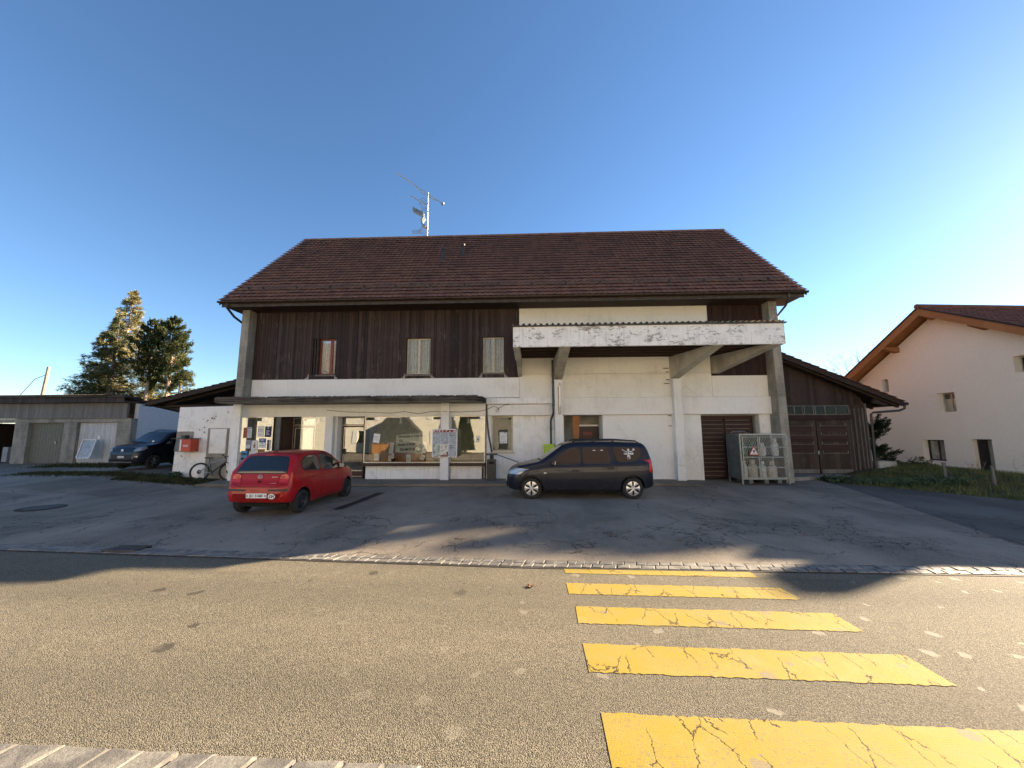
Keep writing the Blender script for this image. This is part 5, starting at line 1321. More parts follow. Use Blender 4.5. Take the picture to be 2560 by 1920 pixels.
# fence stakes and dry stalks on the bank
for i, (px, y, h, lb) in enumerate([(1105, 13.6, .62, 'short wooden fence stake on the grass bank near the farmhouse window'), (1437, 12.7, .62, 'short wooden fence stake on the grass bank in front of the farmhouse door'), (1752, 12.0, .60, 'short wooden fence stake on the grass bank nearest the picture edge')]):
    k = (px / 3.0726 + 1940) * .8641; x = (k - 1138) / 833 * y
    o = thing('fence_stake', lb, 'stake', (x, y, bz(x, y)), 'stakes on the grass bank')
    m = MB(); m.tube([(x, y, bz(x, y) - .1), (x - .02, y, bz(x, y) + h)], .045, 6); m.build('stake', M_fasc, o)
o = thing('utility_box', 'small dark grey box by the farmhouse wall under the lower window', 'box', (17.7, 15.8, .3))
p = HM @ Vector((-2.9, -.5, 0)); m = MB(); m.box(-3.1, -2.75, -.5, -.2, .2, .52, 0, HM); m.build('body', M_mgrey, o); m = MB(); m.box(-2.745, -2.4, -.5, -.2, .2, .48, 0, HM); m.build('lid', M_galv, o)
def stalks(name, label, x, y, n, h, spread, seed, m_=M_dry, cat='weed'):
    r_ = random.Random(seed); mb = MB(); z = bz(x, y)
    for k in range(n):
        a = r_.uniform(0, 6.28); d = r_.uniform(0, spread); bx, by = x + d * math.cos(a), y + d * math.sin(a) * .5
        lean = Vector((r_.uniform(-.25, .25), r_.uniform(-.1, .1), 1)).normalized(); hh = h * r_.uniform(.5, 1)
        pts = [Vector((bx, by, z)) + lean * hh * t + Vector((.12 * t * t * (1 if k % 2 else -1), 0, 0)) for t in (0, .5, 1)]
        mb.tube(pts, [.006, .005, .003], 4)
        for q in range(6):
            p = pts[1] + (pts[2] - pts[1]) * r_.random(); u = Vector((r_.uniform(-1, 1), r_.uniform(-.5, .5), r_.uniform(-.2, 1))).normalized() * .08
            mb.tube([p, p + u], .003, 3)
    tag(mb.build(name, m_), label, cat, 'dry weeds on the grass bank')
stalks('dry_weed', 'tall dry weed stalks between the farmhouse window and door', 16.5, 13.6, 10, .85, .45, 1)
stalks('dry_weed', 'dry weed stalks close to the farmhouse door stake', 17.2, 13.5, 8, .8, .3, 2)
stalks('dry_weed', 'low dry weed stalks left of the farmhouse window', 15.1, 13.9, 7, .5, .3, 3)
stalks('dry_weed', 'dry weed stalks at the right edge stake', 17.1, 11.9, 5, .5, .2, 4)
# ------------------------------------------------------------------ shrubs and trees
def juniper(x, y, z, seed=5):
    r_ = random.Random(seed); o = thing('juniper_shrub', 'dark green juniper shrub with feathery sprays behind the shed corner', 'shrub', (x, y, z))
    mb = MB(); tr = MB(); tr.tube([(x, y, z), (x + .05, y, z + 2.0)], [.06, .02], 6)
    for k in range(60):
        h = r_.uniform(.25, 2.35); a = r_.uniform(0, 6.28)
        L_ = (1.15 if h > 1.15 else .95) * r_.uniform(.5, 1.0) * (1.0 if h < 1.9 else .7)
        if .75 < h < 1.05: L_ *= .6
        d = Vector((math.cos(a), math.sin(a) * .8, r_.uniform(.1, .5))).normalized()
        p0 = Vector((x, y, z + h * .9)); 
        for q in range(170):
            t = r_.random() ** .6; p = p0 + d * L_ * t + Vector((0, 0, .12 * t * t)) + Vector((r_.gauss(0, 1), r_.gauss(0, 1), r_.gauss(0, .7))) * .07 * (1.15 - t * .7)
            u = (d + Vector((r_.uniform(-.5, .5), r_.uniform(-.5, .5), r_.uniform(-.2, .7)))).normalized(); v = u.cross(Vector((r_.uniform(-1, 1), r_.uniform(-1, 1), r_.uniform(-1, 1)))).normalized()
            s_ = r_.uniform(.05, .10); mb.face([p - v * .010, p + v * .010, p + u * s_])
            mb.face([p - u * s_ * .3, p + v * .016, p + u * s_ * .7, p - v * .016])
        tr.tube([p0, p0 + d * L_ * .8], [.02, .006], 4)
    mb.build('foliage', M_jun, o); tr.build('stem', M_bark_d, o)
juniper(14.75, 17.2, .25)
def bush(name, label, x, y, z, r, h, n, m_, seed, cat='bush'):
    r_ = random.Random(seed); mb = MB(); o = thing(name, label, cat, (x, y, z)); tw = MB()
    for k in range(14):
        a = r_.uniform(0, 6.28); e = Vector((math.cos(a) * r * r_.random(), math.sin(a) * r * .6, h * r_.uniform(.5, 1))); tw.tube([(x, y, z), tuple(Vector((x, y, z)) + e)], [.012, .004], 4)
    for k in range(n):
        a = r_.uniform(0, 6.28); rr = r * math.sqrt(r_.random()); hh = h * (1 - (rr / r) ** 2) * r_.random() ** .5
        p = Vector((x + rr * math.cos(a), y + rr * math.sin(a) * .6, z + hh)); s_ = r_.uniform(.02, .05); u = Vector((r_.uniform(-1, 1), r_.uniform(-1, 1), r_.uniform(-1, 1))).normalized(); v = u.orthogonal().normalized()
        mb.face([p - u * s_, p - v * s_ * .6, p + u * s_, p + v * s_ * .6])
    mb.build('foliage', m_, o); tw.build('stem', M_bark_d, o)
bush('low_bush', 'low twiggy brown green bush beneath the farmhouse lower window', 15.6, 16.2, .25, .8, .75, 1400, M_moss, 8)
bush('low_bush', 'dark low bush between the juniper and the concrete block', 14.9, 16.6, .2, .6, .7, 1400, M_ivy, 9)
def conifer(name, label, x, y, h, r, mat_, bark, kind, seed, clear=.1, n=80, dens=70, group='tall conifers behind the garages', needle=.20):
    r_ = random.Random(seed); o = thing(name, label, 'tree', (x, y, 0), group)
    tr = MB(); lean = r_.uniform(-.02, .02)
    P0 = lambda t: Vector((x + lean * h * t + .15 * math.sin(t * 5 + seed), y, h * t))
    tr.tube([P0(t) for t in rng(0, .98, 10)], [.30 * (1 - t) + .03 for t in rng(0, .98, 10)], 7)
    mb = MB()
    for k in range(n):
        t = clear + (1 - clear) * ((k + r_.random()) / n) ** (1.0 if kind != 'pine' else .85)
        if kind == 'pine': env = (math.sin(min(1, (t - clear) / (1 - clear) * 1.02) ** .8 * math.pi) ** .55) * (.95 if t < .8 else .85)
        elif kind == 'larch': env = (1 - (t - clear) / (1 - clear)) ** .75 + .06
        else: env = (1 - (t - clear) / (1 - clear)) ** .9 + .03
        L_ = r * env * r_.uniform(.6, 1.12); a = r_.uniform(0, 6.28)
        rise = {'pine': .35, 'larch': .05, 'spruce': -.12}[kind] + r_.uniform(-.1, .15)
        d = Vector((math.cos(a), math.sin(a), rise)).normalized(); p0 = P0(t)
        curve = .35 if kind != 'larch' else .15
        bp = lambda q: p0 + d * L_ * q + Vector((0, 0, curve * q * q * (1 if kind == 'pine' else .6) * L_ * .4))
        tr.tube([bp(0), bp(.5), bp(.95)], [.05, .03, .012], 4)
        m_ = int(dens * (.35 + L_ / r))
        for q in range(m_):
            t2 = (.12 + .88 * r_.random() ** .7); c = bp(t2)
            side = d.cross(Vector((0, 0, 1))).normalized() * r_.gauss(0, .16 * L_ * (1.1 - t2 * .6))
            c = c + side + Vector((0, 0, r_.gauss(0, .10 + .03 * L_) - (.10 * abs(side.length) if kind != 'pine' else 0)))
            if kind == 'pine':
                s_ = needle * r_.uniform(.8, 1.3); up = (d * .5 + side * .6 + Vector((r_.uniform(-.4, .4), r_.uniform(-.4, .4), 1))).normalized()
                for w_ in range(4):
                    v = up.orthogonal().normalized(); v.rotate(Matrix.Rotation(w_ * .9 + r_.random(), 3, up)) if False else None
                    v = (v + Vector((r_.uniform(-1, 1), r_.uniform(-1, 1), r_.uniform(-1, 1)))).normalized()
                    e = (up + v * .55).normalized(); sidev = e.cross(v).normalized() * s_ * .22
                    mb.face([c - sidev * .6, c + sidev * .6, c + e * s_ * .8 + sidev, c + e * s_ * 1.35, c + e * s_ * .8 - sidev])
            else:
                s_ = needle * r_.uniform(.7, 1.4) * (.7 if kind == 'larch' else 1)
                for w_ in range(2 if kind == 'larch' else 3):
                    e = (d * .8 + Vector((r_.uniform(-.8, .8), r_.uniform(-.8, .8), r_.uniform(-.7, .3)))).normalized(); v = e.cross(Vector((r_.uniform(-1, 1), r_.uniform(-1, 1), r_.uniform(-1, 1)))).normalized() * s_ * .13
                    mb.face([c - v, c + v, c + e * s_ * 1.2 + v * .4, c + e * s_ * 1.5])
    mb.build('crown', mat_, o); tr.build('trunk', bark, o)
k = .75   # stands 45 m away
conifer('larch_tree', 'tall thin yellow larch rising above the other conifers', -51.6, 46.5, 20.4, 3.6, M_larch, M_bark, 'larch', 2, .25, 170, 90, needle=.32)
conifer('pine_tree', 'dark pine with pointed crown in front of the larch', -50.4, 44.5, 16.6, 4.6, M_pine, M_bark_d, 'spruce', 3, .12, 110, 90)
conifer('pine_tree', 'slim pine with rounded top and bare pale lower trunk, left of the pair', -46.3, 45, 16.1, 2.3, M_pine, M_bark, 'pine', 4, .45, 80, 100, needle=.17)
conifer('pine_tree', 'rightmost pine with bare pale trunk and pointed top', -43.9, 45, 16.4, 2.6, M_pine, M_bark, 'pine', 5, .42, 95, 105, needle=.17)
conifer('spruce_tree', 'wide olive green spruce on the left side of the clump', -53.3, 45.5, 14.6, 5.2, M_spruce, M_bark_d, 'spruce', 6, .1, 110, 80)
conifer('spruce_tree', 'low yellow green spruce filling the middle of the clump', -48.2, 47.5, 12.8, 4.6, M_spruce, M_bark_d, 'spruce', 7, .1, 90, 80)
conifer('spruce_tree', 'low spruce with long spreading boughs at the right of the clump', -43.4, 46.5, 11.6, 4.6, M_spruce, M_bark_d, 'spruce', 8, .1, 85, 75)
def bare(name, label, x, y, h, seed, z=0):
    r_ = random.Random(seed); mb = MB()
    def br(p, d, L_, r, n):
        q = p + d * L_; mb.tube([p, (p + q) / 2 + Vector((r_.gauss(0, .03 * L_), 0, 0)), q], [r, r * .8, r * .55], 4)
        if n == 0: return
        for _ in range(3):
            e = (d + Vector((r_.uniform(-.8, .8), r_.uniform(-.8, .8), r_.uniform(-.1, .5)))).normalized(); br(q if r_.random() < .6 else (p + q) / 2, e, L_ * .68, r * .55, n - 1)
    o = thing(name, label, 'tree', (x, y, z), 'bare trees on the skyline'); br(Vector((x, y, z)), Vector((0, 0, 1)), h * .38, .12, 5); mb.build('branches', plain('grey_twigs', (.30, .25, .20), .9), o)
bare('bare_tree', 'faint leafless tree above the shed roof', 38.2, 46, 9.4, 3, 2.0)
bare('bare_tree', 'faint leafless tree on the skyline left of the leaning pole', -72, 50, 8.2, 5, 1.5)
bare('bare_tree', 'leafless treetop just above the garage roof right of the pole', -63, 50, 7.6, 6, .5)
o = thing('utility_pole', 'leaning wooden utility pole behind the garage roof with a stay wire', 'pole', (-46.3, 35, 0))
m = MB(); m.tube([(-46.9, 35, 0), (-46.2, 35, 8.45)], [.17, .12], 8); m.build('pole', M_pole, o)
m = MB(); m.tube([(-46.3, 35, 7.7), (-47.4, 35, 7.3), (-50.5, 35, 3.5)], .03, 4); m.build('stay_wire', M_mgrey, o)
# conifers added out of view to the east to shade the yard, built below
# ------------------------------------------------------------------ house opposite (behind the camera, seen in the shop glass)
o = thing('opposite_house', 'ochre house with shuttered windows across the road behind the viewer', 'house', (-8, -9, 0))
m = MB(); wins = [(x, x + 1.1, 3.3, 4.7) for x in (-29, -25, -21, -17, -13.3, -9.8, -6, -2, 2, 6, 10, 14)] + [(x, x + 1.1, 6.2, 7.5) for x in (-25, -17, -9.8, -2, 6, 14)] + [(-18, -17, .9, 2.2), (-9.5, -8.4, .9, 2.2), (-3, -2, 0.2, 2.3), (3, 4.2, .9, 2.2)]
m.wall(-31, 18, 0, 8.6, -9.4, -9.05, wins); m.build('wall', M_oppo, o)
m = MB()
for w_ in wins: m.box(w_[0], w_[1], -9.3, -9.25, w_[2], w_[3])
m.build('window', M_glassdim, o)
m = MB(); m.box(-31, 18, -16, -9.45, 0, 8.5); m.build('body', M_int, o)
m = MB()
for w_ in wins:
    for s_ in (w_[0] - .5, w_[1] + .02): m.box(s_, s_ + .46, -9.04, -9.0, w_[2], w_[3])
m.build('shutter', M_wpaint, o)
m = MB(); m.prism([(-8.3, 8.6), (-13, 12.4), (-17.6, 8.6), (-17.6, 8.4), (-8.3, 8.4)], 'x', -31.6, 18.6); m.build('roof', plain('old_brown_roof', (.10, .055, .04), .9), o)
o = thing('bus_shelter', 'dark grey gabled shelter across the road behind the viewer', 'shelter', (-13, -8, 0))
m = MB(); m.prism([(-15.3, 0), (-10.7, 0), (-10.7, 2.1), (-12.2, 3.5), (-14.0, 3.5), (-15.3, 2.1)], 'y', -8.9, -7.6); m.build('walls', plain('slate_grey_boards', (.05, .055, .055), .8), o)
m = MB(); m.box(-15.4, -10.6, -7.6, -7.5, 0, .9); m.build('bench', M_warm, o)
o = thing('opposite_tree', 'dark evergreen beside the opposite house behind the viewer', 'tree', (-6.2, -8.2, 0))
r_ = random.Random(9); mb = MB(); tr = MB(); tr.tube([(-6.2, -8.0, 0), (-6.2, -8.0, 4.5)], [.15, .05], 6)
for k2 in range(5000):
    h = r_.uniform(.3, 5); a = r_.uniform(0, 6.28); rr = (1.0 - h / 6) * 1.1 * math.sqrt(r_.random()); p = Vector((-6.2 + rr * math.cos(a), -8.0 + rr * math.sin(a) * .8, h)); u = Vector((r_.uniform(-1, 1), r_.uniform(-1, 1), r_.uniform(-1, 1))).normalized() * .12; v = u.orthogonal() * .5
    mb.face([p - u, p - v, p + u, p + v])
mb.build('crown', M_jun, o); tr.build('trunk', M_bark_d, o)
# fallen leaves
for i, (x, y, s_, lb) in enumerate([(.02, 5.3, .07, 'brown dead leaf on the road left of the second stripe'), (1.55, 7.75, .05, 'curled brown leaf on the parking asphalt near the sett strip'), (2.75, 7.4, .055, 'brown leaf on the dark cracked asphalt patch'), (5.3, 7.9, .035, 'tiny brown leaf on the right part of the parking asphalt')]):
    z = max(0, gz(x, y)) + .006; m = MB(); pts = [Vector((x + s_ * math.cos(a) * (1 if q % 2 else .55), y + s_ * .8 * math.sin(a) * (1 if q % 2 else .5), z + (.02 if q % 2 else .004))) for q, a in enumerate(rng(0, 5.7, 10))]
    for q in range(10): m.face([Vector((x, y, z + .012)), pts[q], pts[(q + 1) % 10]])
    tag(m.build('dead_leaf', M_leaf), lb, 'leaf', 'dead leaves on the asphalt')
row = []
for i, (ty, th) in enumerate([(41.0, 26.4), (39.9, 26.3), (38.9, 25.6), (38.0, 24.9), (37.1, 24.2), (36.2, 23.3)]):
    conifer('tmp_tree', None, 60.0, ty, th, 1.45, M_spruce, M_bark_d, 'pine', 31 + i, .45, 90, 70, group=None, needle=.45)
    row.append(bpy.data.objects[[o.name for o in C.objects if o.name.startswith('tmp_tree')][-1]])
fo = MB()
for rt in row:
    for ch in list(rt.children):
        mi = 0 if ch.name.startswith('crown') else 1
        fo.mesh([tuple(v.co + rt.location) for v in ch.data.vertices], [tuple(p.vertices) for p in ch.data.polygons], mi)
        bpy.data.objects.remove(ch)
    bpy.data.objects.remove(rt)
tag(fo.build('shade_tree_row', [M_spruce, M_bark_d]), kind='stuff')  # unseen tree mass added for its shadow on the yard
bn = thing('shade_barn', 'unseen gabled block added east of the farmhouse to shade the yard', 'shade_barn', (31, 17, 0))  # added building out of view; its roof line shapes the shadow edge
m = MB(); m.prism([(13.9, 0), (21.5, 0), (21.5, 7.4), (18.7, 9.7), (13.9, 6.2)], 'x', 27.2, 36); m.build('wall', M_cream, bn)
m = MB(); m.prism([(12.6, 5.75), (18.7, 9.95), (22.2, 7.2), (22.2, 7.0), (18.7, 9.75), (12.6, 5.5)], 'x', 26.8, 36.4); m.build('roof', M_tile2, bn)
m = MB(); m.box(27.0, 27.7, 17.5, 18.2, 8.6, 10.05); m.build('shade_chimney', M_cream, bn)  # added stack that casts the wedge of shade by the crosswalk
# ------------------------------------------------------------------ cars
def interp(tab, x):
    if x <= tab[0][0]: return tab[0][1]
    for i in range(len(tab) - 1):
        (x0, y0), (x1, y1) = tab[i], tab[i + 1]
        if x <= x1:
            def sl(j):
                if j <= 0 or j >= len(tab) - 1: 
                    j2 = min(max(j, 0), len(tab) - 2) if j <= 0 else len(tab) - 2
                    return (tab[j2 + 1][1] - tab[j2][1]) / (tab[j2 + 1][0] - tab[j2][0])
                a = (tab[j][1] - tab[j - 1][1]) / (tab[j][0] - tab[j - 1][0]); b = (tab[j + 1][1] - tab[j][1]) / (tab[j + 1][0] - tab[j][0])
                return 0 if a * b <= 0 else 2 * a * b / (a + b)
            h = x1 - x0; t = (x - x0) / h; m0, m1 = sl(i) * h, sl(i + 1) * h
            return (2 * t**3 - 3 * t**2 + 1) * y0 + (t**3 - 2 * t**2 + t) * m0 + (-2 * t**3 + 3 * t**2) * y1 + (t**3 - t**2) * m1
    return tab[-1][1]
def car_body(sp):
    xs = sorted(set([round(v, 3) for v in rng(sp['zt'][0][0], sp['zt'][-1][0], 90)] + [sp['zt'][0][0] + d for d in (.01, .025, .045, .07)] + [sp['zt'][-1][0] - d for d in (.01, .025, .045, .07)]))
    rings = []
    for x in xs:
        zt, zb, w = interp(sp['zt'], x), interp(sp['zb'], x), interp(sp['w'], x)
        belt = min(interp(sp['belt'], x), zt - .055); top = max(zt, belt + .05)
        fr = min(1, max(0, (zt - belt) / (sp['roof'] - sp['beltz'])))
        T = sp['tumble'] * fr; rr = min(.16, (zt - belt) * .55); wt = w * .975 - T
        zm = zb + (belt - zb) * .5
        hp = [(0, zb), (w * .5, zb), (w * .88, zb + .005), (w * .955, zb + .05), (w * .985, zb + .12), (w * 1.0, zm), (w * 1.0, zb + (belt - zb) * .72), (w * .99, belt - .03), (w * .972, belt)]
        zs = top - rr
        for q in (.33, .66, 1.0): hp.append((w * .972 + (wt - w * .972) * q * (zs - belt) / max(.001, (top - belt)), belt + (zs - belt) * q))
        px = hp[-1][0]
        for an in (22, 45, 68, 90): a = R(an); hp.append((px - rr * 1.15 * (1 - math.cos(a)), zs + rr * math.sin(a)))
        ex = hp[-1][0]
        for q in (.66, .33, 0): hp.append((ex * q, top + .035 * (1 - q * q) * min(1, w)))
        ring = [(x, y, z) for y, z in hp] + [(x, -y, z) for y, z in hp[-2:0:-1]]
        rings.append(ring)
    n = len(rings[0]); vs = [p for r in rings for p in r]
    fs = [(i * n + k, (i + 1) * n + k, (i + 1) * n + (k + 1) % n, i * n + (k + 1) % n) for i in range(len(rings) - 1) for k in range(n)]
    m = MB(); m.mesh(vs, fs); m.mesh(rings[0], [tuple(range(n))]); m.mesh(rings[-1], [tuple(range(n))[::-1]])
    return m
def patch(bvh, poly, axis, sign, off, thick=.0, step=.05, holes=None):
    """project a 2D outline on the body: axis 'y' (poly = x,z) or 'x' (poly = y,z)"""
    bm = bmesh.new(); vs = [bm.verts.new((p[0], p[1], 0)) for p in poly]; bm.faces.new(vs)
    bmesh.ops.triangulate(bm, faces=bm.faces)
    for it in range(6):
        es = [e for e in bm.edges if e.calc_length() > step]
        if not es: break
        bmesh.ops.subdivide_edges(bm, edges=es, cuts=1); bmesh.ops.triangulate(bm, faces=bm.faces)
    out = []
    for v in bm.verts:
        a, b = v.co.x, v.co.y
        if axis == 'y': o_, d = Vector((a, 3 * sign, b)), Vector((0, -sign, 0))
        elif axis == 'x': o_, d = Vector((4 * sign, a, b)), Vector((-sign, 0, 0))
        else: o_, d = Vector((a, b, 4)), Vector((0, 0, -1))
        h = bvh.ray_cast(o_, d)
        if h[0] is None: hit = o_ + d * (2.2 if axis == 'y' else 2.2); nrm = -d
        else: hit, nrm = h[0], h[1]
        if nrm.dot(d) > 0: nrm = -nrm
        out.append((hit, nrm))
    bm.verts.index_update()
    m = MB(); m.mesh([h + n_ * off for h, n_ in out], [tuple(v.index for v in f.verts) for f in bm.faces])
    bm.free(); return m
def grow(poly, d):
    cx = sum(p[0] for p in poly) / len(poly); cy = sum(p[1] for p in poly) / len(poly); out = []
    n = len(poly)
    for i, p in enumerate(poly):
        a, b = Vector(poly[i - 1]), Vector(poly[(i + 1) % n]); p = Vector(p)
        e1 = (p - a).normalized(); e2 = (b - p).normalized(); n1 = Vector((e1.y, -e1.x)); n2 = Vector((e2.y, -e2.x)); k = (n1 + n2)
        k = k.normalized() / max(.4, k.normalized().dot(n1)) if k.length > 1e-6 else n1
        if (Vector((cx, cy)) - p).dot(k) > 0: k = -k
        out.append(tuple(p + k * d))
    return out
def strip(pts, w):
    """thin closed outline along a polyline"""
    L_, R_ = [], []
    for i, p in enumerate(pts):
        a = Vector(pts[max(0, i - 1)]); b = Vector(pts[min(len(pts) - 1, i + 1)]); d = (b - a).normalized(); n = Vector((-d.y, d.x)) * w / 2
        L_.append(tuple(Vector(p) + n)); R_.append(tuple(Vector(p) - n))
    return L_ + R_[::-1]
def smoothpoly(poly, r=.35, n=3):
    out = []
    for i, p in enumerate(poly):
        p = Vector(p); a = Vector(poly[i - 1]); b = Vector(poly[(i + 1) % len(poly)])
        ra = min(.06, (a - p).length * r); rb = min(.06, (b - p).length * r); A = p + (a - p).normalized() * ra; B_ = p + (b - p).normalized() * rb
        for k in range(n + 1):
            t = k / n; out.append(tuple(A * (1 - t)**2 + p * 2 * t * (1 - t) + B_ * t * t))
    return out
def wheel(root, x, y, sgn, r, w, kind):
    W_ = MB(); c = (x, y, r)
    W_.lathe([(r * .66, -w / 2 + .01), (r * .72, -w / 2), (r * .93, -w / 2 + .008), (r * .985, -w / 2 + .03), (r, -w / 2 + .05), (r, w / 2 - .05), (r * .985, w / 2 - .03), (r * .93, w / 2 - .008), (r * .72, w / 2), (r * .66, w / 2 - .01)], c, 'y', 40)
    for q in range(4): pass
    t = W_.build('wheel', M_rubber, root, smooth=.5)
    m = MB(); f = sgn * (w / 2 - .012)
    if kind == 'cap':
        m.lathe([(0, f * .55), (r * .66, f * .55), (r * .665, f * .9)], c, 'y', 32); m.build('rim_well', M_dark, t)
        m = MB(); 
        for q in range(6):
            a0 = q * math.pi / 3
            def pt(rr, da, hh): return (x + rr * math.cos(a0 + da), y + f * hh, r + rr * math.sin(a0 + da))
            prof = [(.10, .42, 1.08), (.30, .30, 1.12), (.50, .33, 1.05), (.665, .42, .95)]
            pts = []
            for rr, da, hh in prof: pts.append((pt(rr * r * 1.0, -da, hh * .97), pt(rr * r, 0, hh + .06), pt(rr * r, da, hh * .97)))
            for i in range(3):
                for j in range(2): m.face([pts[i][j], pts[i][j + 1], pts[i + 1][j + 1], pts[i + 1][j]])
        m.lathe([(0, f * 1.16), (r * .15, f * 1.16), (r * .20, f * 1.05)], c, 'y', 20); m.lathe([(r * .645, f * .98), (r * .69, f * .98)], c, 'y', 32)
        m.build('hubcap', M_silver, t)
    elif kind == 'steel':
        m.lathe([(r * .68, f * .98), (r * .64, f * .7), (r * .52, f * .35), (r * .46, f * .75), (r * .30, f * .85), (r * .26, f * .6), (r * .12, f * .6), (r * .10, f * .95), (0, f * .95)], c, 'y', 32); rm = m.build('rim', M_steel, t, smooth=.6)
        m = MB()
        for q in range(14):
            a = q * 2 * math.pi / 14; m.lathe([(0, f * .80), (.016, f * .80)], (x + r * .43 * math.cos(a), y, r + r * .43 * math.sin(a)), 'y', 8)
        m.build('vent_hole', M_dark, rm)
    else:
        m.lathe([(0, f * .3), (r * .66, f * .3), (r * .665, f * .9)], c, 'y', 32); m.build('rim_well', M_dark, t)
        m = MB()
        for q in range(5):
            for s_ in (-.13, .13):
                a = q * 2 * math.pi / 5 + .2 + s_; p0 = (x + r * .12 * math.cos(a), y + f * .95, r + r * .12 * math.sin(a)); p1 = (x + r * .66 * math.cos(a + s_ * .6), y + f * .9, r + r * .66 * math.sin(a + s_ * .6)); m.tube([p0, p1], [.022, .014], 5)
        m.lathe([(0, f * 1.1), (r * .14, f * 1.1), (r * .16, f * .8)], c, 'y', 16); m.build('spoke', plain('dull_alloy', (.22, .22, .23), .4, .7), t)
    return t
def make_car(name, label, sp, paint, loc, rz, wk, kind):
    root = thing(name, label, 'car', (0, 0, 0))
    bm_ = car_body(sp); body = bm_.build('body', [paint, M_plas], root, smooth=True, fix=True)
    # wheel arches
    cut = MB()
    for ax in sp['axles']:
        for s in (-1, 1):
            cut.lathe([(0, .0), (sp['arch'], .0), (sp['arch'], .60), (0, .60)] if s > 0 else [(0, -.60), (sp['arch'], -.60), (sp['arch'], 0), (0, 0)], (ax, s * (sp['hw'] - .30), sp['r'] + .02), 'y', 40)
    co = cut.build('cut', [M_plas], None, fix=True)
    md = body.modifiers.new('b', 'BOOLEAN'); md.operation = 'DIFFERENCE'; md.object = co; md.solver = 'EXACT'; md.material_mode = 'TRANSFER'
    dg = bpy.context.evaluated_depsgraph_get(); me = bpy.data.meshes.new_from_object(body.evaluated_get(dg)); body.modifiers.clear(); body.data = me
    bpy.data.objects.remove(co)
    for p in me.polygons: p.use_smooth = True
    me.set_sharp_from_angle(angle=.55)
    bvh = BVHTree.FromPolygons([tuple(v) for v in bm_.v], bm_.f)
    def P_(nm, poly, axis, sign, off, m_, par=None, step=.05, sm=True): return patch(bvh, poly, axis, sign, off, step=step).build(nm, m_, par or body, smooth=sm)
    for s in (-1, 1):
        for w_ in sp['side_glass']:
            g = smoothpoly(w_); fr = P_('window_seal', grow(g, .022), 'y', s, .003, M_plas)
            P_('side_window', g, 'y', s, .007, M_cglass, fr)
        for q in sp['seams']: P_('door_seam', strip(q, .011), 'y', s, .003, M_dark, step=.08)
        if 'pillar' in sp:
            for q in sp['pillar']: P_('door_pillar', q, 'y', s, .0045, M_plas)
        for q in sp.get('mould', []): P_('side_moulding', q, 'y', s, .010, paint if sp.get('mould_paint') else M_plas)
        for hx, hz in sp['handles']:
            m = MB(); y = s * (sp['hw'] - .005); m.box(hx - .10, hx + .10, y - .03, y + .015, hz - .018, hz + .018); m.build('door_handle', M_plas if sp.get('dark_handle') else paint, body, bevel=.008, smooth=True)
        # arch lips
        mx, mz = sp['mirror']; m = MB(); y0 = sp['hw'] - .04
        m.hexa([(mx - .03, s * (y0 - .02), mz - .07), (mx + .10, s * (y0 - .0), mz - .06), (mx + .09, s * (y0 + .19), mz - .05), (mx + .0, s * (y0 + .19), mz - .06)],
               [(mx - .02, s * (y0 + .02), mz + .04), (mx + .08, s * (y0 + .03), mz + .03), (mx + .07, s * (y0 + .17), mz + .07), (mx + .0, s * (y0 + .18), mz + .07)])
        mo = m.build('wing_mirror', M_plas if sp.get('dark_mirror') else paint, body, fix=True, bevel=.02, smooth=True)
        m = MB(); m.box(mx - .035, mx - .022, s * (y0 + .03), s * (y0 + .17), mz - .045, mz + .055); m.build('mirror_glass', M_silver, mo)
    for nm, poly, m_ in sp['front']: 
        P_(nm, poly, 'x', 1, .006, m_, step=.04)
    for nm, poly, m_ in sp['rear']: 
        P_(nm, poly, 'x', -1, .006, m_, step=.04)
    ws = smoothpoly(sp['windscreen']); fr = P_('window_seal', grow(ws, .02), 'x', 1, .003, M_plas); P_('windscreen', ws, 'x', 1, .008, M_cglass, fr)
    ws = smoothpoly(sp['backlight']); fr = P_('window_seal', grow(ws, .02), 'x', -1, .003, M_plas); P_('rear_window', ws, 'x', -1, .008, M_cglass, fr)
    for nm, poly, sgn, m_ in sp.get('side_bits', []):
        for s in (-1, 1): P_(nm, poly, 'y', s, .007, m_, step=.04)
    m = MB(); m.box(sp['axles'][0] - .30, sp['axles'][1] + .35, -.58, .58, .19, .34); m.build('underbody', M_dark, root)
    for ax in sp['axles']:
        for s in (-1, 1): wheel(root, ax, s * (sp['hw'] - .115), s, sp['r'], .19, wk)
    kind(root, body, bvh, P_)
    root.location = loc; root.rotation_euler = (0, 0, rz)
    return root
def plate(par, x, y, z, s, txt, w=.50, h=.11, m_txt=True):
    m = MB(); m.box(x - .006 * s, x + .012 * s, y - w / 2, y + w / 2, z - h / 2, z + h / 2); o = m.build('number_plate', M_paper, par, bevel=.004)
    m = MB(); xd = (0, 1, 0) if s > 0 else (0, -1, 0)
    if txt: add_text(m, txt, .088, (x + .0135 * s, y, z - .002), xd, (0, 0, 1), 0, .0006, .0025, 'CENTER', .84)
    for e in (-1, 1):
        m.box(x + .013 * s, x + .0142 * s, y + e * (w / 2 - .03) - .014, y + e * (w / 2 - .03) + .014, z - .02, z + .02)
    (m.build('plate_lettering', M_ink, o) if txt else None)
    m = MB()
    for e in (-1, 1): m.box(x + .0143 * s, x + .0150 * s, y + e * (w / 2 - .03) - .007, y + e * (w / 2 - .03) + .007, z - .012, z + .012)
    m.build('plate_shield', M_redbox, o); return o
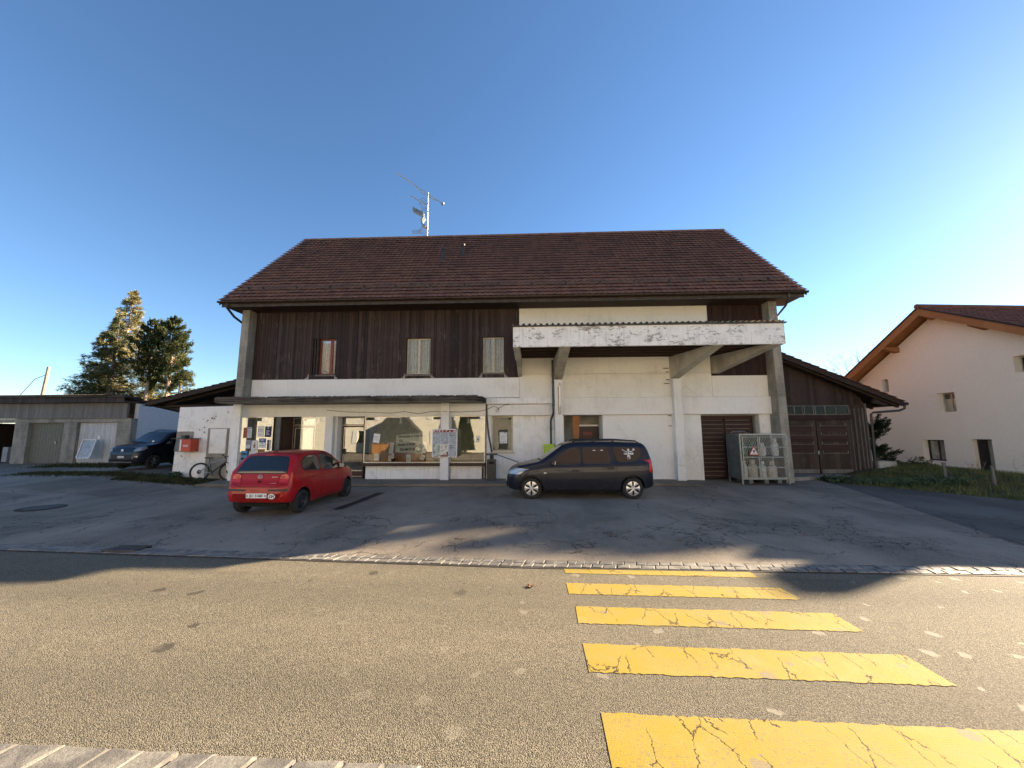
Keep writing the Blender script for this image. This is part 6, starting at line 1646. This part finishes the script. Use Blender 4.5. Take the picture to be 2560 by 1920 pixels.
# --- red hatchback
red = dict(zt=[(-1.775, .50), (-1.76, .62), (-1.73, .72), (-1.66, .80), (-1.64, 1.0), (-1.55, 1.14), (-1.40, 1.36), (-1.32, 1.43), (-1.1, 1.475), (-.5, 1.505), (.0, 1.495), (.3, 1.43), (.7, 1.19), (1.02, 1.02), (1.3, .955), (1.6, .86), (1.78, .74), (1.85, .60), (1.87, .48)],
           zb=[(-1.775, .42), (-1.70, .33), (-1.3, .26), (-.8, .20), (.9, .20), (1.5, .22), (1.8, .26), (1.87, .36)],
           w=[(-1.775, .60), (-1.72, .74), (-1.55, .80), (-1.2, .825), (-.5, .83), (.6, .83), (1.2, .82), (1.55, .76), (1.78, .60), (1.87, .44)],
           belt=[(-1.8, 1.0), (-1.2, .99), (0, .95), (.8, .92), (1.2, .86), (1.9, .62)], roof=1.5, beltz=.95, tumble=.17, hw=.83, r=.285, arch=.335, axles=(-1.185, 1.185),
           side_glass=[[(-1.20, 1.06), (-.43, 1.0), (-.50, 1.38), (-.80, 1.40), (-1.10, 1.34), (-1.24, 1.18)], [(-.33, .995), (.70, .96), (.45, 1.20), (.22, 1.33), (-.10, 1.40), (-.40, 1.40)]],
           seams=[[(-.40, .99), (-.38, .6), (-.40, .30)], [(.76, .93), (.80, .6), (.70, .30)], [(-1.05, 1.0), (-1.0, .80), (-.82, .62), (-.72, .30)], [(-.72, .30), (.70, .30)]],
           handles=[(-.80, .86), (.05 - .25, .86)], mirror=(.62, 1.02), dark_mirror=True,
           windscreen=[(-.62, 1.04), (.62, 1.04), (.55, 1.38), (-.55, 1.38)], backlight=[(-.63, 1.02), (.63, 1.02), (.60, 1.15), (.52, 1.38), (.30, 1.40), (-.30, 1.40), (-.52, 1.38), (-.60, 1.15)],
           front=[('headlight', [(.45, .72), (.70, .76), (.62, .88), (.48, .82)], M_lamp_cl), ('headlight', [(-.45, .72), (-.70, .76), (-.62, .88), (-.48, .82)], M_lamp_cl), ('grille', [(-.35, .62), (.35, .62), (.32, .68), (-.32, .68)], M_dark), ('lower_grille', [(-.4, .34), (.4, .34), (.42, .44), (-.42, .44)], M_dark)],
           rear=[('tail_light', [(.47, .80), (.70, .815), (.70, .95), (.62, 1.0), (.50, .97)], M_lamp_red), ('tail_light', [(-.47, .80), (-.70, .815), (-.70, .95), (-.62, 1.0), (-.50, .97)], M_lamp_red),
                 ('indicator_lens', [(.50, .90), (.62, .90), (.60, .955), (.53, .95)], M_lamp_or), ('indicator_lens', [(-.50, .90), (-.62, .90), (-.60, .955), (-.53, .95)], M_lamp_or),
                 ('bumper_strip', [(.28, .60), (.74, .60), (.74, .655), (.28, .645)], M_plas), ('bumper_strip', [(-.28, .60), (-.74, .60), (-.74, .655), (-.28, .645)], M_plas),
                 ('hatch_seam', strip([(-.66, 1.02), (-.50, .99), (-.46, .80), (-.44, .70), (.44, .70), (.46, .80), (.50, .99), (.66, 1.02)], .010), M_dark), ('bumper_seam', strip([(-.68, .765), (-.6, .76), (-.47, .70), (.47, .70), (.6, .76), (.68, .765)], .010), M_dark)],
           side_bits=[('rear_lamp_side', [(-1.49, .82), (-1.615, .82), (-1.605, .95), (-1.575, 1.0), (-1.53, .95)], 1, M_lamp_red)])
def red_bits(root, body, bvh, P_):
    plate(body, -1.795, -.03, .50, -1, 'JU · 51684')
    m = MB(); m.lathe([(0, 0), (1, 0)], (0, 0, 0), 'x', 28); m.v = [(-1.795 - .004, -.40 + v[1] * .088, .485 + v[2] * .062) for v in m.v]; st = m.build('country_sticker', M_paper, body)
    m = MB(); add_text(m, 'CH', .085, (-1.802, -.40, .482), (0, -1, 0), (0, 0, 1), 0, .0008, .003); m.build('sticker_lettering', M_ink, st)
    m = MB()
    for a, b in (((.0, .052), (.0, .030)),):
        m.tube([(-1.665, .060 * math.cos(t), .935 + .040 * math.sin(t)) for t in rng(0, 5.9, 16)], .006, 5, closed=True)
        m.tube([(-1.667, .024 * math.cos(t), .935 + .038 * math.sin(t)) for t in rng(0, 5.9, 14)], .005, 5, closed=True)
        m.tube([(-1.667, .046 * math.cos(t), .957 + .014 * math.sin(t)) for t in rng(0, 5.9, 12)], .005, 5, closed=True)
    m.build('emblem', M_silver, body)
    m = MB()
    for y0, y1, z in ((-.30, -.44, .925), (-.20, -.42, .775), (-.20, -.42, .755)): m.box(-1.675 - (.02 if z < .8 else 0), -1.662, y0, y1, z - .006, z + .006)
    m.build('badge_script', M_silver, body)
    m = MB(); m.box(-1.70, -1.64, -.03, .03, .80, .84); m.build('lock', M_dark, body)
    m = MB(); m.tube([(-1.05, .0, 1.49), (-1.30, .0, 1.66)], [.012, .005], 6); m.tube([(-1.62, 0, 1.06), (-1.60, -.35, 1.08)], .008, 5); m.build('aerial', M_plas, body)
    m = MB(); m.box(-1.36, -1.30, -.10, .10, 1.425, 1.445); m.build('third_brake_light', M_lamp_red, body)
make_car('red_hatchback', 'small red five door hatchback parked nose to the shop, rear plate JU 51684', red, M_red, (-6.34, 10.76, gz(-6.3, 10.6) - .002), R(90 - 1.0), 'steel', red_bits).scale = (.97, .99, .98)
# --- dark wagon
A = 1.4525; X = lambda v: A + v
wag = dict(zt=[(-2.10, .45), (-2.095, .60), (-2.07, .80), (-2.03, 1.08), (-1.97, 1.36), (-1.90, 1.50), (-1.80, 1.575), (-1.4, 1.60), (-.6, 1.625), (.1, 1.615), (.42, 1.56), (.80, 1.33), (1.18, 1.075), (1.32, 1.03), (1.65, .965), (1.95, .87), (2.10, .77), (2.17, .62), (2.185, .48)],
           zb=[(-2.10, .38), (-2.02, .32), (-1.6, .24), (-1, .20), (1.1, .20), (1.8, .22), (2.1, .26), (2.185, .34)],
           w=[(-2.10, .62), (-2.05, .76), (-1.9, .83), (-1.4, .865), (-.5, .87), (.8, .87), (1.4, .86), (1.8, .80), (2.05, .66), (2.185, .46)],
           belt=[(-2.1, 1.02), (-1.4, 1.0), (0, .965), (1.0, .94), (1.5, .86), (2.2, .62)], roof=1.62, beltz=.96, tumble=.15, hw=.87, r=.300, arch=.35, axles=(-1.4525, 1.4525),
           side_glass=[[(X(-.69), .99), (X(-1.41), 1.0), (X(-1.41), 1.43), (X(-1.13), 1.42), (X(-.85), 1.22)], [(X(-1.53), 1.0), (X(-2.28), 1.03), (X(-2.20), 1.45), (X(-1.54), 1.44)], [(X(-2.42), 1.45), (X(-3.15), 1.43), (X(-3.16), 1.29), (X(-3.06), 1.13), (X(-2.92), 1.07), (X(-2.52), 1.05)]],
           seams=[[(X(-.44), .92), (X(-.42), .5), (X(-.5), .27)], [(X(-1.475), 1.50), (X(-1.475), .6), (X(-1.47), .27)], [(X(-2.33), 1.50), (X(-2.45), 1.05), (X(-2.44), .72), (X(-2.33), .42), (X(-2.25), .27)], [(X(-.5), .27), (X(-2.25), .27)]],
           mould=[[(X(-.52), .555), (X(-1.43), .56), (X(-1.43), .62), (X(-.56), .615)], [(X(-1.52), .56), (X(-2.36), .58), (X(-2.38), .64), (X(-1.52), .62)]], mould_paint=True,
           handles=[(X(-1.28), .81), (X(-2.28), .875)], mirror=(X(-.66), 1.02), dark_mirror=True, dark_handle=True,
           windscreen=[(-.68, 1.10), (.68, 1.10), (.60, 1.52), (-.60, 1.52)], backlight=[(-.62, 1.05), (.62, 1.05), (.56, 1.45), (-.56, 1.45)],
           front=[('headlight', [(.45, .68), (.80, .70), (.84, .84), (.70, .88), (.5, .80)], M_lamp_cl), ('headlight', [(-.45, .68), (-.80, .70), (-.84, .84), (-.70, .88), (-.5, .80)], M_lamp_cl), ('grille', [(-.40, .70), (.40, .70), (.38, .80), (-.38, .80)], M_dark), ('lower_grille', [(-.5, .30), (.5, .30), (.52, .46), (-.52, .46)], M_dark)],
           rear=[('tail_light', [(.66, .74), (.80, .74), (.80, 1.10), (.68, 1.10)], M_lamp_red), ('tail_light', [(-.66, .74), (-.80, .74), (-.80, 1.10), (-.68, 1.10)], M_lamp_red)],
           side_bits=[('tail_light_side', [(-1.94, .76), (-2.045, .75), (-2.02, 1.0), (-1.99, 1.12), (-1.95, 1.12)], 1, M_lamp_red), ('headlight_side', [(1.80, .69), (1.98, .69), (1.95, .79), (1.86, .82), (1.81, .77)], 1, M_lamp_cl), ('side_indicator', [(X(-.36), .72), (X(-.44), .72), (X(-.44), .75), (X(-.36), .75)], 1, M_lamp_cl),
                      ('arch_lip', strip([(X(.0) + .365 * math.cos(a), .32 + .365 * math.sin(a)) for a in rng(-.1, 3.24, 16)], .022), 1, M_navy), ('arch_lip', strip([(-A + .365 * math.cos(a), .32 + .365 * math.sin(a)) for a in rng(-.1, 3.24, 16)], .022), 1, M_navy)])
def wag_bits(root, body, bvh, P_):
    for s in (-1, 1):
        m = MB(); y = s * .60
        m.tube([(.22, y, 1.60), (.12, y, 1.655), (-.2, y, 1.675), (-1.3, y, 1.665), (-1.62, y, 1.64), (-1.72, y, 1.58)], .019, 8); m.box(-.45, -.38, y - .012, y + .012, 1.59, 1.66); m.box(-1.0, -.93, y - .012, y + .012, 1.6, 1.66); m.build('roof_rail', M_plas, body)
    m = MB(); m.tube([(.30, .18, 1.60), (-.12, .18, 1.72)], .005, 4); m.build('aerial', M_plas, body)
    plate(body, 2.20, 0, .50, 1, '', .46); plate(body, -2.115, 0, .62, -1, '', .46)
    # rear side window lettering on the camera side
    xw = X(-2.83)
    def yy(x, z):
        h = bvh.ray_cast(Vector((x, 3, z)), Vector((0, -1, 0))); return (h[0].y if h[0] else .8) + .012
    m = MB()
    def proj(mm):
        mm.v = [(v[0], yy(v[0], v[2]) + .001, v[2]) for v in mm.v]; return mm
    t1 = MB(); add_text(t1, 'CELENISE', .066, (xw + .0, 0, 1.275), (-1, 0, 0), (0, 0, 1), 0, 0, .003); add_text(t1, 'F2', .09, (xw, 0, 1.195), (-1, 0, 0), (0, 0, 1), 0, 0, .004); t1.box(xw - .045, xw + .045, 0, 0, 1.125, 1.14)
    for a, b in (((-.20, 1.415), (-.17, 1.385)), ((-.17, 1.385), (-.10, 1.35)), ((-.10, 1.35), (-.02, 1.335)), ((-.02, 1.335), (.05, 1.345)), ((.05, 1.345), (.11, 1.375)), ((.11, 1.375), (.165, 1.41))):
        q = strip([(xw - a[0] - .02, a[1] - .01), (xw - b[0] - .02, b[1] - .01)], .014 if abs(a[0]) > .02 else .02); t1.face([(p[0], 0, p[1]) for p in q])
    t1.face([(xw + .0 + .030 * math.cos(a), 0, 1.385 + .034 * math.sin(a)) for a in rng(0, 6.0, 14)]); t1.face([(xw - .145 + .02 * math.cos(a), 0, 1.405 + .02 * math.sin(a)) for a in rng(0, 5.9, 8)])
    proj(t1).build('window_sticker', M_paper, body)
    t1 = MB()
    for c in (-1, 1): t1.face([(X(-1.95) + c * .11 + .045 * math.cos(a), 0, 1.375 + .013 * math.sin(a)) for a in rng(0, 5.9, 10)])
    proj(t1).build('window_sticker', M_silver, body)
make_car('station_wagon', 'dark navy station wagon with silver hubcaps and roof rails parked along the kerb', wag, M_navy, (1.56, 12.25, gz(1.5, 12.2) - .002), R(180), 'cap', wag_bits)
# --- dark small car by the garages
pan = dict(zt=[(-1.83, .50), (-1.80, .75), (-1.76, 1.05), (-1.66, 1.40), (-1.55, 1.53), (-1.2, 1.565), (-.4, 1.585), (.1, 1.565), (.35, 1.50), (.72, 1.22), (.98, 1.06), (1.15, 1.02), (1.5, .96), (1.70, .87), (1.79, .74), (1.83, .58), (1.84, .48)],
           zb=[(-1.83, .42), (-1.7, .32), (-1.3, .25), (-.8, .21), (.9, .21), (1.5, .23), (1.78, .27), (1.84, .33)],
           w=[(-1.83, .66), (-1.76, .76), (-1.5, .81), (-.5, .825), (.6, .825), (1.2, .82), (1.55, .77), (1.75, .68), (1.84, .56)],
           belt=[(-1.8, 1.04), (0, .99), (.8, .96), (1.2, .90), (1.85, .66)], roof=1.58, beltz=1.0, tumble=.13, hw=.825, r=.295, arch=.34, axles=(-1.15, 1.15),
           side_glass=[[(-.30, 1.04), (.66, 1.01), (.42, 1.27), (.20, 1.40), (-.34, 1.43)], [(-1.12, 1.06), (-.40, 1.04), (-.44, 1.43), (-1.02, 1.43)], [(-1.55, 1.12), (-1.24, 1.08), (-1.18, 1.38), (-1.45, 1.38)]],
           seams=[[(-.35, 1.0), (-.36, .30)], [(.76, .96), (.78, .6), (.68, .30)], [(-1.14, 1.0), (-.95, .75), (-.75, .30)]], handles=[(-.15, .90), (-.95, .92)], mirror=(.62, 1.06), dark_mirror=True,
           windscreen=[(-.64, 1.09), (.64, 1.09), (.56, 1.46), (-.56, 1.46)], backlight=[(-.55, 1.1), (.55, 1.1), (.5, 1.42), (-.5, 1.42)],
           front=[('headlight', [(.50, .74), (.66, .745), (.77, .84), (.74, .93), (.62, .90), (.52, .80)], M_lamp_cl), ('headlight', [(-.50, .74), (-.66, .745), (-.77, .84), (-.74, .93), (-.62, .90), (-.52, .80)], M_lamp_cl),
                  ('bumper_grille', [(-.46, .42), (.46, .42), (.50, .62), (-.50, .62)], plain('matt_grey_grille', (.03, .03, .03), .8)), ('fog_lamp', [(.60, .50), (.68, .50), (.68, .56), (.60, .56)], M_lamp_cl), ('fog_lamp', [(-.60, .50), (-.68, .50), (-.68, .56), (-.60, .56)], M_lamp_cl),
                  ('grey_bumper_trim', [(-.50, .30), (.50, .30), (.50, .335), (-.50, .335)], M_silver), ('bonnet_seam', strip([(-.52, .76), (-.3, .735), (.3, .735), (.52, .76)], .012), M_dark)],
           rear=[('tail_light', [(.66, 1.0), (.74, 1.0), (.70, 1.4), (.64, 1.4)], M_lamp_red), ('tail_light', [(-.66, 1.0), (-.74, 1.0), (-.70, 1.4), (-.64, 1.4)], M_lamp_red)],
           side_bits=[('headlight_side', [(1.55, .78), (1.74, .76), (1.70, .88), (1.50, .945), (1.46, .90)], 1, M_lamp_cl)])
def pan_bits(root, body, bvh, P_):
    pl = plate(body, 1.855, 0.02, .52, 1, '', .30, .08)
    m = MB()
    for k in range(7): m.box(1.868, 1.8695, -.10 + k * .033, -.085 + k * .033, .50, .54)
    m.build('plate_marks', M_mgrey, pl)
    m = MB(); m.lathe([(0, .02), (.055, .015), (.062, 0)], (1.80, 0, .775), 'x', 20); m.build('emblem', M_silver, body)
    for s in (-1, 1):
        m = MB(); y = s * .60; m.tube([(.05, y, 1.56), (-.1, y, 1.62), (-1.2, y, 1.61), (-1.4, y, 1.55)], .017, 7); m.build('roof_rail', M_plas, body)
    m = MB(); m.tube([(-1.1, 0, 1.58), (-1.16, 0, 1.72)], [.014, .006], 6); m.build('aerial', M_plas, body)
    m = MB(); m.box(.93, .95, .36, .46, 1.105, 1.16); m.build('parking_disc', M_paper, body)
c = make_car('small_car', 'black small hatchback with clear headlights half hidden behind the white wall', pan, M_black, (-17.25, 17.95, gz(-17.2, 17.0) + .02), R(-90 - 3), 'alloy', pan_bits)
c.scale = (1.04, 1.0, 1.06)
# ------------------------------------------------------------------ bicycle
bk_ = thing('bicycle', 'black and white mountain bike leaning in the niche of the white wall', 'bicycle', (0, 0, 0))
r_ = .335
def bwheel(x):
    t = MB(); t.tube([(x + r_ * math.cos(a), 0, r_ + r_ * math.sin(a)) for a in rng(0, 2 * math.pi, 37)[:-1]], .028, 7, closed=True); w = t.build('wheel', M_rubber, bk_, smooth=True)
    t = MB(); t.tube([(x + .300 * math.cos(a), 0, r_ + .300 * math.sin(a)) for a in rng(0, 2 * math.pi, 37)[:-1]], .011, 5, closed=True); t.build('rim', M_plas, w)
    t = MB()
    for q in range(28):
        a = q * 2 * math.pi / 28; t.tube([(x, .03 * (1 if q % 2 else -1), r_), (x + .3 * math.cos(a), 0, r_ + .3 * math.sin(a))], .0018, 3)
    t.build('spoke', M_silver, w)
    t = MB(); t.tube([(x, -.05, r_), (x, .05, r_)], .022, 8); t.lathe([(0, -.035), (.08, -.035), (.08, -.033), (0, -.033)], (x, 0, r_), 'y', 20); t.build('hub', M_steel, w)
bwheel(0); bwheel(1.04)
bb = (.42, 0, .30); seat = (.31, 0, .72); head = (.86, 0, .83); headb = (.90, 0, .72); hub = (0, 0, r_)
t = MB(); t.tube([seat, (.35, 0, .60), bb], .017, 7); t.tube([bb, headb], .024, 7); t.build('frame', M_plas, bk_)
t = MB(); t.tube([(.325, 0, .66), head], .020, 7); 
for s in (-.045, .045): t.tube([(hub[0], s, hub[2]), (.33, s * .5, .60)], .010, 6); t.tube([(hub[0], s, hub[2]), (bb[0], s, bb[2])], .010, 6)
t.build('top_tube', M_silver, bk_)
t = MB()
for s in (-.05, .05): t.tube([(1.04, s, r_), (.955, s, .62)], .022, 7)
t.box(.93, .98, -.06, .06, .62, .66); t.build('fork', M_wpaint, bk_)
t = MB(); t.tube([headb, (.93, 0, .66)], .02, 6); t.tube([head, (.83, 0, .93)], .02, 6); t.tube([(.87, -.33, .97), (.85, -.1, .93), (.85, .1, .93), (.87, .33, .97)], .014, 6); t.tube([(.87, .2, .97), (.87, .34, .975)], .019, 6); t.tube([(.87, -.2, .97), (.87, -.34, .975)], .019, 6); t.build('handlebar', M_plas, bk_)
t = MB(); t.tube([seat, (.28, 0, .86)], .014, 6); t.build('seat_post', M_plas, bk_)
t = MB(); t.hexa([(.12, -.07, .86), (.40, -.02, .85), (.40, .02, .85), (.12, .07, .86)], [(.13, -.06, .90), (.41, -.015, .885), (.41, .015, .885), (.13, .06, .90)]); t.build('saddle', M_plas, bk_, bevel=.008)
t = MB(); t.lathe([(.07, -.05), (.10, -.05), (.10, -.045), (.07, -.045)], (bb[0], 0, bb[2]), 'y', 22); t.tube([(bb[0], -.06, bb[2]), (bb[0] + .12, -.07, bb[2] - .12)], .010, 5); t.tube([(bb[0], .06, bb[2]), (bb[0] - .12, .07, bb[2] + .12)], .010, 5)
t.tube([(0, -.05, r_ + .06), (bb[0], -.05, bb[2] + .1)], .004, 4); t.tube([(0, -.05, r_ - .04), (.03, -.05, r_ - .14), (bb[0], -.05, bb[2] - .1)], .004, 4); t.build('crankset', M_steel, bk_)
t = MB(); t.box(bb[0] + .09, bb[0] + .17, -.14, -.07, .165, .185); t.box(bb[0] - .17, bb[0] - .09, .07, .14, .405, .425); t.build('pedal', M_plas, bk_)
bk_.location = (-12.93, 14.98, gz(-12.9, 15) + .0); bk_.rotation_euler = (R(-7), 0, R(12))
